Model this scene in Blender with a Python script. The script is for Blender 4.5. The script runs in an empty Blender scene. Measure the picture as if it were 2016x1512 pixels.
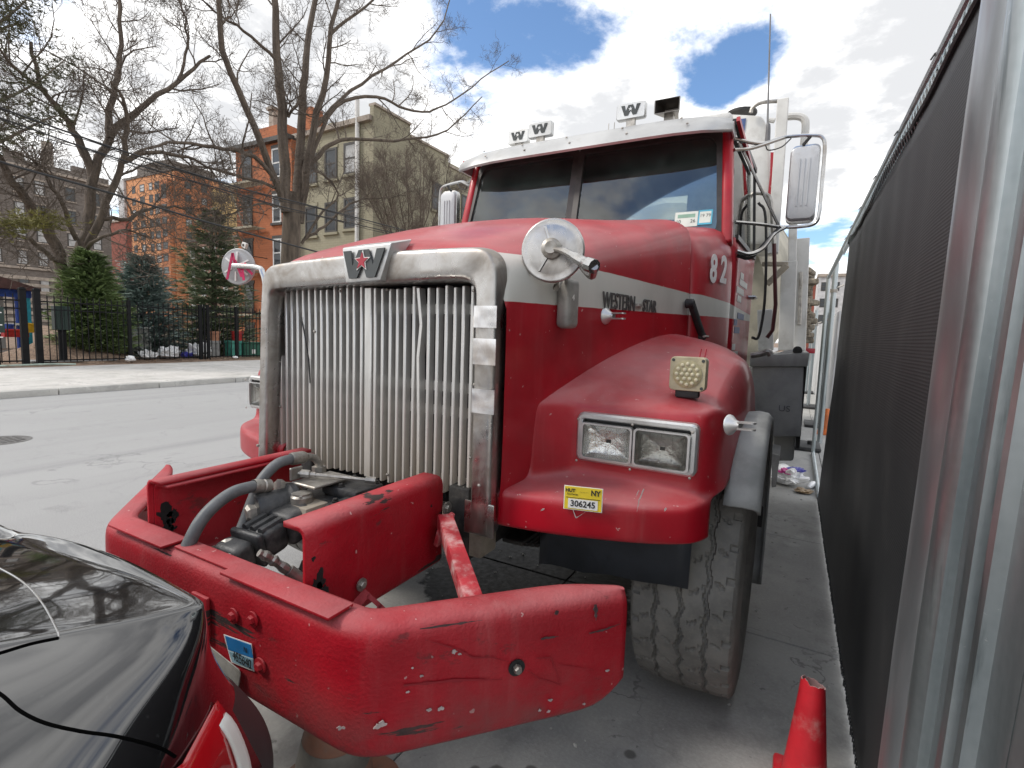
import bpy, bmesh, math, random
from mathutils import Vector, Matrix, noise
R = math.radians
scene = bpy.context.scene
COL = scene.collection
rng = random.Random(7)

# ------------------------------------------------------------------ camera
CP = Vector((1.4109, -1.436, 1.5203))
YAW, PIT, ROLL, FPX = 0.5037, 0.0996, 0.0336, 1000.0
_fw = Vector((-math.sin(YAW)*math.cos(PIT), math.cos(YAW)*math.cos(PIT), -math.sin(PIT)))
_r0 = Vector((math.cos(YAW), math.sin(YAW), 0)); _u0 = _r0.cross(_fw)
_r = math.cos(ROLL)*_r0 + math.sin(ROLL)*_u0
_u = -math.sin(ROLL)*_r0 + math.cos(ROLL)*_u0
cd = bpy.data.cameras.new('camera'); cam = bpy.data.objects.new('camera', cd); COL.objects.link(cam)
cd.sensor_width = 36; cd.lens = 36*FPX/2016; cd.clip_start = .05; cd.clip_end = 3000
cam.matrix_world = Matrix(((_r.x, _u.x, -_fw.x, CP.x), (_r.y, _u.y, -_fw.y, CP.y), (_r.z, _u.z, -_fw.z, CP.z), (0, 0, 0, 1)))
scene.camera = cam
def ray(px, py): return (px-1008)*_r-(py-756)*_u+FPX*_fw
def at(px, py, ax, val):
    "measured point of the place: where the sight line meets a known plane"
    d = ray(px, py); i = 'xyz'.index(ax); return CP+d*((val-CP[i])/d[i])

# ------------------------------------------------------------------ light
SUN_EL, SUN_AZ = R(46), R(-126)          # azimuth from +Y towards +X
w = bpy.data.worlds.new('World'); scene.world = w; w.use_nodes = True
nt = w.node_tree; N = nt.nodes; L = nt.links; N.clear()
def nd(t, **k):
    n = N.new(t)
    for a, b in k.items(): setattr(n, a, b)
    return n
out = nd('ShaderNodeOutputWorld'); bg = nd('ShaderNodeBackground'); bg.inputs[1].default_value = .145
L.new(bg.outputs[0], out.inputs[0])
sky = nd('ShaderNodeTexSky', sky_type='NISHITA', sun_disc=False, sun_elevation=SUN_EL, sun_rotation=SUN_AZ, air_density=1.0, dust_density=.6, ozone_density=1.6)
tc = nd('ShaderNodeTexCoord')
sep = nd('ShaderNodeSeparateXYZ'); L.new(tc.outputs['Generated'], sep.inputs[0])
def mth(op, a, b=None, c=None):
    n = nd('ShaderNodeMath', operation=op)
    for i, v in enumerate((a, b, c)):
        if v is None: continue
        if isinstance(v, (int, float)): n.inputs[i].default_value = v
        else: L.new(v, n.inputs[i])
    return n.outputs[0]
zc = mth('ADD', mth('MAXIMUM', sep.outputs[2], 0.0), .16)
comb = nd('ShaderNodeCombineXYZ'); L.new(mth('DIVIDE', sep.outputs[0], zc), comb.inputs[0]); L.new(mth('DIVIDE', sep.outputs[1], zc), comb.inputs[1])
def wnoise(scale, detail, rough, off, dist=0.):
    mp = nd('ShaderNodeMapping'); mp.inputs['Location'].default_value = off; L.new(comb.outputs[0], mp.inputs[0])
    n = nd('ShaderNodeTexNoise'); n.inputs['Scale'].default_value = scale; n.inputs['Detail'].default_value = detail; n.inputs['Roughness'].default_value = rough; n.inputs['Distortion'].default_value = dist
    L.new(mp.outputs[0], n.inputs['Vector']); return n.outputs['Fac']
def gap(px, py, r, amp):
    "a hole in the cloud deck, by its direction in the sky"
    d = ray(px, py).normalized(); z = max(d.z, 0)+.16
    g = nd('ShaderNodeVectorMath', operation='DISTANCE'); L.new(comb.outputs[0], g.inputs[0]); g.inputs[1].default_value = (d.x/z, d.y/z, 0)
    q = mth('DIVIDE', g.outputs['Value'], r)
    return mth('MULTIPLY', mth('POWER', 2.718, mth('MULTIPLY', mth('MULTIPLY', q, q), -1.)), amp)
n1 = wnoise(1.6, 10, .62, (3.1, 1.7, 0), .15)
n3 = wnoise(5.0, 6, .6, (1.1, 8.7, 0))
cov = mth('ADD', n1, .085)
for g in ((900, 150, .32, .24), (960, 30, .28, .15), (1435, 130, .20, .30), (1420, 200, .16, .2), (1665, 180, .10, .26), (1600, 470, .5, .14), (300, 400, .6, .10), (1230, 60, .15, .10), (1120, 90, .12, .12), (1540, 60, .12, .1)):
    cov = mth('SUBTRACT', cov, gap(*g))
for g in ((1200, 210, .28, .16), (1560, 330, .35, .12), (500, 150, 1.0, .12), (1650, 60, .5, .14)):
    cov = mth('ADD', cov, gap(*g))
cov = mth('ADD', cov, mth('MULTIPLY', mth('SUBTRACT', n3, .5), .16))
mr = nd('ShaderNodeMapRange', interpolation_type='SMOOTHSTEP'); L.new(cov, mr.inputs[0])
mr.inputs[1].default_value = .40; mr.inputs[2].default_value = .56
for v, r_, a_ in (((.35, -.75, .62), .55, .15), ((-.1, -.8, .5), .5, .10), ((.2, -.3, .95), .35, .15)):
    z_ = v[2]+.16; g = nd('ShaderNodeVectorMath', operation='DISTANCE'); L.new(comb.outputs[0], g.inputs[0]); g.inputs[1].default_value = (v[0]/z_, v[1]/z_, 0); q_ = mth('DIVIDE', g.outputs['Value'], r_)
    cov = mth('SUBTRACT', cov, mth('MULTIPLY', mth('POWER', 2.718, mth('MULTIPLY', mth('MULTIPLY', q_, q_), -1.)), a_))
L.new(cov, mr.inputs[0])
# cloud brightness: bright rims, grey thick middles
thick = nd('ShaderNodeMapRange', interpolation_type='SMOOTHSTEP'); L.new(mth('ADD', cov, mth('MULTIPLY', mth('SUBTRACT', n3, .5), .45)), thick.inputs[0])
thick.inputs[1].default_value = .50; thick.inputs[2].default_value = .74
ccol = nd('ShaderNodeMix', data_type='RGBA'); L.new(thick.outputs[0], ccol.inputs[0])
ccol.inputs[6].default_value = (7.2, 7.15, 7.05, 1); ccol.inputs[7].default_value = (3.5, 3.55, 3.65, 1)
skyb = nd('ShaderNodeMix', data_type='RGBA', blend_type='MULTIPLY'); skyb.inputs[0].default_value = 1; L.new(sky.outputs[0], skyb.inputs[6]); skyb.inputs[7].default_value = (.68, .78, .86, 1)
mx = nd('ShaderNodeMix', data_type='RGBA'); L.new(mr.outputs[0], mx.inputs[0]); L.new(skyb.outputs[2], mx.inputs[6]); L.new(ccol.outputs[2], mx.inputs[7])
L.new(mx.outputs[2], bg.inputs[0])

sd = bpy.data.lights.new('sun', 'SUN'); sd.energy = 1.3; sd.angle = R(12); sd.color = (1, .94, .86)
sun = bpy.data.objects.new('sun', sd); COL.objects.link(sun)
sdir = Vector((math.sin(SUN_AZ)*math.cos(SUN_EL), math.cos(SUN_AZ)*math.cos(SUN_EL), math.sin(SUN_EL)))
sun.rotation_euler = sdir.to_track_quat('Z', 'Y').to_euler()
vs = scene.view_settings; vs.view_transform = 'Standard'; vs.look = 'None'; vs.exposure = 0.74; vs.gamma = 1; vs.use_curve_mapping = False

# ------------------------------------------------------------------ mesh helpers
ORG = {}
class MB:
    def __init__(s): s.v = []; s.f = []; s.m = []
    def add(s, V, F, mi=0):
        b = len(s.v); s.v += [Vector(p) for p in V]; s.f += [tuple(b+i for i in f) for f in F]; s.m += [mi]*len(F); return s
    def box(s, a, b, rot=None, mi=0):
        "box between two corners, optionally rotated about its centre"
        a = Vector(a); b = Vector(b); c = (a+b)/2; V = []
        for z in (a.z, b.z):
            for x, y in ((a.x, a.y), (b.x, a.y), (b.x, b.y), (a.x, b.y)):
                p = Vector((x, y, z))
                if rot is not None: p = c+rot @ (p-c)
                V.append(p)
        return s.add(V, [(3, 2, 1, 0), (4, 5, 6, 7), (0, 1, 5, 4), (1, 2, 6, 5), (2, 3, 7, 6), (3, 0, 4, 7)], mi)
    def bar(s, p, q, w, h, up=(0, 0, 1), mi=0):
        p = Vector(p); q = Vector(q); d = (q-p).normalized(); x = d.cross(Vector(up))
        if x.length < 1e-4: x = d.cross(Vector((1, 0, 0)))
        x.normalize(); y = x.cross(d)
        V = [c+x*(i*w/2)+y*(j*h/2) for c in (p, q) for i, j in ((-1, -1), (1, -1), (1, 1), (-1, 1))]
        return s.add(V, [(3, 2, 1, 0), (4, 5, 6, 7), (0, 1, 5, 4), (1, 2, 6, 5), (2, 3, 7, 6), (3, 0, 4, 7)], mi)
    def tube(s, pts, r, n=8, caps=True, mi=0, closed=False):
        pts = [Vector(p) for p in pts]; m = len(pts); rs = r if isinstance(r, (list, tuple)) else [r]*m
        V = []; prev = None
        for i, p in enumerate(pts):
            if closed: t = (pts[(i+1) % m]-pts[i-1])
            else: t = pts[min(i+1, m-1)]-pts[max(i-1, 0)]
            t.normalize()
            if prev is None:
                x = t.cross(Vector((0, 0, 1)) if abs(t.z) < .9 else Vector((1, 0, 0)))
            else: x = prev-t*prev.dot(t)
            if x.length < 1e-6: x = t.orthogonal()
            x.normalize(); prev = x; y = t.cross(x)
            V += [p+(x*math.cos(2*math.pi*k/n)+y*math.sin(2*math.pi*k/n))*rs[i] for k in range(n)]
        F = []
        for i in range(m if closed else m-1):
            a = i*n; b = ((i+1) % m)*n
            F += [(a+k, a+(k+1) % n, b+(k+1) % n, b+k) for k in range(n)]
        if caps and not closed: F += [tuple(range(n-1, -1, -1)), tuple((m-1)*n+k for k in range(n))]
        return s.add(V, F, mi)
    def prism(s, poly, O, U, Vv, depth, mi=0):
        "2D polygon in the (U,V) plane through O, given thickness along U x V"
        O = Vector(O); U = Vector(U).normalized(); Vv = Vector(Vv).normalized(); n = U.cross(Vv); k = len(poly)
        A = [O+U*a+Vv*b for a, b in poly]
        V = A+[p+n*depth for p in A]
        ar = sum(poly[i-1][0]*poly[i][1]-poly[i][0]*poly[i-1][1] for i in range(k))
        F = [tuple(range(k-1, -1, -1)), tuple(range(k, 2*k))]+[(i, (i+1) % k, k+(i+1) % k, k+i) for i in range(k)]
        if (ar < 0) != (depth < 0): F = [f[::-1] for f in F]
        return s.add(V, F, mi)
    def lathe(s, prof, O, axis, n=24, caps=True, mi=0, sx=1, sy=1):
        "profile of (radius, distance along axis)"
        O = Vector(O); a = Vector(axis).normalized(); x = a.orthogonal().normalized(); y = a.cross(x); V = []
        for r, h in prof:
            V += [O+a*h+(x*math.cos(2*math.pi*k/n)*sx+y*math.sin(2*math.pi*k/n)*sy)*r for k in range(n)]
        F = []
        for i in range(len(prof)-1):
            F += [(i*n+k, i*n+(k+1) % n, (i+1)*n+(k+1) % n, (i+1)*n+k) for k in range(n)]
        if caps: F += [tuple(range(n-1, -1, -1)), tuple((len(prof)-1)*n+k for k in range(n))]
        return s.add(V, F, mi)
    def grid(s, rows, mi=0, closed=False, flip=False):
        b = len(s.v); n = len(rows[0]); V = [p for r in rows for p in r]; F = []
        for i in range(len(rows)-1):
            for j in range(n if closed else n-1):
                f = (i*n+j, i*n+(j+1) % n, (i+1)*n+(j+1) % n, (i+1)*n+j); F.append(f[::-1] if flip else f)
        return s.add(V, F, mi)
    def text(s, txt, size, O, U, Vv, depth=.003, mi=0, align='CENTER', sx=1., bold=0.):
        c = bpy.data.curves.new('t', 'FONT'); c.body = txt; c.size = size; c.align_x = align; c.align_y = 'CENTER'; c.extrude = depth/2; c.resolution_u = 3; c.offset = bold
        o = bpy.data.objects.new('t', c); COL.objects.link(o); dg = bpy.context.evaluated_depsgraph_get(); me = bpy.data.meshes.new_from_object(o.evaluated_get(dg))
        O = Vector(O); U = Vector(U).normalized(); Vv = Vector(Vv).normalized(); n = U.cross(Vv)
        s.add([O+U*v.co.x*sx+Vv*v.co.y+n*v.co.z for v in me.vertices], [tuple(p.vertices) for p in me.polygons], mi)
        bpy.data.objects.remove(o); bpy.data.meshes.remove(me); bpy.data.curves.remove(c); return s
    def build(s, name, mats, parent=None, origin=None, smooth=35, bevel=0, sub=0, seg=2, crease=None, solid=0):
        org = Vector(origin) if origin is not None else (ORG[parent.name] if parent is not None else Vector((0, 0, 0)))
        me = bpy.data.meshes.new(name); me.from_pydata([p-org for p in s.v], [], s.f)
        mats = mats if isinstance(mats, (list, tuple)) else [mats]
        for m in mats: me.materials.append(m)
        if len(mats) > 1: me.polygons.foreach_set('material_index', s.m)
        if bevel:
            bm = bmesh.new(); bm.from_mesh(me); bmesh.ops.remove_doubles(bm, verts=bm.verts, dist=1e-5)
            es = [e for e in bm.edges if len(e.link_faces) == 2 and e.calc_face_angle(0) > .6]
            bmesh.ops.bevel(bm, geom=es, offset=bevel, segments=seg, affect='EDGES', profile=.5, clamp_overlap=True); bm.to_mesh(me); bm.free()
        me.validate(); me.update()
        if smooth:
            me.polygons.foreach_set('use_smooth', [True]*len(me.polygons)); me.set_sharp_from_angle(angle=R(smooth))
        o = bpy.data.objects.new(name, me); COL.objects.link(o)
        if parent is not None: o.parent = parent; ORG[o.name] = org
        else: o.location = org; ORG[o.name] = org
        if sub:
            md = o.modifiers.new('sub', 'SUBSURF'); md.levels = sub; md.render_levels = sub
        if solid:
            md = o.modifiers.new('solid', 'SOLIDIFY'); md.thickness = solid; md.offset = -1
        return o
def tag(o, label=None, cat=None, group=None, kind=None):
    for k, v in (('label', label), ('category', cat), ('group', group), ('kind', kind)):
        if v: o[k] = v
    return o
def empty(name, loc, label, cat, group=None):
    o = bpy.data.objects.new(name, None); COL.objects.link(o); o.location = loc; ORG[o.name] = Vector(loc); o.empty_display_size = .1
    return tag(o, label, cat, group)
def copy_part(o, parent, dloc=(0, 0, 0)):
    c = o.copy(); COL.objects.link(c); c.parent = parent; c.location = o.location+Vector(dloc)
    for ch in list(o.children): copy_part(ch, c)
    return c
def copy_thing(o, loc, rz=0, label=None):
    c = o.copy(); COL.objects.link(c); c.location = loc; c.rotation_euler = (0, 0, rz)
    if label: c['label'] = label
    for ch in list(o.children): copy_part(ch, c)
    return c
def arc(c, r, a0, a1, n, U=(1, 0, 0), V=(0, 0, 1)):
    c = Vector(c); U = Vector(U); V = Vector(V)
    return [c+U*(r*math.cos(R(a0+(a1-a0)*i/n)))+V*(r*math.sin(R(a0+(a1-a0)*i/n))) for i in range(n+1)]
def bez(pts, n=16):
    "smooth curve through points (Catmull-Rom)"
    P = [Vector(p) for p in pts]; P = [P[0]*2-P[1]]+P+[P[-1]*2-P[-2]]; o = []
    for i in range(1, len(P)-2):
        for k in range(n):
            t = k/n; o.append(.5*((2*P[i])+(P[i+1]-P[i-1])*t+(2*P[i-1]-5*P[i]+4*P[i+1]-P[i+2])*t*t+(3*P[i]-P[i-1]-3*P[i+1]+P[i+2])*t**3))
    o.append(P[-2]); return o
def rrect(w, h, r, n=5):
    o = []
    for cx, cy, a in ((w/2-r, h/2-r, 0), (-w/2+r, h/2-r, 90), (-w/2+r, -h/2+r, 180), (w/2-r, -h/2+r, 270)):
        o += [(cx+r*math.cos(R(a+90*i/n)), cy+r*math.sin(R(a+90*i/n))) for i in range(n+1)]
    return o

# ------------------------------------------------------------------ materials
class MT:
    "small node builder"
    def __init__(s, name):
        s.m = bpy.data.materials.new(name); s.m.use_nodes = True; s.t = s.m.node_tree; s.N = s.t.nodes; s.L = s.t.links
        s.b = s.N['Principled BSDF']; s.tc = s.N.new('ShaderNodeTexCoord').outputs['Object']
    def val(s, i, v):
        if isinstance(v, bpy.types.NodeSocket): s.L.new(v, i)
        else: i.default_value = v
    def node(s, t, **k):
        n = s.N.new(t)
        for a, b in k.items(): setattr(n, a, b)
        return n
    def noise(s, scale, detail=4, rough=.55, stretch=None, off=(0, 0, 0), dist=0, vec=None):
        v = vec or s.tc
        if stretch or off != (0, 0, 0):
            mp = s.node('ShaderNodeMapping'); mp.inputs['Scale'].default_value = stretch or (1, 1, 1); mp.inputs['Location'].default_value = off; s.L.new(v, mp.inputs[0]); v = mp.outputs[0]
        n = s.node('ShaderNodeTexNoise'); n.inputs['Scale'].default_value = scale; n.inputs['Detail'].default_value = detail; n.inputs['Roughness'].default_value = rough; n.inputs['Distortion'].default_value = dist
        s.L.new(v, n.inputs['Vector']); return n.outputs['Fac']
    def step(s, f, a, b, lo=0., hi=1.):
        if a > b: a, b, lo, hi = b, a, hi, lo
        n = s.node('ShaderNodeMapRange', interpolation_type='SMOOTHSTEP'); s.val(n.inputs[0], f)
        for i, v in ((1, a), (2, b), (3, lo), (4, hi)): n.inputs[i].default_value = v
        return n.outputs[0]
    def math(s, op, a, b=0., c=0.):
        n = s.node('ShaderNodeMath', operation=op)
        for i, v in enumerate((a, b, c)): s.val(n.inputs[i], v)
        return n.outputs[0]
    def mix(s, f, a, b, mode='MIX'):
        n = s.node('ShaderNodeMix', data_type='RGBA', blend_type=mode); s.val(n.inputs[0], f)
        for i, v in ((6, a), (7, b)):
            s.val(n.inputs[i], v if isinstance(v, bpy.types.NodeSocket) else (*v, 1) if len(v) == 3 else v)
        return n.outputs[2]
    def xyz(s, v=None):
        n = s.node('ShaderNodeSeparateXYZ'); s.L.new(v or s.tc, n.inputs[0]); return n.outputs
    def normal_z(s):
        g = s.node('ShaderNodeNewGeometry'); n = s.node('ShaderNodeSeparateXYZ'); s.L.new(g.outputs['Normal'], n.inputs[0]); return n.outputs[2]
    def bump(s, h, strength=.3, dist=.01, prev=None):
        n = s.node('ShaderNodeBump'); n.inputs['Strength'].default_value = strength; n.inputs['Distance'].default_value = dist; s.L.new(h, n.inputs['Height'])
        if prev: s.L.new(prev, n.inputs['Normal'])
        return n.outputs[0]
    def done(s, col=None, rough=None, metal=None, nrm=None, **k):
        i = s.b.inputs
        if col is not None: s.val(i['Base Color'], col if isinstance(col, bpy.types.NodeSocket) else (*col, 1))
        if rough is not None: s.val(i['Roughness'], rough)
        if metal is not None: s.val(i['Metallic'], metal)
        if nrm is not None: s.L.new(nrm, i['Normal'])
        for a, v in k.items(): s.val(i[a.replace('_', ' ')], v)
        return s.m
def pm(name, col, rough=.5, metal=0., var=.25, scale=5., bump=0., bscale=60., dirt=None, damt=.5, dscale=3., rvar=.15, stretch=None, **k):
    t = MT(name); n = t.noise(scale, 5, .6, stretch)
    lo = tuple(c*(1-var) for c in col); hi = tuple(min(1, c*(1+var)) for c in col)
    c = t.mix(t.step(n, .3, .7), lo, hi); rg = t.math('ADD', rough-rvar/2, t.math('MULTIPLY', n, rvar))
    if dirt:
        d = t.step(t.noise(dscale, 8, .65, stretch, (4, 2, 7)), .62-.3*damt, .75)
        c = t.mix(t.math('MULTIPLY', d, damt+.2), c, dirt); rg = t.math('ADD', rg, t.math('MULTIPLY', d, .25))
    nr = t.bump(t.noise(bscale, 5, .6, stretch), bump, .01) if bump else None
    return t.done(c, rg, metal, nr, **k)

RED = (.385, .0022, .0125)
def red_paint(name, stripe=False, beat=0., dust_sheen=.5, rough=.28):
    t = MT(name); x, y, z = t.xyz()
    n = t.noise(3., 5, .6); col = t.mix(t.step(n, .3, .7), tuple(c*.72 for c in RED), tuple(c*1.10 for c in RED)); col = t.mix(t.math('MULTIPLY', t.step(t.noise(1.1, 9, .68, off=(8, 2, 4)), .42, .70), .17), col, (.40, .13, .13))
    if stripe:
        n2 = t.noise(2.2, 6, .6, (1, 1, .4)); white = t.mix(t.step(n2, .35, .75), (.56, .55, .50), (.44, .43, .385))
        zz = t.math('ADD', z, t.math('MULTIPLY', t.noise(12, 2), .004))
        lo = t.math('SUBTRACT', zz, t.math('ADD', 1.624, t.math('MULTIPLY', y, .018)))
        hi = t.math('SUBTRACT', t.math('SUBTRACT', 1.80, t.math('MULTIPLY', y, .022)), zz)
        col = t.mix(t.math('MULTIPLY', t.step(lo, 0, .0025), t.step(hi, 0, .0025)), col, white)
    # dust mixed with a painted sky sheen on surfaces that face up, faint run-off streaks on the sides
    d = t.math('MULTIPLY', t.step(t.normal_z(), .15, .95), t.step(t.noise(2.4, 8, .65, off=(2, 5, 1)), .25, .7))
    col = t.mix(t.math('MULTIPLY', d, dust_sheen*.36), col, (.50, .33, .33))
    st = t.step(t.noise(9, 5, .6, (1, 1, .08), (9, 0, 3)), .56, .78); col = t.mix(t.math('MULTIPLY', st, .10*dust_sheen+.03), col, (.45, .33, .31))
    sp = t.step(t.noise(42, 2, .5, off=(0, 3, 8)), .73, .75); col = t.mix(t.math('MULTIPLY', sp, .35), col, (.66, .6, .56))
    rg = t.math('ADD', rough, t.math('MULTIPLY', d, .3)); rg = t.math('ADD', rg, t.math('MULTIPLY', t.noise(4, 8, .65, off=(1, 6, 2)), .3))
    nr = None
    if beat:
        a = t.step(t.noise(5, 9, .68, (.45, 1, 1.7), (1, 7, 2)), .60, .66); b = t.step(t.noise(4.2, 7, .62, (.35, .6, 4.5), (5, 1, 0)), .63, .65)
        sc = t.math('MULTIPLY', t.math('MAXIMUM', t.math('MULTIPLY', a, .55), b), beat)
        col = t.mix(sc, col, (.045, .03, .028)); rg = t.math('ADD', rg, t.math('MULTIPLY', sc, .3))
        c2 = t.step(t.noise(13, 8, .7, off=(3, 3, 1)), .735, .75); col = t.mix(t.math('MULTIPLY', c2, beat*.9), col, (.45, .40, .38))
        low = t.math('MULTIPLY', t.step(z, .78, .52), t.step(t.noise(7, 8, .65, off=(6, 6, 2)), .38, .66)); col = t.mix(t.math('MULTIPLY', low, .62*beat), col, (.13, .07, .065))
        nr = t.bump(t.noise(120, 3, .5), .5, .004); nr = t.bump(t.math('SUBTRACT', 1., sc), .3, .003, nr)
    else: nr = t.bump(t.noise(6, 2, .5), .06, .02)
    return t.done(col, rg, 0, nr, Coat_Weight=.22 if not beat else .0, Specular_IOR_Level=.4 if not beat else .3, Coat_Roughness=.12)
M = {}
M['red'] = red_paint('red_paint_striped', True, 0, .75, .26)
M['fred'] = red_paint('red_paint', False, 0, .95, .26)
M['beam'] = red_paint('battered_red_paint', False, 1., .8, .34)
def chrome(name, col=(.47, .455, .44), smudge=.34, dent=.35):
    t = MT(name); n = t.noise(5, 7, .65, dist=.6); n2 = t.noise(26, 5, .6, (1, 1, .3))
    c = t.mix(t.step(n, .42, .68), col, tuple(v*.62*k for v, k in zip(col, (1.05, .97, .88)))); rg = t.step(t.math('ADD', t.math('MULTIPLY', n, .7), t.math('MULTIPLY', n2, .3)), .35, .72, .2, .24+smudge)
    nr = t.bump(t.noise(4.5, 3, .5), dent, .03); nr = t.bump(n2, .06, .004, nr)
    return t.done(c, rg, 1., nr)
M['chrome'] = chrome('tarnished_chrome'); M['chrome2'] = chrome('clean_chrome', (.52, .52, .52), .12, .1)
def bar_metal():
    t = MT('dirty_aluminium'); x, y, z = t.xyz(); n = t.noise(11, 6, .65, (1, 1, .12)); n2 = t.noise(60, 4, .6, (1, 1, .3))
    c = t.mix(t.step(n, .3, .7), (.74, .735, .71), (.52, .515, .50))
    d = t.math('MULTIPLY', t.step(t.math('ADD', z, t.math('MULTIPLY', n, -.7)), 1.05, .52), 1.); c = t.mix(t.math('MULTIPLY', d, .75), c, (.36, .29, .21))
    d2 = t.step(n2, .6, .72); c = t.mix(t.math('MULTIPLY', d2, .3), c, (.2, .18, .16))
    return t.done(c, t.math('ADD', .33, t.math('MULTIPLY', d, .3)), t.math('SUBTRACT', .6, t.math('MULTIPLY', d, .5)), t.bump(n2, .1, .003))
M['bars'] = bar_metal()
M['alu'] = pm('brushed_aluminium', (.58, .58, .57), .36, .8, .15, 4, .06, 90, dirt=(.32, .30, .27), damt=.35, dscale=6)
M['visor'] = pm('dull_white_visor', (.47, .47, .465), .40, .5, .12, 3, .05, 40, dirt=(.36, .35, .33), damt=.3, dscale=5)
M['black'] = pm('black_rubber', (.022, .022, .023), .62, 0, .3, 9, .1, 80, dirt=(.13, .12, .11), damt=.3, dscale=5)
M['flap'] = pm('dark_rubber_flap', (.028, .032, .04), .55, 0, .25, 6, .08, 40, dirt=(.26, .25, .22), damt=.12, dscale=7)
M['flare'] = pm('grey_rubber_flare', (.26, .265, .26), .62, 0, .25, 5, .12, 50, dirt=(.26, .26, .25), damt=.35, dscale=8)
M['dark'] = pm('grimy_dark_steel', (.03, .029, .028), .55, .3, .4, 8, .25, 40, dirt=(.16, .145, .125), damt=.4, dscale=6)
M['pump'] = pm('greasy_black_casting', (.035, .036, .038), .42, .2, .4, 14, .3, 60, dirt=(.19, .18, .165), damt=.5, dscale=9)
M['steel'] = pm('dirty_steel_fitting', (.38, .36, .33), .42, .75, .3, 18, .12, 90, dirt=(.2, .17, .13), damt=.5, dscale=16)
M['hose'] = pm('grey_rubber_hose', (.115, .12, .125), .5, 0, .3, 9, .15, 70, dirt=(.26, .26, .26), damt=.45, dscale=8)
M['beige'] = pm('dusty_beige_steel', (.30, .26, .205), .75, 0, .25, 7, .2, 40, dirt=(.10, .07, .05), damt=.4, dscale=6)
M['radiator'] = pm('radiator_black', (.012, .012, .012), .7, 0, .3, 20, .3, 200)
M['glassblk'] = pm('black_gasket', (.012, .012, .013), .4, 0, .2)
M['white'] = pm('worn_white_paint', (.62, .61, .58), .45, 0, .1, 4, .05, 40, dirt=(.30, .27, .23), damt=.4, dscale=5)
M['cream'] = pm('cement_dusted_drum', (.46, .43, .35), .7, 0, .15, 3, .1, 20, dirt=(.26, .245, .21), damt=.6, dscale=3)
M['boxgrey'] = pm('cement_grey_box', (.36, .355, .335), .72, 0, .2, 3, .1, 20, dirt=(.23, .225, .215), damt=.45, dscale=4)
M['whiteplain'] = pm('white_print', (.75, .74, .71), .5, 0, .05)
M['gapblack'] = pm('shut_line', (.003, .003, .003), 1., 0, .1, Specular_IOR_Level=0.)
M['blackplain'] = pm('black_print', (.02, .02, .02), .5, 0, .05)
M['yellow'] = pm('yellow_sticker', (.74, .56, .03), .45, 0, .08, 20)
M['blue'] = pm('blue_sticker', (.02, .17, .42), .4, 0, .15, 20, dirt=(.1, .12, .16), damt=.3, dscale=20)
M['ddark'] = pm('dark_emblem', (.05, .055, .055), .4, .2, .2)
M['starred'] = pm('red_enamel', (.36, .012, .03), .35, 0, .1)
M['gal'] = None
def glass(name, tint, ior=1.5, rough=.02, dirt_haze_col=(.25, .25, .24), dirt=.06):
    t = MT(name); t.N.remove(t.b); o = t.N['Material Output']
    tr = t.node('ShaderNodeBsdfTransparent'); tr.inputs[0].default_value = (*tint, 1); gl = t.node('ShaderNodeBsdfGlossy'); gl.inputs['Roughness'].default_value = rough
    df = t.node('ShaderNodeBsdfDiffuse'); df.inputs[0].default_value = (*dirt_haze_col, 1)
    fr = t.node('ShaderNodeFresnel'); fr.inputs[0].default_value = ior
    m1 = t.node('ShaderNodeMixShader'); t.L.new(t.math('MULTIPLY', t.step(t.noise(4, 8, .6), .3, .8), dirt*2), m1.inputs[0]); t.L.new(tr.outputs[0], m1.inputs[1]); t.L.new(df.outputs[0], m1.inputs[2])
    m2 = t.node('ShaderNodeMixShader'); t.L.new(fr.outputs[0], m2.inputs[0]); t.L.new(m1.outputs[0], m2.inputs[1]); t.L.new(gl.outputs[0], m2.inputs[2]); t.L.new(m2.outputs[0], o.inputs[0]); return t.m
M['glass'] = glass('windscreen_glass', (.90, .97, .96), 2.0, .015, (.32, .42, .39), .075); M['glass2'] = glass('clear_side_glass', (.95, .98, .97), 1.5, .015, (.3, .3, .3), .02)  # windscreen film: dust plus a painted teal haze of the interior
M['lens'] = glass('lamp_lens', (.93, .93, .92), 1.45, .05, (.4, .38, .33), .06)
M['reflector'] = pm('lamp_reflector', (.82, .82, .80), .12, 1., .1, 12, .8, 30)
M['ledlens'] = pm('yellowed_lens', (.38, .33, .19), .28, 0, .15, 20)
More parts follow.
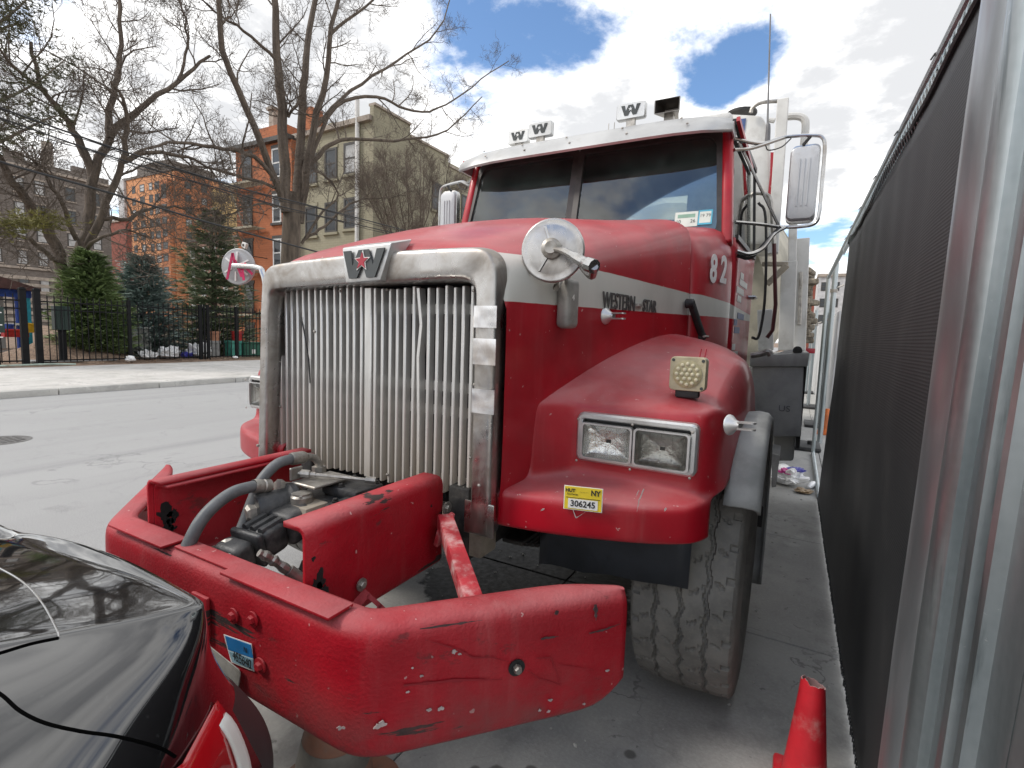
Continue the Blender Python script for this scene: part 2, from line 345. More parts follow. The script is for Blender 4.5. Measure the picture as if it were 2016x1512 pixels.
# ================================================================== SETTING
def asphalt():
    t = MT('asphalt'); n = t.noise(.5, 6, .6, (1, .25, 1)); f = t.noise(140, 3, .7); tr = t.noise(1.1, 5, .6, (1, .02, 1), (3, 0, 0)); st = t.noise(6, 5, .65, (1, .03, 1), (0, 4, 0))
    c = t.mix(t.step(n, .3, .7), (.255, .255, .252), (.31, .31, .305)); c = t.mix(t.step(tr, .52, .68), c, (.215, .215, .215)); c = t.mix(t.math('MULTIPLY', t.step(st, .58, .75), .55), c, (.13, .13, .135))
    c = t.mix(t.step(f, .40, .62), c, t.mix(.7, c, (.42, .415, .41))); crk = t.node('ShaderNodeTexVoronoi', feature='DISTANCE_TO_EDGE'); crk.inputs['Scale'].default_value = .55; wv_ = t.node('ShaderNodeVectorMath', operation='ADD'); nz_ = t.node('ShaderNodeTexNoise'); nz_.inputs['Scale'].default_value = 2.2; nz_.inputs['Detail'].default_value = 6; t.L.new(t.tc, nz_.inputs['Vector']); t.L.new(t.tc, wv_.inputs[0]); t.L.new(nz_.outputs['Color'], wv_.inputs[1]); t.L.new(wv_.outputs[0], crk.inputs['Vector']); c = t.mix(t.math('MULTIPLY', t.math('MULTIPLY', t.step(crk.outputs['Distance'], .012, .004), t.step(n, .46, .62)), .28), c, (.07, .07, .07)); c = t.mix(t.math('MULTIPLY', t.step(t.noise(2.5, 8, .7, off=(7, 1, 0)), .56, .70), .3), c, (.15, .15, .15)); c = t.mix(t.math('MULTIPLY', t.step(t.noise(190, 2, .5, off=(3, 1, 0)), .62, .7), .6), c, (.08, .08, .08))
    return t.done(c, .85, 0, t.bump(f, .5, .006))
def concrete(name, lo, hi, oil=False):
    t = MT(name); n = t.noise(1.3, 8, .62); f = t.noise(70, 4, .65); s = t.noise(3.5, 8, .68, (1, .5, 1), (5, 2, 0))
    c = t.mix(t.step(n, .3, .7), lo, hi); c = t.mix(t.math('MULTIPLY', t.step(f, .4, .75), .35), c, tuple(v*1.25 for v in hi)); c = t.mix(t.math('MULTIPLY', t.step(s, .5, .72), .5), c, tuple(v*.6 for v in lo))
    c = t.mix(t.math('MULTIPLY', t.step(t.noise(16, 3, .5, off=(1, 8, 0)), .68, .72), .5), c, (.07, .07, .07))
    rg = .82
    vv = t.node('ShaderNodeTexVoronoi', feature='DISTANCE_TO_EDGE'); vv.inputs['Scale'].default_value = .7; va = t.node('ShaderNodeVectorMath', operation='ADD'); vn = t.node('ShaderNodeTexNoise'); vn.inputs['Scale'].default_value = 3.; vn.inputs['Detail'].default_value = 7; t.L.new(t.tc, vn.inputs['Vector']); t.L.new(t.tc, va.inputs[0]); t.L.new(vn.outputs['Color'], va.inputs[1]); t.L.new(va.outputs[0], vv.inputs['Vector'])
    c = t.mix(t.math('MULTIPLY', t.math('MULTIPLY', t.step(vv.outputs['Distance'], .008, .002), t.step(n, .48, .58)), .55), c, tuple(v*.35 for v in lo)); c = t.mix(t.math('MULTIPLY', t.step(t.noise(2.2, 9, .7, off=(2, 9, 0)), .54, .68), .4), c, tuple(v*.5 for v in lo)); c = t.mix(t.math('MULTIPLY', t.step(t.noise(5, 9, .7, off=(6, 3, 0)), .58, .66), .35), c, tuple(min(1, v*1.35) for v in hi))
    if oil:
        g = t.node('ShaderNodeTexCoord'); x, y, z = t.xyz()
        dx = t.math('SUBTRACT', x, .05); dy = t.math('MULTIPLY', t.math('SUBTRACT', y, 1.35), .85)
        rr = t.math('SQRT', t.math('ADD', t.math('MULTIPLY', dx, dx), t.math('MULTIPLY', dy, dy)))
        k = t.step(t.math('ADD', rr, t.math('MULTIPLY', t.math('SUBTRACT', t.noise(3.2, 6, .6), .5), .55)), .68, .63)
        c = t.mix(k, c, (.018, .017, .017)); rg = t.math('SUBTRACT', .82, t.math('MULTIPLY', k, t.math('MULTIPLY', t.noise(30, 4), .5)))
        for (ox, oy, rad) in ((.62, -.02, .03), (.72, .05, .022), (.55, -.05, .018), (1.0, .3, .02)):
            ex = t.math('SUBTRACT', x, ox); ey = t.math('SUBTRACT', y, oy); r2 = t.math('SQRT', t.math('ADD', t.math('MULTIPLY', ex, ex), t.math('MULTIPLY', ey, ey)))
            c = t.mix(t.math('MULTIPLY', t.step(t.math('ADD', r2, t.math('MULTIPLY', t.noise(40, 3), .01)), rad+.012, rad), .7), c, (.05, .045, .04))
    return t.done(c, rg, 0, t.bump(f, .35, .004))
M['asphalt'] = asphalt(); M['conc'] = concrete('old_concrete', (.29, .285, .272), (.395, .39, .372), True); M['walk'] = concrete('pale_sidewalk', (.44, .425, .395), (.57, .55, .52)); M['joint'] = concrete('joint_dirt', (.10, .095, .09), (.15, .14, .13))
M['kerb'] = concrete('kerb_stone', (.36, .35, .33), (.48, .47, .44))
M['earth'] = pm('leaf_litter_earth', (.19, .125, .085), .95, 0, .45, 6, .5, 25, dirt=(.36, .28, .2), damt=.4, dscale=30)

gnd = tag(MB().add([(-900, -700, -.12), (900, -700, -.12), (900, 900, -.12), (-900, 900, -.12)], [(0, 1, 2, 3)]).build('ground', M['earth']), kind='structure')
road = tag(MB().box((-11.3, -60, -.11), (-1.22, 160, 0)).build('road', M['asphalt'], smooth=0), kind='structure')
pav = MB().box((-1.22, -20, -.115), (9, 90, -.012)).build('concrete_pavement', M['joint'], smooth=0); tag(pav, kind='structure')
ys = [-8.2, -6.6, -5.0, -3.4, -1.8, -.2, 1.4, 3.0, 4.6, 6.2, 7.8, 9.4, 11, 14.2, 17.4, 22, 30, 50]
for i in range(len(ys)-1):
    for x0, x1 in ((-1.22, .28), (.28, 1.82), (1.82, 3.4), (3.4, 6.0)):
        k = rng.uniform(0, .003)
        MB().box((x0+.004, ys[i]+.004, -.05), (x1-.004, ys[i+1]-.004, -k)).build('slab', M['conc'], pav, smooth=0, bevel=.004, seg=1)
# far side: kerb, sidewalk flags, planted strip
kb = MB().box((-11.52, -40, -.1), (-11.3, 160, .02)).build('kerb', M['joint'], smooth=0); tag(kb, kind='structure')
y = -8
while y < 60:
    l = 1.83; MB().box((-11.53, y+.006, -.08), (-11.29, y+l-.006, .13)).build('kerb_stone', M['kerb'], kb, bevel=.02, seg=2); y += l
fw = MB().box((-17.2, -40, -.1), (-11.53, 160, .105)).build('far_sidewalk', M['joint'], smooth=0); tag(fw, kind='structure')
y = -4.
while y < 45:
    for x0, x1 in ((-13.4, -11.54), (-15.3, -13.4), (-17.2, -15.3)):
        MB().box((x0+.007, y+.007, .08), (x1-.007, y+1.83-.007, .125+rng.uniform(-.004, .004))).build('slab', M['walk'], fw, smooth=0, bevel=.005, seg=1)
    y += 1.83
# park ground rising gently behind the fence
rows = []
for i in range(36):
    x = -17.2-i*1.2; row = []
    for j in range(60):
        yy = -6+j*1.2; z = .1+.02*i+.12*noise.noise(Vector((x*.35, yy*.35, 0)))*min(1, i/2); row.append((x, yy, z))
    rows.append(row)
tag(MB().grid(rows, flip=True).build('park_ground', M['earth'], smooth=180), kind='structure')
# manhole cover in the street
p = at(-4, 868, 'z', 0); mh = empty('manhole_cover', (p.x, p.y, .004), 'round rusty manhole cover set in the asphalt street', 'manhole cover')
M['iron_cover'] = pm('worn_cast_iron', (.15, .145, .14), .7, .2, .3, 20, .2, 60)
MB().lathe([(.31, 0), (.31, .004), (.28, .004), (.28, .002), (.0, .002)], p+Vector((0, 0, .0)), (0, 0, 1), 28).build('rim', M['iron_cover'], mh)
b = MB()
for i in range(9):
    for j in range(9):
        dx, dy = (i-4)*.065, (j-4)*.065
        if dx*dx+dy*dy < .062: b.box((p.x+dx-.02, p.y+dy-.02, .006), (p.x+dx+.02, p.y+dy+.02, .009))
tag(b.build('tread_pattern', M['iron_cover'], mh, smooth=0), kind='stuff')

# ------------------------------------------------------------------ iron fence
M['iron'] = pm('black_iron_paint', (.008, .008, .009), .75, 0, .3, 10, Specular_IOR_Level=.2)
FX = -18.2
def gz(x, y): return .1+.02*((-17.2-x)/1.2)
pk = None
def picket(parent, x, y, z0, z1):
    global pk
    if pk is None:
        pk = MB().box((-.011, -.011, 0), (.011, .011, 1.95)).add([(-.011, -.011, 1.95), (.011, -.011, 1.95), (.011, .011, 1.95), (-.011, .011, 1.95), (0, 0, 2.02)], [(0, 1, 4), (1, 2, 4), (2, 3, 4), (3, 0, 4)]).build('picket', M['iron'], None, smooth=0)
        o = pk
    else: o = pk.copy(); COL.objects.link(o)
    o.parent = parent; o.location = (x, y-parent.location.y if False else y, z0)
FZ = .14
def fence_run(name, y0, y1, label, posts, skip=()):
    root = empty(name, (FX, y0, FZ), label, 'fence', 'black iron park fence sections')
    b = lambda n, *q: MB().box(*q).build(n, M['iron'], root, smooth=0)
    b('rail', (FX-.018, y0, FZ+1.83), (FX+.018, y1, FZ+1.87)); b('rail', (FX-.018, y0, FZ+.08), (FX+.018, y1, FZ+.12)); b('rail', (FX-.018, y0, FZ+1.6), (FX+.018, y1, FZ+1.635))
    n = int((y1-y0)/.155)
    for i in range(1, n):
        yy = (y1-y0)*i/n
        picket(root, 0, yy, .05, 0)
    for py in posts:
        b('post', (FX-.045, py-.045, FZ-.3), (FX+.045, py+.045, FZ+2.05))
    return root
fence_run('iron_fence', 5.06, 7.35, 'black iron picket fence left part beside the gate posts, with the green cabinet behind', (7.35,))
fence_run('iron_fence', 7.45, 9.72, 'black iron picket fence section in front of the mulch mound and blue spruce', (9.68,))
fence_run('iron_fence', 9.95, 16.5, 'long black iron picket fence section in front of the tall spruce, running behind the truck', (9.98, 11.1, 12.6, 14.2, 15.8))
fence_run('iron_fence', 3.2, 4.62, 'black iron picket fence stub at the left edge of the photo by the notice board', (3.4,))
for yy, lab in ((4.66, 'left one of the two thick black gate posts by the blue playhouse'), (4.98, 'right one of the two thick black gate posts, at the end of the picket fence')):
    g = empty('gate_post', (FX, yy, .1), lab, 'post', 'gate posts of the park fence')
    MB().box((FX-.075, yy-.075, 0), (FX+.075, yy+.075, 2.3)).build('shaft', M['iron'], g, bevel=.01, seg=1)
    MB().lathe([(.11, 0), (.11, .03), (.05, .07), (.0, .08)], (FX, yy, 2.3), (0, 0, 1), 4).build('cap', M['iron'], g, smooth=0)
# bundle of posts where a folded gate leaf stands
g = empty('folded_gate', (FX+.05, 9.72, .12), 'folded black iron gate leaf standing between two fence sections', 'gate')
for k in range(4): MB().box((FX-.02+.05*(k % 2), 9.73+k*.055, .14), (FX+.03+.05*(k % 2), 9.76+k*.055, 2.2)).build('upright', M['iron'], g, smooth=0)
MB().box((FX-.01, 9.72, 2.0), (FX+.02, 9.94, 2.05)).build('rail', M['iron'], g, smooth=0); MB().box((FX-.01, 9.72, .35), (FX+.02, 9.94, .4)).build('rail', M['iron'], g, smooth=0)
# dark green cabinet panel on the fence
M['dgreen'] = pm('dark_green_metal', (.012, .03, .024), .5, .1, .2)
g = empty('equipment_cabinet', (FX-.3, 6.5, .1), 'dark green ribbed metal cabinet standing behind the iron fence', 'cabinet')
a = at(108, 602, 'x', FX-.35); c = at(141, 650, 'x', FX-.35)
MB().box((FX-.65, a.y, c.z), (FX-.35, c.y, a.z)).build('box', M['dgreen'], g, bevel=.01, seg=1)
for k in range(4): MB().box((FX-.35, a.y+(c.y-a.y)*(k+.3)/4, c.z+.02), (FX-.335, a.y+(c.y-a.y)*(k+.7)/4, a.z-.03)).build('rib', M['dgreen'], g, smooth=0)
MB().box((FX-.55, a.y+.1, .05), (FX-.45, c.y-.1, c.z)).build('stand', M['iron'], g, smooth=0)
# notice board at the left edge
M['sign'] = pm('dark_green_sign', (.010, .028, .022), .45, 0, .1)
g = empty('park_notice', (FX+.12, 4.1, .1), 'dark park notice board with white lines of print on the fence at the left edge', 'sign')
a = at(-25, 603, 'x', FX+.12); c = at(10, 655, 'x', FX+.12)
MB().box((FX+.10, a.y, c.z), (FX+.13, c.y, a.z)).build('panel', M['sign'], g, bevel=.006, seg=1)
b = MB()
for k in range(7): b.box((FX+.131, c.y-.34+.03*(k % 3), a.z-.17-.115*k), (FX+.134, c.y-.05-.05*((k*2) % 3), a.z-.14-.115*k))
b.lathe([(.045, 0), (.045, .004)], (FX+.131, c.y-.16, a.z-.52), (1, 0, 0), 12)
b.build('print', M['whiteplain'], g, smooth=0)
MB().box((FX+.09, c.y-.2, .1), (FX+.1, c.y-.12, c.z)).build('stand', M['iron'], g, smooth=0)

# ------------------------------------------------------------------ buildings
def brick_mat(name, col, mortar, sx=1., rough=.85, var=.25, stain=.35, course=.15):
    t = MT(name); x, y, z = t.xyz(); n = t.noise(.35, 7, .62); f = t.noise(5, 6, .7)
    v = t.node('ShaderNodeTexBrick'); v.inputs['Scale'].default_value = 1; v.inputs['Brick Width'].default_value = course*2.6; v.inputs['Row Height'].default_value = course; v.inputs['Mortar Size'].default_value = .012
    cb = t.node('ShaderNodeCombineXYZ'); t.L.new(t.math('ADD', x, y), cb.inputs[0]); t.L.new(z, cb.inputs[1]); t.L.new(cb.outputs[0], v.inputs['Vector'])
    v.inputs['Color1'].default_value = (*[c*(1-var) for c in col], 1); v.inputs['Color2'].default_value = (*[c*(1+var*.6) for c in col], 1); v.inputs['Mortar'].default_value = (*mortar, 1)
    c = t.mix(t.math('MULTIPLY', t.step(n, .45, .75), stain), v.outputs[0], tuple(k*.5 for k in col)); c = t.mix(t.math('MULTIPLY', t.step(f, .45, .75), .25), c, tuple(k*1.2 for k in col))
    return t.done(c, rough, 0, t.bump(f, .3, .02))
M['bgrey'] = brick_mat('sooty_grey_brick', (.18, .155, .135), (.12, .11, .10)); M['stone'] = pm('pale_band_stone', (.36, .31, .26), .85, 0, .25, 2, .2, 20)
M['borange'] = brick_mat('orange_brick', (.66, .29, .125), (.42, .26, .16), stain=.2); M['bdorange'] = brick_mat('darker_orange_brick', (.46, .17, .07), (.3, .15, .09), stain=.3)
M['byellow'] = brick_mat('tan_brick', (.62, .43, .18), (.38, .28, .15), stain=.15); M['bred'] = brick_mat('red_brick', (.25, .065, .04), (.2, .1, .08))
M['fe'] = brick_mat('orange_painted_brick', (.43, .15, .065), (.36, .11, .045), stain=.3, var=.08); M['khaki'] = brick_mat('khaki_stucco', (.34, .315, .225), (.28, .255, .175), stain=.4, var=.06)
M['mauve'] = brick_mat('brown_mauve_brick', (.26, .15, .11), (.22, .14, .11))
M['paleside'] = pm('pale_concrete_side', (.5, .5, .5), .8, 0, .2, 1)
M['roofing'] = pm('grey_roofing', (.12, .12, .12), .9, 0, .3, 2)
def pane_mat(name, col, rough):
    return pm(name, col, rough, 0, .4, .8, 0)
M['pane'] = pane_mat('window_pane', (.035, .04, .045), .08); M['pane2'] = pane_mat('window_with_blind', (.42, .42, .41), .25); M['frame'] = pm('dark_window_frame', (.05, .045, .04), .5); M['wframe'] = pm('white_window_frame', (.6, .6, .58), .5)
WIN = {}
def window(root, kind, P, U, nrm, w_, h_, frame, pane, sill=None, arch=False):
    "one sash window: proud frame and sill, pane and middle rail as sub-parts; alike windows share mesh data"
    key = (kind, round(w_, 2), round(h_, 2), pane.name, U)
    Uv = Vector(U); n = Vector(nrm)
    if key not in WIN:
        b = MB(); t = .09*w_+.03
        def q(a0, b0, a1, b1, d0, d1, bb):
            p0 = Uv*a0+Vector((0, 0, b0))+n*d0; p1 = Uv*a1+Vector((0, 0, b1))+n*d1
            bb.box((min(p0.x, p1.x), min(p0.y, p1.y), min(p0.z, p1.z)), (max(p0.x, p1.x), max(p0.y, p1.y), max(p0.z, p1.z)))
        q(-w_/2, 0, -w_/2+t, h_, 0, .06, b); q(w_/2-t, 0, w_/2, h_, 0, .06, b); q(-w_/2+t, h_-t, w_/2-t, h_, 0, .06, b); q(-w_/2+t, 0, w_/2-t, t, 0, .06, b); q(-w_/2+t, h_*.48, w_/2-t, h_*.48+t*.8, 0, .05, b)
        o = b.build('window', frame, None, smooth=0)
        pb = MB(); q(-w_/2+t, t, w_/2-t, h_-t, 0, .03, pb); pp = pb.build('pane', pane, None, smooth=0); kids = [pp]
        if sill:
            sb = MB(); q(-w_/2-.12, -.16, w_/2+.12, 0, 0, .14, sb); kids.append(sb.build('sill', sill, None, smooth=0))
            sb = MB(); q(-w_/2-.08, h_, w_/2+.08, h_+.22, 0, .05, sb); kids.append(sb.build('lintel', sill, None, smooth=0))
        for k in kids: k.parent = o
        WIN[key] = o
    else:
        s = WIN[key]; o = s.copy(); COL.objects.link(o)
        for ch in s.children: c = ch.copy(); COL.objects.link(c); c.parent = o
    o.parent = root; o.location = Vector(P)-ORG[root.name]
    return o
def block(root, name, a, b_, mat): return MB().box(a, b_).build(name, mat, root, smooth=0)
# 1 grey apartment house far left (its long front runs along the street)
bx = -91.
g = empty('apartment_building', (bx, 24, 0), 'soot grey six storey apartment house with pale stone bands at the far left', 'building', 'buildings behind the park')
block(g, 'wall', (bx-14, 8, -1), (bx, 38, 21.4), M['bgrey'])
block(g, 'cornice', (bx-14.3, 7.8, 21.4), (bx+.35, 38.2, 21.75), M['stone']); block(g, 'parapet', (bx-14, 8, 21.75), (bx, 38, 22.5), M['bgrey'])
for k in range(4): block(g, 'parapet_pier', (bx-.6, 12+k*7.2, 22.5), (bx+.05, 14+k*7.2, 23.3), M['bgrey'])
block(g, 'chimney', (bx-4, 31.6, 22.5), (bx-3, 32.6, 26.5), M['stone'])
for k in range(7): block(g, 'stone_band', (bx+.003, 8, .9+k*.95), (bx+.1, 38, 1.35+k*.95), M['stone'])
block(g, 'stone_band', (bx+.003, 8, 8.0), (bx+.2, 38, 8.3), M['stone'])
wy = [9.6, 12.4, 15.2, 18, 20.4, 22.6, 25, 27.6, 29.8, 33.2, 36.2]
for r_, z0 in enumerate((1.6, 4.9, 8.6, 11.8, 15., 18.2)):
    for j, yy in enumerate(wy):
        window(g, 'g', (bx, yy, z0), (0, 1, 0), (1, 0, 0), 1.15, 1.9, M['frame'], M['pane2'] if rng.random() < .55 else M['pane'], M['stone'])
# portal of the grey house
block(g, 'portal', (bx+.11, 30, 0), (bx+.6, 34, 3.6), M['stone']); block(g, 'door', (bx+.603, 31.2, 0), (bx+.66, 32.8, 2.7), M['frame'])
# 2 low red brick house between grey house and tower
g = empty('brick_house', (-110, 48, 0), 'plain red brick house wall between the grey house and the orange tower', 'building', 'buildings behind the park')
a = at(212, 440, 'y', 52); c = at(246, 445, 'y', 52)
block(g, 'wall', (a.x, 52, -1), (c.x+.3, 53, a.z), M['bred']); block(g, 'coping', (a.x-.2, 51.8, a.z), (c.x+.4, 53.2, a.z+.4), M['stone'])
# 3 orange tower block
ty, tx = 70.4, -134.5
a = at(242, 360, 'y', ty)
g = empty('tower_block', (tx, ty, 0), 'tall orange brick tower block with many windows and a tan panel on its right side', 'building', 'buildings behind the park')
block(g, 'wall', (a.x, ty, -1), (tx, 95, 38.4), M['borange']); block(g, 'roof_room', (-156, ty+2, 38.4), (-141, ty+14, 42.5), M['bgrey']); block(g, 'coping', (a.x-.2, ty-.2, 38.4), (tx+.2, 95.2, 39), M['bgrey'])
block(g, 'side_strip', (a.x-1.5, ty-.6, -1), (a.x+1.6, ty-.003, 38.6), M['paleside'])
block(g, 'bay', (tx-4.5, ty-1.2, -1), (tx-.6, ty-.003, 36.2), M['bdorange'])
block(g, 'side_panel', (tx+.003, 79.5, 26.5), (tx+.25, 88, 36.3), M['byellow'])
block(g, 'side_wall', (tx+.003, 70.5, -1), (tx+.12, 79.4, 38.2), M['bdorange'])
for r_ in range(12):
    for j, xx in enumerate((-153.8, -149.6, -145.4, -142.4)):
        window(g, 't', (xx, ty, 1.2+r_*3.05), (1, 0, 0), (0, -1, 0), 2.3 if j % 2 else 1.7, 1.9, M['frame'], M['pane2'] if rng.random() < .3 else M['pane'])
    window(g, 't', (tx-2.5, ty-1.2, 1.2+r_*3.05 if r_ < 11 else 33.4), (1, 0, 0), (0, -1, 0), 2.2, 1.7, M['frame'], M['pane'])
    for yy in (73.5, 77.5):
        if r_ > 6: window(g, 't', (tx+.12, yy, 1.2+r_*3.05), (0, 1, 0), (1, 0, 0), 1.5, 1.7, M['frame'], M['pane2'] if rng.random() < .3 else M['pane'])
# 4 brown house in front of the tower
a = at(368, 465, 'y', 50); c = at(470, 480, 'y', 50); tp = at(420, 472, 'y', 50)
g = empty('brick_house', (c.x, 50, 0), 'low brown brick house below the orange tower, behind the tall spruce', 'building', 'buildings behind the park')
block(g, 'wall', (a.x, 50, -1), (c.x+6, 58, tp.z), M['mauve']); block(g, 'coping', (a.x-.2, 49.8, tp.z), (c.x+6.2, 58.2, tp.z+.35), M['bgrey'])
for r_ in range(4):
    for k in range(6): window(g, 'm', (a.x+1.6+k*(c.x+4-a.x)/6, 50, tp.z-2.9-r_*3.2), (1, 0, 0), (0, -1, 0), 1.2, 1.8, M['wframe'], M['pane2'] if (k+r_) % 3 else M['pane'])
# 5 orange house with fire escape
fy = 21.6
a = at(464, 300, 'y', fy); c = at(574, 300, 'y', fy); zt = at(520, 286, 'y', fy).z
g = empty('orange_house', (c.x, fy, 0), 'orange painted brick house with rusty fire escapes and rooftop chimney', 'building', 'buildings behind the park')
block(g, 'wall', (a.x, fy, -1), (c.x, fy+12, zt), M['fe']); block(g, 'cornice', (a.x-.3, fy-.35, zt), (c.x, fy+12.2, zt+.28), M['frame'])
block(g, 'roof_room', (a.x+.5, fy+1.5, zt+.28), (a.x+3.2, fy+6, zt+2.0), M['fe']); b = MB(); b.box((a.x+.9, fy+2, zt+2), (a.x+1.4, fy+2.5, zt+3.4)); b.box((a.x+.78, fy+1.88, zt+3.4), (a.x+1.52, fy+2.62, zt+3.6)); b.build('chimney', M['stone'], g, smooth=0)
block(g, 'chimney', (c.x-1.2, fy+2, zt+.28), (c.x-.5, fy+3, zt+2.9), M['fe'])
tl = at(484, 310, 'y', fy); lv = []
for k in range(5):
    z0 = tl.z-1.75-k*2.95; lv.append(z0)
    window(g, 'f', (at(488, 400, 'y', fy).x, fy, z0), (1, 0, 0), (0, -1, 0), 1.05, 1.9, M['frame'], M['pane'], M['frame']); window(g, 'f', (c.x-1.5, fy, z0), (1, 0, 0), (0, -1, 0), .9, 1.9, M['wframe'], M['pane'], M['frame'])
x0, x1 = a.x-.15, c.x-2.6
for k, z0 in enumerate(lv[:4]):
    z0 -= .35
    e = MB()
    for s_ in range(7): e.box((x0, fy-1.1+s_*.15, z0), (x1, fy-1.02+s_*.15, z0+.05))
    e.box((x0, fy-1.15, z0-.08), (x1, fy-1.1, z0+.06))
    pl = e.build('fire_escape', pm('rusted_balcony', (.30, .27, .2), .8) if k == 0 else M['rustb'], g, smooth=0); M['rustb'] = pl.data.materials[0]
    e = MB(); e.box((x0, fy-1.14, z0+.95), (x1, fy-1.1, z0+1.0)); e.box((x0, fy-1.14, z0+.5), (x1, fy-1.11, z0+.53)); e.box((x0, fy-1.1, z0+.95), (x0+.04, fy-.02, z0+1.0)); e.box((x1-.04, fy-1.1, z0+.95), (x1, fy-.02, z0+1.))
    n_ = 22
    for s_ in range(n_+1): xx = x0+(x1-x0)*s_/n_; e.box((xx-.012, fy-1.135, z0), (xx+.012, fy-1.11, z0+.96))
    e.build('railing', M['frame'], pl, smooth=0)
    if k < 3:
        e = MB(); pA = Vector((x0+1.9, fy-.55, z0)); pB = Vector((x0+.7, fy-.55, z0+2.95-.0)); pA = Vector((x0+2.6, fy-.6, z0-2.95))if False else pA
        for s_ in (-.25, .25): e.bar(Vector((x0+.6, fy-.6+s_, z0)), Vector((x0+2.3, fy-.6+s_, z0-2.95)), .05, .14)
        for s_ in range(1, 11): t_ = s_/11; e.box((x0+.6+1.7*t_-.1, fy-.84, z0-2.95*t_), (x0+.6+1.7*t_+.1, fy-.36, z0-2.95*t_+.03))
        e.build('stair', M['rustb'], pl, smooth=0)
# white floodlight on the wall
lp = at(482, 483, 'y', fy-1.2); e = MB(); e.box(lp-Vector((.22, .1, .18)), lp+Vector((.22, .1, .18)), Matrix.Rotation(R(25), 3, 'Y')); lo_ = e.build('floodlight', M['whiteplain'], g, bevel=.02, seg=1)
MB().lathe([(.09, 0), (.09, .02)], lp+Vector((0, -.12, 0)), (0, -1, 0), 12).build('lamp', M['frame'], lo_)
# 6 khaki house
kx, ky = -21.87, 22.07
c0 = at(576, 430, 'y', ky).x; zl = at(600, 272, 'y', ky).z; zr = at(722, 240, 'y', ky).z
g = empty('khaki_house', (kx, ky, 0), 'tall khaki stucco house with stepped parapet and white drainpipe behind bare branches', 'building', 'buildings behind the park')
b = MB(); b.prism([(c0, -1), (kx, -1), (kx, zr), (c0, zl)], (0, ky, 0), (1, 0, 0), (0, 0, 1), -22); b.build('wall', M['khaki'], g, smooth=0)
b = MB(); b.prism([(c0-.1, zl), (kx+.2, zr), (kx+.2, zr+.3), (c0-.1, zl+.3)], (0, ky-.25, 0), (1, 0, 0), (0, 0, 1), -.6); b.build('cornice', M['stone'], g, smooth=0)
e = MB(); e.prism([(.0, -1), (0, 14.75), (3.3, 14.75), (3.3, 14.05), (7.5, 14.05), (7.5, 13.4), (22, 13.4), (22, -1)], (kx+.003, ky, 0), (0, 1, 0), (0, 0, 1), .3); e.build('side_wall', M['khaki'], g, smooth=0)
for y0, y1, zz in ((0, 3.3, 14.75), (3.3, 7.5, 14.05), (7.5, 22, 13.4)): block(g, 'coping', (kx-.1, ky+y0, zz), (kx+.42, ky+y1, zz+.14), M['stone'])
for k in range(4):
    for px in (613, 652, 690):
        q = at(px, 330+k*100, 'y', ky); window(g, 'k', (q.x, ky, 10.75-k*3.3+.12*(px-613)/40), (1, 0, 0), (0, -1, 0), 1.1, 1.9, M['frame'], M['pane2'] if (px+k) % 3 == 0 else M['pane'], M['khaki'])
for k in range(4):
    for yy in (6.2, 9.8): window(g, 'k', (kx+.303, ky+yy, 10.-k*3.3), (0, 1, 0), (1, 0, 0), 1.1, 1.9, M['frame'], M['pane'], M['khaki'])
q = at(703, 330, 'y', ky-.15)
MB().tube([(q.x, ky-.14, .2), (q.x, ky-.14, 15.2)], .13, 8).build('drainpipe', M['whiteplain'], g)
e = MB(); e.prism([(0, 0), (.55, 0), (.55, .9), (.35, 1.35), (0, 1.35)], (c0+1.2, ky+2, zl+.3), (1, 0, 0), (0, 0, 1), -.6); e.build('chimney', M['khaki'], g, smooth=0)
# distant houses at the end of the street
for px0, px1, pyt, yy, mt, lab in ((1588, 1612, 560, 150, 'bred', 'far away brick houses in the gap beyond the mixer'), (1612, 1640, 545, 110, 'paleside', 'pale grey building far down the street behind the fence poles')):
    a = at(px0, pyt, 'y', yy); c = at(px1, pyt, 'y', yy); g = empty('distant_building', (a.x, yy, 0), lab, 'building')
    block(g, 'wall', (a.x, yy, -.1), (c.x+6, yy+12, a.z), M[mt]); block(g, 'cornice', (a.x-.2, yy-.3, a.z), (c.x+6.2, yy+12, a.z+.5), M['stone'])
    for r_ in range(3):
        for k in range(4): window(g, 'd', (a.x+1+k*1.9, yy, a.z-2.6-r_*3), (1, 0, 0), (0, -1, 0), 1.0, 1.6, M['frame'], M['pane'])

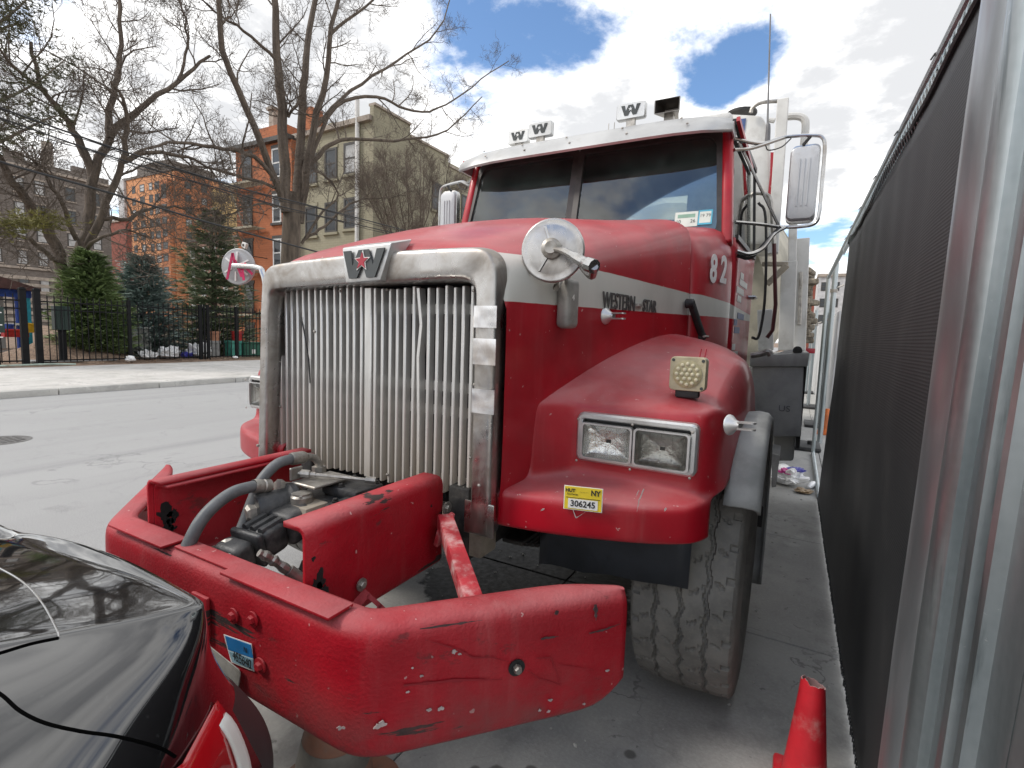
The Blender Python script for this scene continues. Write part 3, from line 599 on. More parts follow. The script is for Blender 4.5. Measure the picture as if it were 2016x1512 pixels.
# ------------------------------------------------------------------ trees
M['bark'] = pm('grey_brown_bark', (.105, .082, .062), .9, 0, .4, 5, .9, 14, stretch=(1, 1, .25)); M['twig'] = pm('bare_twig', (.12, .095, .076), .85, 0, .3, 8)
M['twigp'] = pm('pale_twig', (.16, .125, .10), .85, 0, .3, 8)
def wander(p, d, ln, r0, r1, n, rg, up=.0, wob=.35):
    pts = [Vector(p)]; rs = [r0]; d = Vector(d).normalized()
    for i in range(n):
        d = (d+Vector((rg.uniform(-wob, wob), rg.uniform(-wob, wob), rg.uniform(-wob, wob)+up))).normalized(); pts.append(pts[-1]+d*(ln/n)); rs.append(r0+(r1-r0)*(i+1)/n)
    return pts, rs
def branch(mb, pts, rs, lv, rg, spec):
    mb.tube(pts, rs, (7, 5, 4, 3, 3)[min(lv, 4)], caps=False)
    if lv >= len(spec): return
    n, l0, l1, spread, up = spec[lv]; m = len(pts)-1; tot = sum((pts[i+1]-pts[i]).length for i in range(m))
    for k in range(n):
        t = (.18 if lv else .3)+(1-(.18 if lv else .3))*(k+rg.random())/n; f = t*m; i = min(int(f), m-1); p = pts[i].lerp(pts[i+1], f-i); d = (pts[i+1]-pts[i]).normalized()
        s = d.orthogonal().normalized(); s = Matrix.Rotation(rg.uniform(0, 2*math.pi), 3, d) @ s
        dd = (d*(1-spread)+s*spread+Vector((0, 0, up))).normalized(); ln = rg.uniform(l0, l1)*(1.1-.45*t); r = max(.0065, (rs[i]+(rs[i+1]-rs[i])*(f-i))*.55); r = min(r, .018*ln+.004)
        q, rr = wander(p, dd, ln, r, max(.0045, r*.4), (5, 4, 3, 3)[min(lv, 3)], rg, .05, .28)
        branch(mb, q, rr, lv+1, rg, spec)
def limb_tree(name, label, root, trunk, limbs, spec, seed, group, bark='bark', twig='twig', xw=1.2):
    "trunk and limbs follow measured sight lines at the tree's distance; finer wood grows from them"
    rg = random.Random(seed); g = empty(name, root, label, 'tree', group)
    tb = MB(); cb = MB()
    tb.tube(bez(trunk[0], 5), [trunk[1][0]+(trunk[1][1]-trunk[1][0])*i/(5*(len(trunk[0])-1)) for i in range(5*(len(trunk[0])-1)+1)], 12, caps=False)
    lb = []
    for P, r0, r1 in limbs:
        pts = bez(P, 4); rs = [r0+(r1-r0)*i/(len(pts)-1) for i in range(len(pts))]
        pts = [p+Vector((rg.uniform(-1, 1), rg.uniform(-1, 1), rg.uniform(-1, 1)))*.05 for p in pts]
        tb.tube(pts, rs, 8, caps=False); lb.append((pts, rs))
    tb.build('trunk', M[bark], g, smooth=180)
    for pts, rs in lb: branch(cb, pts, rs, 0, rg, spec)
    cb.build('crown', M[twig], g, smooth=180)
    return g
def T(X, pts, dx=None):
    dx = dx or [0]*len(pts); return [at(px, py, 'x', X+d) for (px, py), d in zip(pts, dx)]
X = -20.
base = at(572, 700, 'x', X); base.z = .2
spec = [(10, 1.2, 2.8, .62, .1), (6, .6, 1.4, .6, .1), (5, .3, .8, .6, .1), (3, .2, .45, .6, .05)]
limbs = [
 (T(X, [(560, 400), (500, 250), (440, 100), (425, -60), (410, -200)], [0, .4, .8, 1, 1.2]), .17, .05),
 (T(X, [(562, 420), (556, 250), (545, 100), (540, -60), (545, -220)], [0, 0, .2, .2, .2]), .26, .07),
 (T(X, [(585, 430), (590, 300), (598, 180), (610, 60), (640, -80), (660, -200)], [0, -.3, -.5, -.8, -1, -1]), .24, .07),
 (T(X, [(590, 440), (610, 300), (640, 150), (660, 20), (700, -120)], [0, .3, .7, 1.2, 1.6]), .2, .06),
 (T(X, [(600, 180), (570, 225), (560, 218)], [0, .1, .1]), .07, .06),
 (T(X, [(612, 320), (660, 210), (740, 190), (800, 215), (860, 215), (930, 170), (1000, 120)], [.2, .6, 1, 1.4, 1.8, 2.2, 2.4]), .10, .03),
 (T(X, [(600, 330), (650, 285), (690, 275), (800, 275), (880, 255), (950, 190)], [0, .3, .6, 1.2, 1.6, 2]), .12, .03),
 (T(X, [(560, 380), (500, 310), (420, 290), (330, 280), (250, 310)], [0, .5, .8, 1, 1.1]), .11, .03),
 (T(X, [(553, 372), (480, 350), (400, 330), (320, 340)], [0, -.3, -.6, -1]), .08, .02),
 (T(X, [(600, 470), (640, 445), (690, 400), (740, 390), (800, 385)], [.1, .5, 1, 1.3, 1.5]), .08, .02),
 (T(X, [(592, 480), (625, 430), (665, 380), (630, 340), (600, 345)], [.1, .6, 1, 1.2, 1.2]), .07, .02),
 (T(X, [(560, 410), (520, 400), (470, 415), (430, 430)], [0, .6, 1.2, 1.5]), .06, .02),
 (T(X, [(620, 250), (690, 180), (780, 120), (860, 60), (900, -40)], [.4, 0, -.3, -.6, -.8]), .10, .03),
 (T(X, [(545, 120), (480, 60), (420, 20), (340, -60)], [.2, -.4, -.8, -1]), .08, .02),
 (T(X, [(650, 70), (720, 10), (800, -40)], [1, 1.4, 1.8]), .08, .03),
]
limb_tree('bare_tree', 'big bare tree with several upright stems in front of the khaki and orange houses', base, (T(X, [(572, 700), (570, 600), (572, 520), (574, 430), (575, 380)]), (.52, .36)), limbs, spec, 3, 'bare trees in the park')
X = -21.
base = at(160, 700, 'x', X); base.z = .2
spec2 = [(10, 1.2, 2.8, .62, .05), (6, .6, 1.4, .6, .1), (5, .3, .8, .6, .1), (3, .2, .45, .6, .05)]
limbs = [
 (T(X, [(125, 560), (110, 480), (70, 420), (40, 380), (10, 330), (-40, 250)], [0, 0, .3, .6, .9, 1.2]), .2, .07),
 (T(X, [(150, 540), (175, 430), (185, 350), (215, 270), (270, 215), (350, 160), (410, 110)], [0, -.2, -.3, -.2, .2, .6, 1]), .21, .05),
 (T(X, [(183, 345), (160, 290), (140, 250), (110, 210), (80, 170), (60, 80)], [-.3, -.4, -.4, -.3, -.2, 0]), .15, .05),
 (T(X, [(215, 270), (220, 200), (235, 130), (235, 40), (225, -80)], [-.2, -.4, -.6, -.6, -.6]), .13, .05),
 (T(X, [(160, 500), (210, 400), (240, 320), (250, 240), (240, 190), (215, 160)], [0, .6, 1, 1.3, 1.4, 1.4]), .14, .03),
 (T(X, [(200, 430), (250, 430), (300, 410), (360, 410), (420, 450)], [.4, .8, 1, 1.2, 1.4]), .08, .02),
 (T(X, [(240, 320), (300, 300), (370, 310), (410, 330), (450, 380)], [1, 1.2, 1.4, 1.5, 1.6]), .09, .02),
 (T(X, [(150, 470), (120, 400), (90, 340), (60, 310), (0, 290)], [0, .7, 1.1, 1.4, 1.6]), .08, .02),
 (T(X, [(165, 500), (190, 470), (250, 455), (300, 470)], [0, 1, 1.6, 2]), .07, .02),
 (T(X, [(120, 520), (60, 470), (10, 460), (-40, 440)], [0, .8, 1.3, 1.6]), .08, .03),
 (T(X, [(90, 180), (30, 130), (-30, 60)], [0, .4, .8]), .07, .02),
 (T(X, [(350, 160), (370, 90), (360, 20), (340, -60)], [.6, .6, .6, .6]), .06, .02),
]
limb_tree('bare_tree', 'bare forked tree on the left in front of the grey apartment house', base, (T(X, [(160, 700), (135, 620), (130, 560), (138, 530)]), (.29, .25)), limbs, spec2, 5, 'bare trees in the park')
# bare shrubby tree behind the bonnet
X = -19.; base = at(815, 690, 'x', X); base.z = .2; rgx = random.Random(11); limbs = []
for k in range(16):
    bx_ = 815+rgx.uniform(-12, 12); tx_ = 815+(k-7.5)*15+rgx.uniform(-8, 8); tp_ = 280+abs(k-7.5)*9+rgx.uniform(-15, 40)
    limbs.append((T(X, [(bx_, 600), ((bx_*.6+tx_*.4), 480), (tx_*.85+bx_*.15, 380), (tx_, tp_)], [0, rgx.uniform(-.4, .4), rgx.uniform(-.8, .8), rgx.uniform(-1, 1)]), .05, .012))
limb_tree('bare_shrub', 'many stemmed bare shrub tree behind the truck bonnet, before the khaki wall', base, (T(X, [(815, 690), (815, 640), (815, 600)]), (.16, .1)), limbs, [(16, .7, 1.6, .45, .25), (8, .35, .8, .5, .2), (4, .2, .45, .5, .1)], 12, 'bare trees in the park', 'bark', 'twigp')

M['needle'] = {}
def needle_mat(name, a, b_):
    t = MT(name); n = t.noise(1.4, 5, .6); f = t.noise(30, 2, .5); c = t.mix(t.step(n, .3, .7), a, b_); c = t.mix(t.math('MULTIPLY', t.step(f, .4, .7), .4), c, tuple(v*1.5 for v in b_)); return t.done(c, .65, 0)
def spruce(label, px, X, pyb, pyt, half_px, mat, seed, dens=1., tilt=.12, low=.35, name='spruce_tree'):
    rg = random.Random(seed); B = at(px, pyb, 'x', X); Tt = at(px, pyt, 'x', X); H = Tt.z-.2; dl = (B-CP).dot(_fw); RR = half_px*dl/FPX
    base = Vector((B.x, B.y, .2)); g = empty(name, base, label, 'tree', 'evergreens behind the iron fence')
    MB().tube([base, base+Vector((0, 0, H*.6)), base+Vector((0, 0, H*.97))], [.16, .09, .015], 8).build('trunk', M['bark'], g, smooth=180)
    b = MB(); wh = int(12*dens+5)
    for w_ in range(wh):
        h = low+(1-low/H*1.0)*0; t = w_/(wh-1); h = low+(H*.985-low)*t
        prof = (1-t)**.78*RR*1.02*(.8+.2*min(1, t*5))+.1
        nb = max(5, int(17*(1-t)*dens+5))
        for k in range(nb):
            a = 2*math.pi*(k+rg.random()*.8)/nb+w_; ln = prof*rg.uniform(.62, 1.18); el = tilt-.45*(1-t)*.6+.55*t+rg.uniform(-.12, .12)
            d = Vector((math.cos(a), math.sin(a), 0)); n_ = 6; p0 = base+Vector((0, 0, h+rg.uniform(-.1, .1))); side = Vector((-d.y, d.x, 0))
            for s_ in range(1, n_+1):
                u = s_/n_; c = p0+d*(ln*u)+Vector((0, 0, ln*u*el-.16*ln*math.sin(math.pi*u*.9)+.10*ln*u*u))
                for q in range(int(9*dens)+3):
                    sg_ = rg.uniform(-1, 1); wd = ln*.36*(1-u*.6)+.06; pc = c+side*sg_*wd+Vector((0, 0, rg.uniform(-.03, .03)-.07*abs(sg_)))
                    dd = (d*rg.uniform(.5, 1)+side*sg_*rg.uniform(.5, 1.1)+Vector((0, 0, rg.uniform(-.15, .35)))).normalized(); L_ = rg.uniform(.16, .36); wv = dd.cross(Vector((rg.uniform(-.5, .5), rg.uniform(-.5, .5), 1))).normalized()*rg.uniform(.03, .06)
                    b.add([pc-wv*.7, pc+wv*.7, pc+dd*L_+wv*.35, pc+dd*L_-wv*.35], [(0, 1, 2, 3)])
    b.build('crown', mat, g, smooth=0); return g
nb_ = needle_mat('blue_spruce_needles', (.16, .22, .205), (.34, .42, .39)); nd_ = needle_mat('dark_spruce_needles', (.115, .155, .09), (.26, .31, .19)); ng_ = needle_mat('yew_needles', (.12, .18, .075), (.27, .35, .15))
spruce('tall dark spruce, the highest of the evergreens, right of the others', 424, -21.5, 690, 415, 92, nd_, 21, 1.15)
spruce('grey blue spruce of medium height between the bushy yew and the tall spruce', 284, -21.3, 690, 505, 74, nb_, 22, 1.0)
spruce('dark bushy yew like evergreen left of the blue spruce', 183, -20.1, 690, 500, 62, ng_, 23, 1.0, .5, name='yew_tree')
# pine whose boughs reach in from the left
pl_ = needle_mat('olive_pine_needles', (.085, .085, .018), (.19, .17, .045)); pd_ = needle_mat('dark_pine_needles', (.035, .04, .02), (.09, .085, .04))
X = -19.; base = at(-120, 700, 'x', X); base.z = .15
g = empty('pine_tree', base, 'pine just outside the left edge with olive needle tufts on boughs reaching in', 'tree', 'evergreens behind the iron fence')
tb = MB(); tb.tube(T(X, [(-120, 700), (-115, 400), (-105, 100), (-100, -100)]), [.3, .24, .18, .1], 9); rg = random.Random(9); nb = MB(); nb2 = MB()
for P, far in (([(-112, 480), (-40, 455), (40, 445), (112, 438)], 0), ([(-108, 230), (-40, 210), (20, 190), (75, 160), (125, 120)], 1), ([(-108, 300), (-30, 290), (20, 270), (90, 235), (130, 225)], 1), ([(-104, 90), (-40, 70), (30, 20), (70, -20)], 1), ([(-108, 200), (-50, 120), (0, 60), (50, 45)], 1)):
    pts = bez(T(X+.5, P), 6); tb.tube(pts, [.06*(1-i/len(pts))+.012 for i in range(len(pts))], 6)
    for i, p in enumerate(pts[6:]):
        for q in range(46 if not far else 22):
            c = p+Vector((rg.gauss(0, .28), rg.gauss(0, .28), rg.gauss(.06, .13))); 
            for w_ in range(4):
                d = Vector((rg.gauss(0, 1), rg.gauss(0, 1), abs(rg.gauss(.4, .6)))).normalized(); wv = d.orthogonal().normalized()*.014; l_ = rg.uniform(.09, .2)
                (nb if not far else nb2).add([c-wv, c+wv, c+d*l_], [(0, 1, 2)])
tb.build('trunk', M['bark'], g, smooth=180); nb.build('needle_tufts', pl_, g, smooth=0); nb2.build('crown', pd_, g, smooth=0)

# ------------------------------------------------------------------ overhead wires
M['wire'] = pm('black_cable', (.015, .015, .016), .5)
for P, r_, lab in (([(-60, 185), (0, 212), (250, 300), (480, 372), (600, 402), (860, 470)], .022, 'upper black overhead cable crossing in front of the bare trees'),
                   ([(-60, 205), (0, 232), (250, 318), (480, 385), (600, 418), (860, 478)], .018, 'middle overhead cable just below the upper one'),
                   ([(-60, 288), (0, 318), (200, 375), (390, 432), (520, 468), (640, 500)], .028, 'lowest thick overhead cable hanging over the spruces')):
    pts = bez([at(px, py, 'x', -14.) for px, py in P], 8); g = empty('overhead_cable', pts[0], lab, 'cable', 'overhead cables along the street')
    MB().tube(pts, r_, 6).build('strand', M['wire'], g)
    if r_ < .025: MB().tube([p+Vector((0, 0, -.06+.03*math.sin(i))) for i, p in enumerate(pts)], .011, 5).build('strand', M['wire'], g)

# ------------------------------------------------------------------ things in the park
M['mulch'] = pm('wood_chip_mulch', (.20, .135, .095), .95, 0, .5, 14, .6, 40, dirt=(.42, .33, .24), damt=.5, dscale=24)
c = at(125, 694, 'x', -20.3); rows = []
for i in range(22):
    row = []
    for j in range(36):
        a = 2*math.pi*j/36; rr = 3.0*i/21; h = .72*math.exp(-(rr/1.35)**2)
        p = Vector((c.x+rr*math.cos(a), c.y+rr*1.15*math.sin(a), 0)); p.z = .05+h*(1+.35*noise.noise(p*1.3))+.05*noise.noise(p*5); row.append(p)
    rows.append(row)
g = tag(MB().grid(rows, closed=True, flip=True).build('mulch_mound', M['mulch'], smooth=180), 'heap of brown wood chip mulch behind the iron fence', 'mulch heap')
chip = MB(); rg = random.Random(4)
for k in range(2600):
    p = Vector((rg.uniform(-27, -17.3), rg.uniform(3.5, 17), 0)); dxy = math.hypot(p.x-c.x, (p.y-c.y)/1.15); p.z = max(gz(p.x, p.y)+.03, .07+.72*math.exp(-(dxy/1.35)**2)); a = rg.uniform(0, 6.28); l_ = rg.uniform(.03, .1); d = Vector((math.cos(a), math.sin(a), rg.uniform(-.2, .5)))*l_; s_ = Vector((-math.sin(a), math.cos(a), .2))*l_*.3
    chip.add([p, p+d, p+d+s_, p+s_], [(0, 1, 2, 3)])
tag(chip.build('leaf_litter', pm('dry_leaf_litter', (.33, .23, .15), .9, 0, .5, 3), smooth=0), 'scattered dry leaves and wood chips on the earth behind the fence', 'leaf litter', kind='stuff')
# gravel path piece
p0 = at(75, 712, 'x', -18.6); tag(MB().box((-21.5, p0.y-.2, .17), (-18.45, p0.y+2.0, .215)).build('park_path', M['asphalt'], smooth=0), kind='structure')
# blue playhouse
M['pblue'] = pm('bright_blue_paint', (.02, .065, .33), .5); M['pcyan'] = pm('turquoise_paint', (.03, .34, .44), .5); M['proof'] = pm('reddish_roof', (.10, .05, .045), .8); M['pred'] = pm('red_plastic', (.40, .02, .02), .45); M['pyel'] = pm('yellow_plastic', (.62, .38, .02), .45); M['porange'] = pm('orange_plastic', (.60, .15, .03), .5)
X = -24.; e0 = at(-90, 560, 'x', X); e1 = at(46, 565, 'x', X); gx = at(30, 690, 'x', X)
g = empty('playhouse', (X, e1.y, .2), 'blue playground shelter with a reddish roof at the left edge', 'playhouse')
e = MB(); e.prism([(e0.y, e1.z-.05), (e1.y+.35, e1.z-.15), (e1.y+.35, e1.z-.05), ((e0.y+e1.y)/2, e1.z+.34), (e0.y, e1.z+.3)], (X-2.4, 0, 0), (0, 1, 0), (0, 0, 1), 2.9); e.build('roof', M['proof'], g, smooth=0)
for yy, mt, w_ in ((e1.y-.12, 'pblue', .2), (e1.y+.12, 'pcyan', .12), (e1.y-1.4, 'pblue', .2)): block(g, 'post', (X-w_, yy-w_/2, .1), (X, yy+w_/2, e1.z-.12), M[mt])
block(g, 'wall', (X-2.2, e0.y, .1), (X-2.0, e1.y, e1.z-.12), M['boxgrey']); block(g, 'beam', (X-.1, e0.y, e1.z-.4), (X+.05, e1.y+.2, e1.z-.12), M['pblue'])
block(g, 'counter', (X-.3, e0.y, 1.2), (X+.1, e1.y-.1, 1.28), M['whiteplain'])
block(g, 'floor', (X-2.2, e0.y, .1), (X+.1, e1.y, .22), M['joint'])
def crate(name, px0, px1, py0, py1, X, mt, lab, cat, d=.6):
    a = at(px0, py0, 'x', X); c = at(px1, py1, 'x', X); zb = gz(X, 0)
    g = empty(name, ((X-d/2), (a.y+c.y)/2, zb), lab, cat); o = MB(); y0, y1, z0, z1 = a.y, c.y, min(c.z, zb+.02), a.z; t_ = .04
    z0 = max(zb-.02, c.z)if c.z > zb+.3 else zb-.02
    o.box((X-d, y0, z0), (X, y1, z0+.05)); o.build('base', M[mt], g, smooth=0)
    for q in (((X-d, y0, z0+.05), (X, y0+t_, z1)), ((X-d, y1-t_, z0+.05), (X, y1, z1)), ((X-d, y0+t_, z0+.05), (X-d+t_, y1-t_, z1)), ((X-t_, y0+t_, z0+.05), (X, y1-t_, z1))): MB().box(*q).build('side', M[mt], g, smooth=0, bevel=.008, seg=1)
    MB().box((X-.02, y0-.03, z1-.07), (X+.03, y1+.03, z1)).build('rim', M[mt], g, smooth=0, bevel=.008, seg=1)
    return g
crate('toy_box', 8, 58, 648, 664, -22.6, 'pred', 'low red plastic toy box beside the blue shelter', 'box')
crate('toy_bin', 53, 68, 636, 655, -22.0, 'pyel', 'yellow plastic bin behind the right gate post', 'bin')
crate('toy_tub', 16, 28, 638, 650, -23.2, 'pblue', 'small blue tub at the foot of the shelter', 'tub')
cn_ = at(73, 660, 'x', -21.8); g = empty('small_cone', (cn_.x, cn_.y, gz(-21.8, 0)), 'small orange cone beside the yellow bin in the playground', 'traffic cone')
zb = gz(-21.8, 0); MB().box((cn_.x-.2, cn_.y-.2, zb), (cn_.x+.2, cn_.y+.2, zb+.04)).build('base', M['porange'], g, smooth=0); MB().lathe([(.14, 0), (.04, .5), (.03, .5)], (cn_.x, cn_.y, zb+.04), (0, 0, 1), 14).build('cone', M['porange'], g)
M['terra'] = pm('terracotta', (.42, .2, .12), .8); M['bgreen'] = pm('green_bin_plastic', (.02, .11, .07), .5); M['tgreen'] = pm('teal_paint', (.06, .28, .22), .6); M['cblock'] = pm('grey_concrete_block', (.26, .26, .25), .9)
def pot(px0, px1, py0, py1, X, mt, lab):
    a = at(px0, py0, 'x', X); c = at(px1, py1, 'x', X); cy = (a.y+c.y)/2; r_ = (c.y-a.y)/2; g = empty('plant_pot', (X, cy, c.z), lab, 'plant pot')
    MB().lathe([(r_*.72, 0), (r_*.92, a.z-c.z-.1), (r_, a.z-c.z-.1), (r_, a.z-c.z), (r_*.85, a.z-c.z), (r_*.8, a.z-c.z-.08), (0, a.z-c.z-.08)], (X, cy, c.z), (0, 0, 1), 18).build('body', M[mt], g)
    MB().lathe([(r_*.8, -.07), (r_*.5, .0), (0, .02)], (X, cy, a.z-.01), (0, 0, 1), 12).build('soil', M['earth'], g)
def cblock(px0, px1, py0, py1, X, mt, lab):
    a = at(px0, py0, 'x', X); c = at(px1, py1, 'x', X); g = empty('block_stand', (X, (a.y+c.y)/2, .2), lab, 'block'); zz = a.z
    MB().box((X-.5, a.y, zz-.12), (X, c.y, zz)).build('top', M[mt], g, bevel=.015, seg=1); MB().box((X-.46, a.y+.03, gz(X, 0)-.05), (X-.02, c.y-.03, zz-.12)).build('body', M[mt], g, bevel=.01, seg=1)
cblock(411, 436, 671, 702, -19.3, 'cblock', 'grey concrete block under the terracotta pot'); pot(413, 433, 652, 671, -19.55, 'terra', 'terracotta pot on the grey block under the tall spruce')
cblock(454, 478, 671, 700, -19.2, 'tgreen', 'teal and grey block under the dark red pot'); pot(455, 478, 652, 671, -19.45, 'pred', 'dark red pot on the teal block near the truck mirror')
a = at(481, 674, 'x', -19.1); c = at(517, 703, 'x', -19.1); g = empty('green_crate', (-19.4, a.y, gz(-19, 0)), 'dark green plastic crate with a white mark behind the fence, next to the truck', 'crate')
MB().box((-19.8, a.y, gz(-19, 0)), (-19.1, c.y, a.z-.06)).build('body', M['bgreen'], g, bevel=.02, seg=1); MB().box((-19.84, a.y-.03, a.z-.055), (-19.06, c.y+.03, a.z)).build('lid', M['bgreen'], g, bevel=.015, seg=1)
MB().box((-19.1, (a.y+c.y)/2-.08, c.z+.16), (-19.094, (a.y+c.y)/2+.08, c.z+.34)).build('mark', M['whiteplain'], g, smooth=0)
a = at(252, 646, 'x', -20.4); c = at(298, 680, 'x', -20.4); g = empty('grey_board', (-20.4, a.y, .2), 'grey board with a white top edge leaning by the blue spruce', 'board')
MB().box((-20.45, a.y, c.z-.2), (-20.4, c.y, a.z)).build('panel', M['boxgrey'], g, smooth=0); MB().box((-20.47, a.y, a.z+.002), (-20.38, c.y, a.z+.05)).build('edge', M['whiteplain'], g, smooth=0)
# litter along the fence
M['bag'] = pm('white_plastic_bag', (.72, .72, .72), .35, 0, .1); M['bagp'] = pm('magenta_plastic', (.45, .03, .22), .4); M['bagb'] = pm('violet_blue_plastic', (.05, .05, .30), .4)
def crumple(name, P, r_, mt, lab, cat, seed, flat=.55, group=None, parent=None):
    me = bmesh.new(); bmesh.ops.create_icosphere(me, subdivisions=4, radius=1); b = MB(); V = []
    for v in me.verts:
        n_ = v.co.normalized(); k = 1+.55*noise.noise(n_*1.6+Vector((seed, 0, 0)))+.28*abs(noise.noise(n_*4.5+Vector((0, seed, 0))))+.12*noise.noise(n_*11)
        V.append(Vector(P)+Vector((n_.x*r_*k, n_.y*r_*k, (n_.z*.9+.8)*r_*flat*k)))
    zmin = min(v.z for v in V); V = [Vector((v.x, v.y, v.z-zmin+P[2])) for v in V]
    b.add(V, [tuple(x.index for x in f.verts) for f in me.faces]); me.free()
    o = b.build(name, M[mt], parent, origin=P if parent is None else None, smooth=25)
    if parent is None: tag(o, lab, cat, group)
    return o
for i, (px, py, r_, mt, lab) in enumerate(((292, 702, .22, 'bag', 'white plastic bag by the folded gate'), (333, 694, .3, 'bag', 'large white bundle of plastic behind the fence below the blue spruce'), (395, 690, .38, 'bag', 'grey white sheet bundle behind the fence under the tall spruce'), (368, 692, .18, 'bagb', 'white and violet scrap standing against the fence'), (257, 711, .13, 'bag', 'small white scrap on the earth before the fence, left of the folded gate'), (463, 704, .08, 'bag', 'tiny white scrap on the earth before the fence, near the truck'))):
    q = at(px, py, 'x', -17.85 if i > 3 else -18.9); crumple('litter', (q.x, q.y, .15), r_, mt, lab, 'litter', i*3.3, .7, 'litter along the park fence')
q = at(40, 714, 'x', -17.7); MB_ = MB(); MB_.tube(bez([(q.x, q.y-1.6, .17), (q.x+.1, q.y-.4, .16), (q.x, q.y+.6, .16), (q.x+.2, q.y+1.2, .15)], 6), .03, 6); tag(MB_.build('garden_hose', pm('pale_green_hose', (.36, .44, .38), .5)), 'pale green hose lying along the foot of the fence at the left', 'hose')
# ================================================================== TRUCK
TR = empty('mixer_truck', (0, 0, 0), 'red and white conventional concrete mixer truck with battered bumper and dented chrome grille', 'truck')
def onplane(px, py, P, n):
    d = ray(px, py); n = Vector(n); return CP+d*((Vector(P)-CP).dot(n)/d.dot(n))
HC = -.035
def hw(Y): return .615+.2207*Y
def lerp(a, b, t): return a+(b-a)*t
# bonnet: lofted sections from the grille shell back to the cowl
def hood_sec(Y, dz=0, zb=.87, grow=0):
    t = Y/1.45; w_ = hw(Y)+grow; zc = 1.825+dz+.60*t-.225*t*t; zs = 1.768+dz+.335*t+.045*t*t
    half = [(0, zc), (.3*w_, zc-.004), (.52*w_, zc-.016-.02*t), (.70*w_, lerp(zc, zs, .45)), (w_-.13, zs+.022), (w_-.055, zs-.012), (w_-.018, zs-.055), (w_-.004, zs-.12), (w_, 1.62), (w_, 1.3), (w_, 1.05), (w_-.01, zb)]
    R_ = [Vector((HC+a, Y, z)) for a, z in half]; L_ = [Vector((HC-a, Y, z)) for a, z in half[:0:-1]]
    return L_+R_
rows = [hood_sec(y, d_) for y, d_ in ((.015, -.06), (.03, -.012))]+[hood_sec(y) for y in (.07, .16, .35, .6, .85, 1.1, 1.3, 1.42, 1.45)]
last = hood_sec(1.45, -.02, .87, -.02); rows.append(last)
hood = MB().grid(rows, flip=False).build('hood', M['red'], TR, smooth=180, sub=1)
# cowl behind the bonnet seam and the lower cab
rows = []
for Y, w_, zt in ((1.468, .80, 1.9), (1.458, .905, 2.02), (1.460, .925, 2.045), (1.56, .955, 2.075), (1.75, .99, 2.12), (1.98, 1.028, 2.17), (2.04, 1.035, 2.18)):
    half = [(0, zt+.075), (.6*w_, zt+.07), (w_-.14, zt+.05), (w_-.06, zt+.022), (w_-.02, zt-.035), (w_, zt-.16), (w_+.004, 1.6), (w_+.004, 1.0)]
    rows.append([Vector((-a, Y, z)) for a, z in half[:0:-1]]+[Vector((a, Y, z)) for a, z in half])
MB().grid(rows).build('cowl', M['red'], TR, smooth=180, sub=1)
# fenders
A_ = [(.555, .02), (.70, .035), (.85, .075), (1.0, .125), (1.10, .175), (1.165, .225), (1.195, .275), (1.208, .325)]
B_ = [(.60, .15), (.705, .270), (.76, .298), (.95, .298), (1.11, .298), (1.172, .318), (1.212, .38), (1.242, .47)]
def frow(P, z, dy=0, last=None, zz=None):
    o = [Vector((x, y+dy, z)) for x, y in P]
    if last: o[-1] = Vector(last)
    return o
def trow(Y, zs, xs, last, yo=.04):
    o = [Vector((x, Y+(yo if i > 5 else 0), z)) for i, (x, z) in enumerate(zip(xs, zs))]; o.append(Vector(last)); return o
FR = [frow(A_, .862, .012), frow(A_, .868), frow(A_, .90), frow(A_, .965), frow(A_, .985, .006), frow(A_, .995, .035),
      frow(B_, 1.003, -.012), frow(B_, 1.03), frow(B_, 1.14, .003, (1.25, .57, 1.03)), frow(B_, 1.235, .008, (1.254, .65, 1.086)), frow(B_, 1.272, .02, (1.256, .71, 1.112)),
      frow(B_, 1.293, .055, (1.258, .76, 1.134)),
      trow(.56, (1.41, 1.395, 1.375, 1.36, 1.335, 1.295, 1.235), (.66, .80, .90, 1.0, 1.1, 1.185, 1.24), (1.262, .85, 1.158)),
      trow(.80, (1.475, 1.462, 1.45, 1.435, 1.41, 1.365, 1.30), (.72, .85, .94, 1.03, 1.115, 1.19, 1.245), (1.264, .97, 1.17), .03),
      trow(1.1, (1.54, 1.525, 1.515, 1.50, 1.475, 1.43, 1.36), (.79, .90, .98, 1.06, 1.13, 1.2, 1.25), (1.265, 1.12, 1.152), .0),
      trow(1.38, (1.56, 1.545, 1.53, 1.51, 1.48, 1.43, 1.35), (.86, .93, 1.0, 1.07, 1.14, 1.205, 1.252), (1.265, 1.29, 1.08), -.02),
      trow(1.62, (1.50, 1.485, 1.47, 1.45, 1.42, 1.36, 1.27), (.9, .95, 1.01, 1.08, 1.14, 1.205, 1.252), (1.265, 1.45, .94), -.04)]
for s_ in (1, -1):
    rows = [[Vector((v.x*s_, v.y, v.z)) for v in r_] for r_ in FR]
    f = MB().grid(rows, flip=(s_ < 0)).build('fender', M['fred'], TR, smooth=180, sub=2)
    ca_ = f.data.attributes.new('crease_edge', 'FLOAT', 'EDGE')
    for e in f.data.edges:
        (ra, ca), (rb, cb) = divmod(e.vertices[0], 8), divmod(e.vertices[1], 8)
        if ca == cb == 5: ca_.data[e.index].value = .62 if min(ra, rb) >= 11 else .3
        if ra == rb == 3: ca_.data[e.index].value = .35
        if ra == rb == 10 and max(ca, cb) <= 5: ca_.data[e.index].value = .25
    md = f.modifiers.new('solid', 'SOLIDIFY'); md.thickness = .012; md.offset = -1
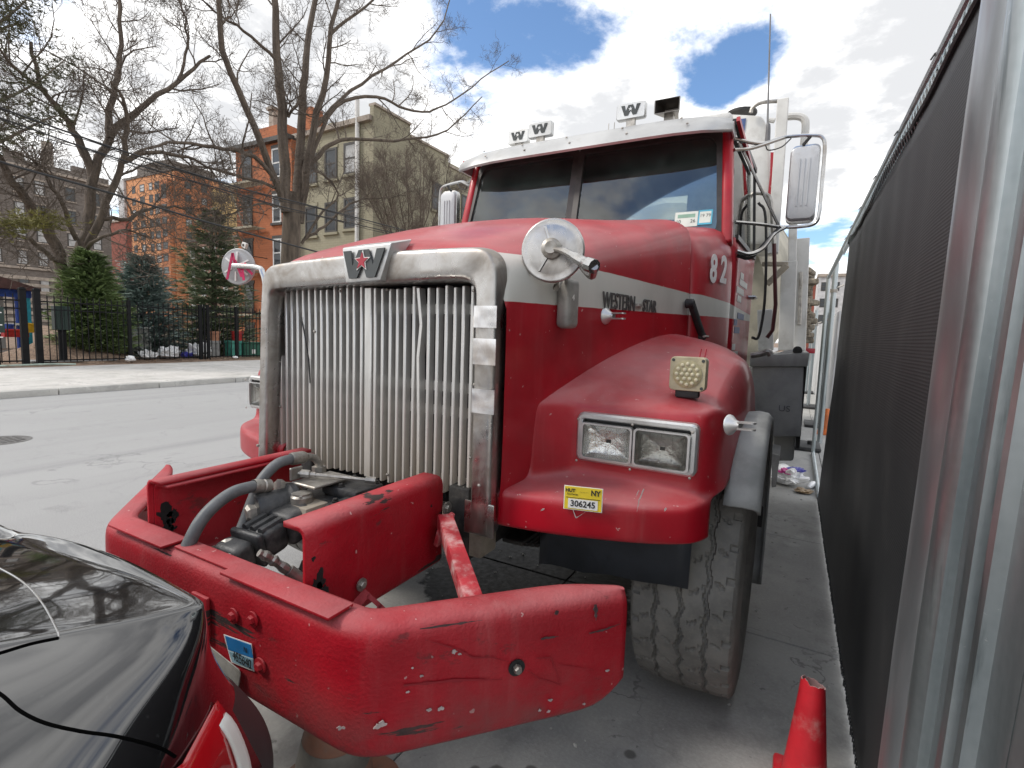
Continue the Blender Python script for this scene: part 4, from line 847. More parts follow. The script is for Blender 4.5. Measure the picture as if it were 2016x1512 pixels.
# grille shell
def path(o):
    if o:
        xl, xr, zt, rad, zb, tl = -.658, .570, 1.80, .085, .845, .05
    else: xl, xr, zt, rad, zb, tl = -.592, .484, 1.69, .045, .845, .035
    P = []
    for z in (zb, 1.0, 1.15, 1.3, 1.45, 1.56): P.append((xl+tl*(z-zb)/.9, z))
    xl2 = xl+tl
    P += [(xl2+rad-rad*math.cos(R(a)), zt-.02-rad+rad*math.sin(R(a))) for a in (0, 22, 45, 68, 90)]
    for f_ in (.2, .4, .5, .6, .8): P.append((lerp(xl2+rad, xr-rad, f_), zt-.02*(1-f_)+.012*math.sin(math.pi*f_)*(1 if o else .3)))
    P += [(xr-rad+rad*math.sin(R(a)), zt-rad+rad*math.cos(R(a))) for a in (0, 22, 45, 68, 90)]
    for z in (1.56, 1.45, 1.3, 1.15, 1.0, zb): P.append((xr, z))
    return P
PO, PI_ = path(True), path(False); rows = []
for i, (o, n_) in enumerate(zip(PO, PI_)):
    o = Vector((o[0], 0, o[1])); n_ = Vector((n_[0], 0, n_[1])); d = n_-o
    w1 = .006*noise.noise(Vector((i*.9, 0, 3))); row = []
    for t_, y in ((0, .035), (0, .008), (.025, -.018), (.08, -.031), (.3, -.034), (.72, -.034), (.94, -.030), (.992, -.014), (1, .012), (1, .075)):
        p = o+d*t_; p.y = y+w1*(1 if .1 < t_ < .95 else 0); row.append(p)
    if 17 <= i <= 20: row[7] += Vector((0, .0, -.008)); row[8] += Vector((0, 0, -.012)); row[5].y += .008       # dent over the right bars
    rows.append(row)
shell = MB().grid(rows, flip=False).build('grille_shell', M['chrome'], TR, smooth=180, sub=2)
# bottom tab of the right leg and rivets
b = MB().box((.465, -.03, .835), (.583, -.02, .95)); b.build('shell_tab', M['chrome'], TR, bevel=.004)
for x, z in ((.525, 1.01), (-.645, .985)): MB().lathe([(.007, 0), (.006, .004), (.0, .006)], (x, -.032, z), (0, -1, 0), 10).build('rivet', M['steel'], TR)
# worn foil patches on the right leg of the shell
M['foil'] = chrome('peeling_foil', (.78, .78, .79), .5, .9)
for z0, z1 in ((1.535, 1.605), (1.415, 1.50), (1.255, 1.335)):
    MB().box((.492, -.041, z0), (.578, -.037, z1)).build('foil_patch', M['foil'], TR, smooth=0)
# grille bars, each a part
bars = []
for i in range(29):
    x = -.578+i*.0375; wdt = .037 if i == 14 else .0142
    if i == 21:
        P = [(x-.012, .05, 1.672), (x+.004, .05, 1.54), (x-.008, .05, 1.42), (x-.002, .05, 1.2), (x, .05, .925)]
        b = MB()
        for k in range(4): b.bar(P[k], P[k+1], .034, .012, (1, 0, 0))
        o = b.build('grille_bar', M['bars'], TR, smooth=0); o['label'] = 'bent grille bar kinked to one side'
        continue
    if i in (0, 14): base_bar = MB().box((x-wdt/2, .036, .925), (x+wdt/2, .07, 1.678)).build('grille_bar', M['bars'], TR, smooth=40, bevel=.003, seg=1); bx0 = x; (bars.append(base_bar) if i == 0 else None)
    else:
        o = bars[0].copy(); COL.objects.link(o); o.parent = TR; o.location = (x-(-.578), rng.uniform(-.002, .002), rng.uniform(-.006, .004)); o.rotation_euler = (0, rng.uniform(-.0012, .0012), 0)
for i, (x, z) in enumerate(((-.56, 1.66), (-.20, 1.665), (.05, 1.668), (.44, 1.66), (-.575, 1.36), (-.575, 1.16), (.455, 1.34), (.445, 1.08), (-.35, 1.5), (.06, .955), (.42, .965))):
    MB().lathe([(.006, 0), (.005, .005), (0, .007)], (x, .033, z), (0, -1, 0), 8).build('rivet', M['steel'], TR)
for z in (1.60, 1.315, 1.225, .965): MB().box((-.6, .085, z-.018), (.49, .092, z+.018)).build('cross_strap', M['bars'], TR, smooth=0)
rad = MB().box((-.6, .15, .86), (.49, .2, 1.7)).build('radiator', M['radiator'], TR, smooth=0)
b = MB()
for k in range(46): x = -.59+k*.0235; b.box((x, .146, .87), (x+.004, .149, 1.69))
b.build('radiator_fins', M['dark'], rad, smooth=0)
MB().tube([(-.43, .03, 1.56), (-.40, .028, 1.46), (-.385, .03, 1.38), (-.38, .032, 1.28)], .003, 5).build('loose_wire', M['black'], TR)
# nose emblem: wedge plate with a W and a star
ex = .022; b = MB()
fr = [(ex-.128, 1.818), (ex+.118, 1.824), (ex+.078, 1.692), (ex-.095, 1.686)]
F_ = [Vector((x, -.058 if k > 1 else -.045, z)) for k, (x, z) in enumerate(fr)]; B2 = [Vector((x*1.0+(.012 if k < 2 else 0), .05 if k < 2 else -.02, z+(.028 if k < 2 else 0))) for k, (x, z) in enumerate(fr)]
b.add(F_+B2, [(0, 1, 2, 3)[::-1], (0, 4, 5, 1)[::-1], (1, 5, 6, 2)[::-1], (2, 6, 7, 3)[::-1], (3, 7, 4, 0)[::-1]])
emb = b.build('nose_emblem', M['alu'], TR, bevel=.006)
wpoly = [(-.125, .06), (-.078, .06), (-.062, -.01), (-.03, .06), (.03, .06), (.062, -.01), (.078, .06), (.125, .06), (.078, -.065), (.03, -.065), (0, -.005), (-.03, -.065), (-.078, -.065)]
def wlogo(parent, O, U, V, s, mat, name='letter_w', dep=.005): return MB().prism([(a*s, c*s) for a, c in wpoly], O, U, V, dep).build(name, mat, parent, smooth=0)
eu, ev = (1, 0, .02), (0, -.09, 1)
U_ = Vector((1, 0, .02)).normalized(); V_ = Vector((0, .092, 1)).normalized()
wlogo(emb, Vector((ex-.006, -.0555, 1.755)), U_, V_, .82, M['ddark'])
def star(r, ri, n=5): return [((r if k % 2 == 0 else ri)*math.sin(math.pi*k/n), (r if k % 2 == 0 else ri)*math.cos(math.pi*k/n)) for k in range(2*n)]
MB().prism(star(.040, .0168), Vector((ex-.006, -.0605, 1.762)), U_, V_, .003).build('star_border', M['whiteplain'], emb, smooth=0)
MB().prism(star(.032, .013), Vector((ex-.006, -.0636, 1.762)), U_, V_, .003).build('star', M['starred'], emb, smooth=0)
# headlights
for s_ in (1, -1):
    cx = .953*s_; b = MB(); w_, h_ = .418, .176
    o_ = rrect(w_, h_, .022); 
    def ringpts(pl, y): return [Vector((cx+a, y, 1.158+c)) for a, c in pl]
    inn = rrect(w_-.045, h_-.045, .008)
    rows = [ringpts(o_, .31), ringpts(o_, .277), ringpts(rrect(w_-.014, h_-.014, .018), .269), ringpts(rrect(w_-.036, h_-.036, .01), .269), ringpts(inn, .274), ringpts(inn, .32)]
    b.grid(rows, closed=True, flip=False); hl = b.build('headlight', M['alu'], TR, smooth=30)
    MB().box((cx-.197, .2935, 1.085), (cx+.197, .2965, 1.231)).build('backplate', M['glassblk'], hl, smooth=0)
    for q in (-1, 1):
        lx = cx+q*.0945; pl = rrect(.176, .122, .012); rows = [[Vector((lx+a*k, y, 1.149+c*k)) for a, c in pl] for k, y in ((.02, .294), (.35, .292), (.7, .286), (.92, .275), (1., .262))]
        rf = MB().grid(rows, closed=True, flip=False).build('reflector', M['reflector'] if q*s_ < 0 else M['dullrefl'] if 'dullrefl' in M else M.setdefault('dullrefl', pm('tarnished_reflector', (.42, .41, .38), .3, .9, .3, 16, .4, 50)), hl, smooth=60)
        MB().lathe([(.026, 0), (.026, .02), (.014, .03)], (lx, .335, 1.149), (0, -1, 0), 14).build('bulb', M['reflector'], rf)
        g_ = MB(); rows = [[Vector((lx+a*k, y, 1.149+c*k)) for a, c in pl] for k, y in ((1., .268), (.96, .262), (.6, .2585), (.02, .2575))]
        g_.grid(rows, closed=True, flip=False)
        [g_.box((lx-.075+k*.0375, .2572, 1.11), (lx-.0735+k*.0375, .2585, 1.205)) for k in range(5)]
        ln_ = g_.build('lens', M['lens'], rf, smooth=40)
        b = MB(); rows = [[Vector((lx+a*k, y, 1.149+c*k)) for a, c in pl] for k, y in ((1.06, .275), (1.05, .256), (.97, .256), (.96, .27))]; b.grid(rows, closed=True).build('bezel', M['alu'], rf, smooth=30)
    for xx, zz in ((-.195, .075), (.195, .075), (-.195, -.075), (.195, -.075), (0, .077), (0, -.077)): MB().lathe([(.005, 0), (.004, .003), (0, .004)], (cx+xx, .2475, 1.149+zz), (0, -1, 0), 8).build('screw', M['steel'], hl)
# marker lamp on the right fender
c = Vector((1.09, .425, 1.398)); b = MB(); pl = rrect(.124, .120, .016)
rows = [[Vector((c.x+a*k, y, c.z+q*k)) for a, q in pl] for k, y in ((.02, c.y+.05), (.96, c.y+.05), (1, c.y+.04), (1, c.y), (.96, c.y-.008), (.02, c.y-.008))]
mk = b.grid(rows, closed=True, flip=True).build('marker_lamp', M['ledbody'] if 'ledbody' in M else M.setdefault('ledbody', pm('yellowed_plastic', (.44, .39, .26), .4, 0, .15, 20, dirt=(.25, .2, .12), damt=.4, dscale=30)), TR, smooth=40)
MB().lathe([(.049, 0), (.049, .003), (.044, .005), (.0, .005)], c+Vector((0, -.008, 0)), (0, -1, 0), 28).build('lens', M['ledlens'], mk)
led = None
for rr, n_ in ((0, 1), (.018, 6), (.036, 12)):
    for k in range(n_):
        a = 2*math.pi*k/n_; P = c+Vector((rr*math.cos(a), -.013, rr*math.sin(a)))
        if led is None: led = MB().lathe([(.0072, 0), (.006, .003), (.003, .0045), (0, .005)], P, (0, -1, 0), 9).build('diode', M['led'] if 'led' in M else M.setdefault('led', pm('clear_diode', (.62, .57, .40), .15, 0, .1)), mk); P0_ = P
        else: o = led.copy(); COL.objects.link(o); o.parent = mk; o.location = P-P0_
MB().box((c.x-.04, c.y, c.z-.085), (c.x+.04, c.y+.04, c.z-.055)).build('foot', M['black'], mk, bevel=.006)
for dx in (.028, .045): MB().tube([(c.x+dx, c.y+.04, c.z+.05), (c.x+dx+.006, c.y+.04, c.z+.09)], .002, 5).build('wire', M['starred'], mk)
for q in ((-.05, .048), (.05, .048), (.05, -.048)): MB().lathe([(.006, 0), (.005, .002), (0, .002)], c+Vector((q[0], -.008, q[1])), (0, -1, 0), 8).build('screw', M['ddark'], mk)
# rubber strip under the fender, wheel arch flares, wheels
for s_ in (1, -1):
    rows = []
    for k in range(13):
        x = .575+k*.048; zb = .597+.055*k/12+.004*math.sin(k*1.3); rows.append([Vector((x*s_, .37+.0*k, .885)), Vector((x*s_, .372, .80)), Vector((x*s_, .365+.004*math.sin(k), zb))])
    MB().grid(rows, flip=(s_ > 0)).build('rubber_flap', M['flap'], TR, smooth=180, solid=.01)
    rows = []
    for k in range(31):
        a = R(143-k*5.8); rr = []
        for x, r_ in ((1.235, .632), (1.262, .634), (1.30, .640), (1.33, .636), (1.342, .622), (1.342, .60)): r_ += .018; rr.append(Vector((x*s_, .97+r_*math.cos(a), .55+r_*math.sin(a))))
        rows.append(rr)
    MB().grid(rows, flip=(s_ > 0)).build('wheel_flare', M['flare'], TR, smooth=60, solid=.012)
    MB().box((.95*s_, 1.62, .5), (1.33*s_, 1.635, 1.0)).build('mud_flap', M['black'], TR, smooth=0)
def tyre(parent, cx, cy, w_, r_, name='tyre'):
    NU = 480; NV = 101; rows = []
    for i in range(NU):
        th = 2*math.pi*i/NU; row = []; ph = th*30/(2*math.pi)
        tri = abs((ph % 1)*2-1)*2-1
        for j in range(NV):
            u = -1+2*j/(NV-1)
            # tread surface over the middle, shoulders and sidewalls beyond
            if abs(u) < .66:
                v = u/.66; x = v*w_*.46; rad = r_-.010*v*v; d = 0
                for gc in (-.52, .0, .52):
                    if abs(v-gc-.055*tri*(1 if gc == 0 else .8)) < .042: d = .017
                for k, (lo, hi, sgn) in enumerate(((.16, .34, 1), (-.34, -.16, -1), (.66, .84, -1), (-.84, -.66, 1), (-.12, .02, 1), (.40, .5, 1), (-.5, -.4, -1))):
                    if lo < v < hi and abs(((ph+sgn*(v-lo)*.8+.25*k) % 1)-.5) < .055: d = max(d, .009)
                if abs(v) > .86 and ((ph*1+.2) % 1) < .16: d = .012
                rad -= d
            else:
                v = (abs(u)-.66)/.34; s2 = 1 if u > 0 else -1
                prof = [(.46, -.010), (.495, -.028), (.515, -.075), (.525, -.13), (.515, -.19), (.48, -.245), (.44, -.265)]
                f_ = v*(len(prof)-1); k = min(int(f_), len(prof)-2); q = f_-k; x = s2*w_*lerp(prof[k][0], prof[k+1][0], q); rad = r_+lerp(prof[k][1], prof[k+1][1], q)
            P = Vector((cx+x, cy+rad*math.cos(th), .55+(r_-.55)*0+rad*math.sin(th)))
            # flat where it stands on the ground
            if P.z < .004: P.x = cx+(P.x-cx)*(1+.35*(.004-P.z)); P.z = .004+(P.z-.004)*.05
            row.append(P)
        rows.append(row)
    rows.append(rows[0])
    return MB().grid(rows).build(name, M['tyre'], parent, smooth=32)
def tyre_mat():
    t = MT('dusty_tyre_rubber'); n = t.noise(6, 7, .65); f = t.noise(50, 4, .65); c = t.mix(t.step(n, .35, .68), (.135, .13, .12), (.21, .202, .186)); c = t.mix(t.math('MULTIPLY', t.step(f, .45, .75), .6), c, (.22, .205, .178)); c = t.mix(t.math('MULTIPLY', t.step(t.noise(3, 5, .6, off=(4, 4, 4)), .5, .75), .5), c, (.07, .067, .062)); return t.done(c, .85, 0, t.bump(f, .25, .004))
M['tyre'] = tyre_mat()
for s_ in (1, -1):
    wl = empty('front_wheel', (1.115*s_, .97, .55), None, None); wl.parent = TR
    tyre(wl, 1.118*s_, .97, .375, .557)
    MB().lathe([(.29, -.14), (.30, -.12), (.285, -.1), (.25, .0), (.26, .09), (.30, .12), (.29, .14)], (1.118*s_, .97, .55), (s_, 0, 0), 32, caps=False).build('rim', M['dark'], wl)
    MB().lathe([(.27, .02), (.2, .05), (.13, .04), (.12, .10), (.09, .12), (0, .12)], (1.118*s_, .97, .55), (s_, 0, 0), 28, caps=False).build('hub', M['steel'], wl)
# grimy things under the nose: frame rails, axle, light-blocking engine box, inner arches
for s_ in (1, -1):
    MB().box((.36*s_, 0.02, .70), (.45*s_, 9.0, .97)).build('frame_rail', M['dark'], TR, bevel=.01)
    MB().box((.56*s_, .5, .8), (.6*s_, 1.9, 1.5)).build('inner_arch', M['black'], TR, smooth=0)
    MB().tube(bez([(.50*s_, .35, .84), (.55*s_, .6, .74), (.52*s_, .9, .78), (.6*s_, 1.3, .8)], 5), .02, 7).build('air_line', M['black'], TR)
    b = MB()
    for k in range(4): b.box((.46*s_, .25+.05*k, .70-.02*k), (.55*s_, 1.7-.05*k, .717-.02*k))
    b.build('leaf_spring', M['dark'], TR, bevel=.003, seg=1)
MB().box((-.95, .90, .48), (.95, 1.06, .60)).build('front_axle', M['dark'], TR, bevel=.02)
MB().box((-.33, .25, .62), (.33, 1.9, 1.3)).build('engine_light_block', M['dark'], TR, bevel=.04)  # dark engine box, added to block light under the nose
MB().box((-1.0, 2.0, .85), (1.0, 2.1, 1.6)).build('firewall', M['black'], TR, smooth=0)
MB().box((-.55, .03, .72), (.5, .14, .86)).build('cross_member', M['beige'], TR, bevel=.01)
# fender clevis, bonnet clevis and latch
def clevis(P, n_, mt='alu'):
    P = Vector(P); n_ = Vector(n_).normalized(); o = MB().lathe([(.036, 0), (.034, .006), (.018, .022), (.013, .04)], P, n_, 20).build('hood_pull', M[mt], TR)
    q = P+n_*.035; s_ = n_.cross(Vector((0, 0, 1))).normalized(); b = MB()
    for k in (-1, 1):
        c0 = q+Vector((0, 0, k*.011)); b.bar(c0, c0+n_*.045, .026, .006, (0, 0, 1)); b.lathe([(.013, -.003), (.013, .003)], c0+n_*.045, (0, 0, 1), 12)
    b.build('fork', M[mt], o)
SIDE_P = Vector((HC+hw(0), 0, 1.3)); SIDE_N = Vector((1, -.2207, 0)).normalized(); SIDE_U = Vector((.2207, 1, 0)).normalized(); ZV = Vector((0, 0, 1))
clevis(onplane(1192, 622, SIDE_P, SIDE_N), SIDE_N)
clevis((1.238, .42, 1.235), (.9, -.45, .1))
pt = onplane(1352, 592, SIDE_P+SIDE_N*.01, SIDE_N); pb = onplane(1372, 662, SIDE_P+SIDE_N*.01, SIDE_N)
lt = MB().bar(pt+SIDE_N*.02, pb+SIDE_N*.03, .042, .03, SIDE_N).build('hood_latch', M['black'], TR, bevel=.008)
MB().lathe([(.026, 0), (.024, .03), (.015, .04)], pt+ZV*-.015, SIDE_N, 12).build('latch_cup', M['black'], lt); MB().lathe([(.032, 0), (.03, .03), (.02, .045)], pb+ZV*.0, SIDE_N, 12).build('latch_cup', M['black'], lt)
MB().tube([pb+SIDE_N*.05+SIDE_U*-.03, pb+SIDE_N*.05+SIDE_U*.03], .007, 6).build('latch_pin', M['steel'], lt)
# side badge
a = onplane(1176, 591, SIDE_P, SIDE_N); c = onplane(1292, 605, SIDE_P, SIDE_N); mid = (a+c)/2; ln = (c-a).length
b = MB(); b1 = MB(); b1.text('WESTERN', .095, mid-SIDE_U*ln*.17+SIDE_N*.003, SIDE_U, ZV, .005, sx=ln*.58/.50*1.05, bold=.0005); b.text('STAR', .078, mid+SIDE_U*ln*.36+SIDE_N*.003, SIDE_U, ZV, .005, sx=ln*.27/.19, bold=.001)
b.build('badge_lettering', pm('dull_badge_metal', (.10, .095, .09), .55, .3, .2, 20), TR, smooth=0); b1.build('badge_lettering', bpy.data.materials['dull_badge_metal'], TR, smooth=0)
MB().box(mid+SIDE_U*ln*.10-Vector((.0, .0, .006)), mid+SIDE_U*ln*.21+Vector((.008, 0, .006))).build('badge_dash', M['steel'], TR, smooth=0)
# hand painted number on the cowl
P = Vector((.982, 1.73, 1.92)); cu = Vector((.19, 1, 0)).normalized(); cn = Vector((1, -.19, 0)).normalized()
for ch, px, py in (('8', 1401, 532), ('2', 1421, 534)):
    q = onplane(px, py, P, cn)+cn*.012; MB().text(ch, .215, q, cu, ZV, .002, sx=1.05, bold=.006).build('fleet_number', M['paintwhite'] if 'paintwhite' in M else M.setdefault('paintwhite', pm('faded_white_paint', (.80, .76, .75), .6, 0, .1, 9, dirt=(.50, .18, .2), damt=.35, dscale=26)), TR, smooth=0)
def ribbon(pts, wd, n_, seed=1):
    "ragged scrape: a thin strip of uneven width that tapers at both ends"
    P_ = [Vector(p) for p in pts]; Q_ = []
    for i in range(len(P_)-1):
        for k in range(7): Q_.append(P_[i].lerp(P_[i+1], k/7))
    Q_.append(P_[-1]); m = len(Q_); rg = random.Random(int(sum(p.x*1000+p.z*777 for p in P_))); up_, dn_ = [], []
    for i, p in enumerate(Q_):
        d = (Q_[min(i+1, m-1)]-Q_[max(i-1, 0)]).normalized(); s = n_.cross(d).normalized(); t = i/(m-1); w_ = wd*.5*(.12+.88*math.sin(math.pi*min(1, t*1.15+.05))**.5)
        up_.append(p+s*w_*rg.uniform(.35, 1.25)); dn_.append(p-s*w_*rg.uniform(.35, 1.25))
    b = MB(); b.grid([up_, dn_, [q+n_*-.002 for q in dn_]]); return b
# yellow permit sticker on the lip under the headlight
lp0 = Vector((.70, .035, .92)); lu = Vector((.15, .04, 0)).normalized(); ln_ = Vector((.04, -.15, 0)).normalized()
st = [onplane(px, py, lp0+ln_*.006, ln_) for px, py in ((1113, 957), (1186, 962), (1182, 1008), (1112, 1001))]
c0 = sum(st, Vector())/4; sw = (st[1]-st[0]).length; sh = (st[0]-st[3]).length
sk = MB().box((-1, -1, -1), (1, 1, 1)); sk.v = [c0+lu*(v.x*sw/2)+ZV*(v.z*sh/2)+ln_*(.0025*(v.y)*-1) for v in sk.v]; sk = sk.build('permit_sticker', M['yellow'], TR, smooth=0)
def panel(parent, name, mat, cx, cz, w_, h_, d):
    q = MB().box((-1, -1, -1), (1, 1, 1)); q.v = [c0+lu*(cx+v.x*w_/2)+ZV*(cz+v.z*h_/2)+ln_*(d-.0006*v.y) for v in q.v]; return q.build(name, mat, parent, smooth=0)
panel(sk, 'white_border', M['whiteplain'], 0, 0, sw*1.05, sh*1.06, .0006); panel(sk, 'number_field', M['whiteplain'], 0, -sh*.24, sw*.80, sh*.42, .0034); panel(sk, 'rule', M['blackplain'], 0, sh*.02, sw*.92, sh*.02, .0034)
MB().text('306245', sh*.38, c0+ZV*(-sh*.24)+ln_*.0045, lu, ZV, .001, sx=.95, bold=.0006).build('print', M['blackplain'], sk, smooth=0)
b = MB(); b.text('NY', sh*.32, c0+lu*sw*.33+ZV*sh*.29+ln_*.0036, lu, ZV, .001, sx=.9, bold=.0008); b.text('HUT', sh*.21, c0-lu*sw*.35+ZV*sh*.33+ln_*.0036, lu, ZV, .001, bold=.0005); b.text('33rd Series', sh*.105, c0-lu*sw*.29+ZV*sh*.17+ln_*.0036, lu, ZV, .001); b.text('- - - - - -', sh*.11, c0+lu*sw*.02+ZV*sh*.31+ln_*.0036, lu, ZV, .001); b.build('print', M['blackplain'], sk, smooth=0)
# scratches of bare primer next to the sticker
M['scar'] = pm('primer_scratch', (.40, .33, .315), .7, 0, .2, 30)
def scar(pts, wd, P=lp0, n_=ln_, par=None):
    ribbon([onplane(px, py, P+n_*.0085, n_) for px, py in pts], wd, n_).build('scratch', M['scar'], TR, smooth=0)
scar([(1128, 1003), (1134, 1020), (1152, 1008)], .004); scar([(1268, 962), (1258, 985), (1254, 1008)], .005); scar([(1258, 965), (1252, 978)], .004); scar([(1312, 1000), (1308, 1007)], .007); scar([(1072, 1001), (1064, 1006)], .005)

# ------------------------------------------------------------------ cab
def prm(name, poly, O, U, V, dep, mat, parent=TR, bevel=0): return MB().prism(poly, O, U, V, dep).build(name, mat, parent, smooth=30, bevel=bevel)
WB, WT = Vector((0, 1.97, 2.13)), Vector((0, 2.13, 2.86)); WV = (WT-WB).normalized(); WN = Vector((1, 0, 0)).cross(WV)   # WN points to the front
def ws(x, h, d=0): return WB+Vector((x, 0, 0))+WV*h+WN*d
WH = (WT-WB).length
def xh(h): return 1.0-.075*h/WH
# A pillars and header
for s_ in (1, -1):
    b = MB(); P0 = ws(1.0*s_, -.02, -.03); P1 = ws(.938*s_, WH, -.03); b.bar(P0, P1, .062, .10, (0, 1, 0)); b.build('windscreen_pillar', M['fred'], TR, bevel=.02, seg=3)
# gasket frames and panes
for s_ in (1, -1):
    x0, x1b, x1t = .014, (1.022 if s_ > 0 else .918), (.958 if s_ > 0 else .852)
    def pane_poly(ins):
        cr = .09; pts = []
        core = [(x0+ins-.05*0, ins), (x1b-ins, ins), (x1t-ins, WH-.015-ins), (x0+ins, WH-.015-ins)]
        for i, (a, c) in enumerate(core):
            p = Vector((a, c, 0)); pv = Vector((*core[i-1], 0)); nx = Vector((*core[(i+1) % 4], 0)); r_ = .03 if i in (0, 3) else .09
            A1 = p+(pv-p).normalized()*r_; C1 = p+(nx-p).normalized()*r_
            pts += [(A1*(1-t_)**2+p*2*t_*(1-t_)+C1*t_*t_) for t_ in (0, .2, .4, .6, .8, 1)]
        return [((q.x-.055)*s_ if False else (q.x*s_-.055), q.y) for q in pts]
    o_, i_ = pane_poly(-.014), pane_poly(.028); rows = [[ws(a, c, d) for a, c in pl] for pl, d in ((o_, -.03), (o_, .006), (i_, .010), (i_, -.03))]
    gk = MB().grid(rows, closed=True, flip=(s_ < 0)).build('windscreen_gasket', M['gasket'] if 'gasket' in M else M.setdefault('gasket', pm('dark_brown_gasket', (.035, .028, .026), .45, 0, .3, 12)), TR, smooth=30)
    pl = pane_poly(.02); b = MB(); b.prism([(a, c) for a, c in pl], ws(0, 0, -.012), (1, 0, 0), WV, .006); b.build('windscreen', M['glass'], TR, smooth=0)
# sun visor over the screen
rows = []
for i in range(13):
    u = -1+2*i/12; xa = u*.985; k = abs(u)**6; rows.append([Vector((xa*.93, 2.30, 2.985-.05*k)), Vector((xa*.97, 2.12, 2.955-.055*k)), Vector((xa*.985, 2.0, 2.905-.05*k)), Vector((xa, 1.925+.03*k, 2.835-.025*k)), Vector((xa*1.005, 1.885+.06*k, 2.782-.01*k)), Vector((xa*1.0, 1.893+.06*k, 2.776-.01*k)), Vector((xa*.99, 1.935+.05*k, 2.80-.01*k))])
vz = MB().grid(rows, flip=True).build('sun_visor', M['visor'], TR, smooth=60, solid=.006)
for s_ in (1, -1): MB().prism([(1.945, 2.772), (1.96, 2.80), (2.0, 2.84), (2.12, 2.885), (2.2, 2.86), (2.1, 2.77)], (.983*s_-.004, 0, 0), (0, 1, 0), (0, 0, 1), .008).build('end_plate', M['visor'], vz, smooth=0)
for x in (-.78, -.45, -.1, .3, .68):
    for q in ((1.985, 2.898), (1.925, 2.836)): MB().lathe([(.009, 0), (.007, .005), (0, .006)], (x+(.05 if q[0] < 1.95 else 0), q[0]-.008, q[1]+.0), (0, -.75, .66), 8).build('bolt', M['steel'], vz)
# roof, back wall, doors
MB().box((-.96, 2.12, 2.86), (.96, 3.15, 2.96)).build('roof', M['white'], TR, bevel=.04, seg=3)
bw = MB(); bw.box((-1.0, 3.1, 1.0), (1.0, 3.15, 2.28)); bw.box((-1.0, 3.1, 2.28), (-.86, 3.15, 2.9)); bw.box((.86, 3.1, 2.28), (1.0, 3.15, 2.9)); bw.box((-.86, 3.1, 2.73), (.86, 3.15, 2.9)); bw.box((-.86, 3.1, 2.28), (-.42, 3.15, 2.73)); bw.box((.53, 3.1, 2.28), (.86, 3.15, 2.73)); bw.build('back_wall', pm('grey_cab_trim', (.5, .55, .53), .8), TR, smooth=0)
for s_ in (1, -1):
    if s_ > 0: MB().box((-.42, 3.12, 2.28), (.53, 3.126, 2.73)).build('rear_window', M['glass2'], TR, smooth=0)
    d_ = MB(); U2 = Vector((.045*s_, 1.05, 0))
    def dp(t_, z, x=0): return Vector(((1.034+.045*t_-.05*max(0, (z-2.2)/.7)+x)*s_, 2.05+1.05*t_, z))
    rows = [[dp(t_, z) for t_ in (0, .25, .5, .75, 1)] for z in (.98, 1.3, 1.6, 1.9, 2.1, 2.16)]
    dr = MB().grid(rows, flip=(s_ < 0)).build('door', M['red'], TR, smooth=180, solid=.04)
    MB().bar(dp(.97, 2.16), dp(.97, 2.86), .02, .02, (1, 0, 0)).build('frame', M['glassblk'], dr, smooth=0)
    MB().bar(dp(.0, 2.855), dp(1, 2.855), .03, .035, (0, 0, 1)).build('frame', M['glassblk'], dr, smooth=0)
    gl = MB(); gl.add([dp(.05, 2.165, -.02), dp(.94, 2.165, -.02), dp(.94, 2.81, -.02), dp(.06, 2.81, -.02)], [(0, 1, 2, 3) if s_ > 0 else (3, 2, 1, 0)]); gl.build('side_window', M['glass2'], dr, smooth=0, solid=.005)
    MB().bar(dp(.05, 2.17, .004), dp(.95, 2.17, .004), .02, .03, (0, 0, 1)).build('window_seal', M['glassblk'], dr, smooth=0)
    MB().tube([dp(.82, 1.86, .0), dp(.82, 1.86, .04), dp(.93, 1.86, .04), dp(.93, 1.86, .0)], .012, 7).build('handle', M['chrome2'], dr)
    MB().tube(bez([dp(1.04, 1.55, .02), dp(1.06, 1.57, .07), dp(1.06, 1.9, .09), dp(1.06, 2.5, .07), dp(1.04, 2.62, .02)], 6), .011, 8).build('grab_rail', M['dark'], TR)
    MB().bar(dp(-.02, 2.86, .02), dp(.45, 2.70, .04), .03, .02, (1, 0, 0)).build('rain_gutter', M['fred'], TR, smooth=0)
    if s_ > 0:
        # worn sign writing on the door (unreadable patches of white and blue)
        rg = random.Random(2)
        for k in range(15):
            zz = 2.0-.055*k-rg.uniform(0, .01); t0 = rg.uniform(.16, .35); t1 = t0+rg.uniform(.12, .45); mt = M['white'] if k in (0, 1, 2, 3, 9, 10, 11, 12, 13) else M['signblue'] if 'signblue' in M else M.setdefault('signblue', pm('faded_blue_print', (.06, .10, .24), .5, 0, .3, 20))
            if k in (4, 8): continue
            MB().add([dp(t0, zz-.042, .003), dp(t1, zz-.042, .003), dp(t1, zz, .003), dp(t0, zz, .003)], [(0, 1, 2, 3)]).build('faded_lettering', mt, dr, smooth=0, solid=.002)
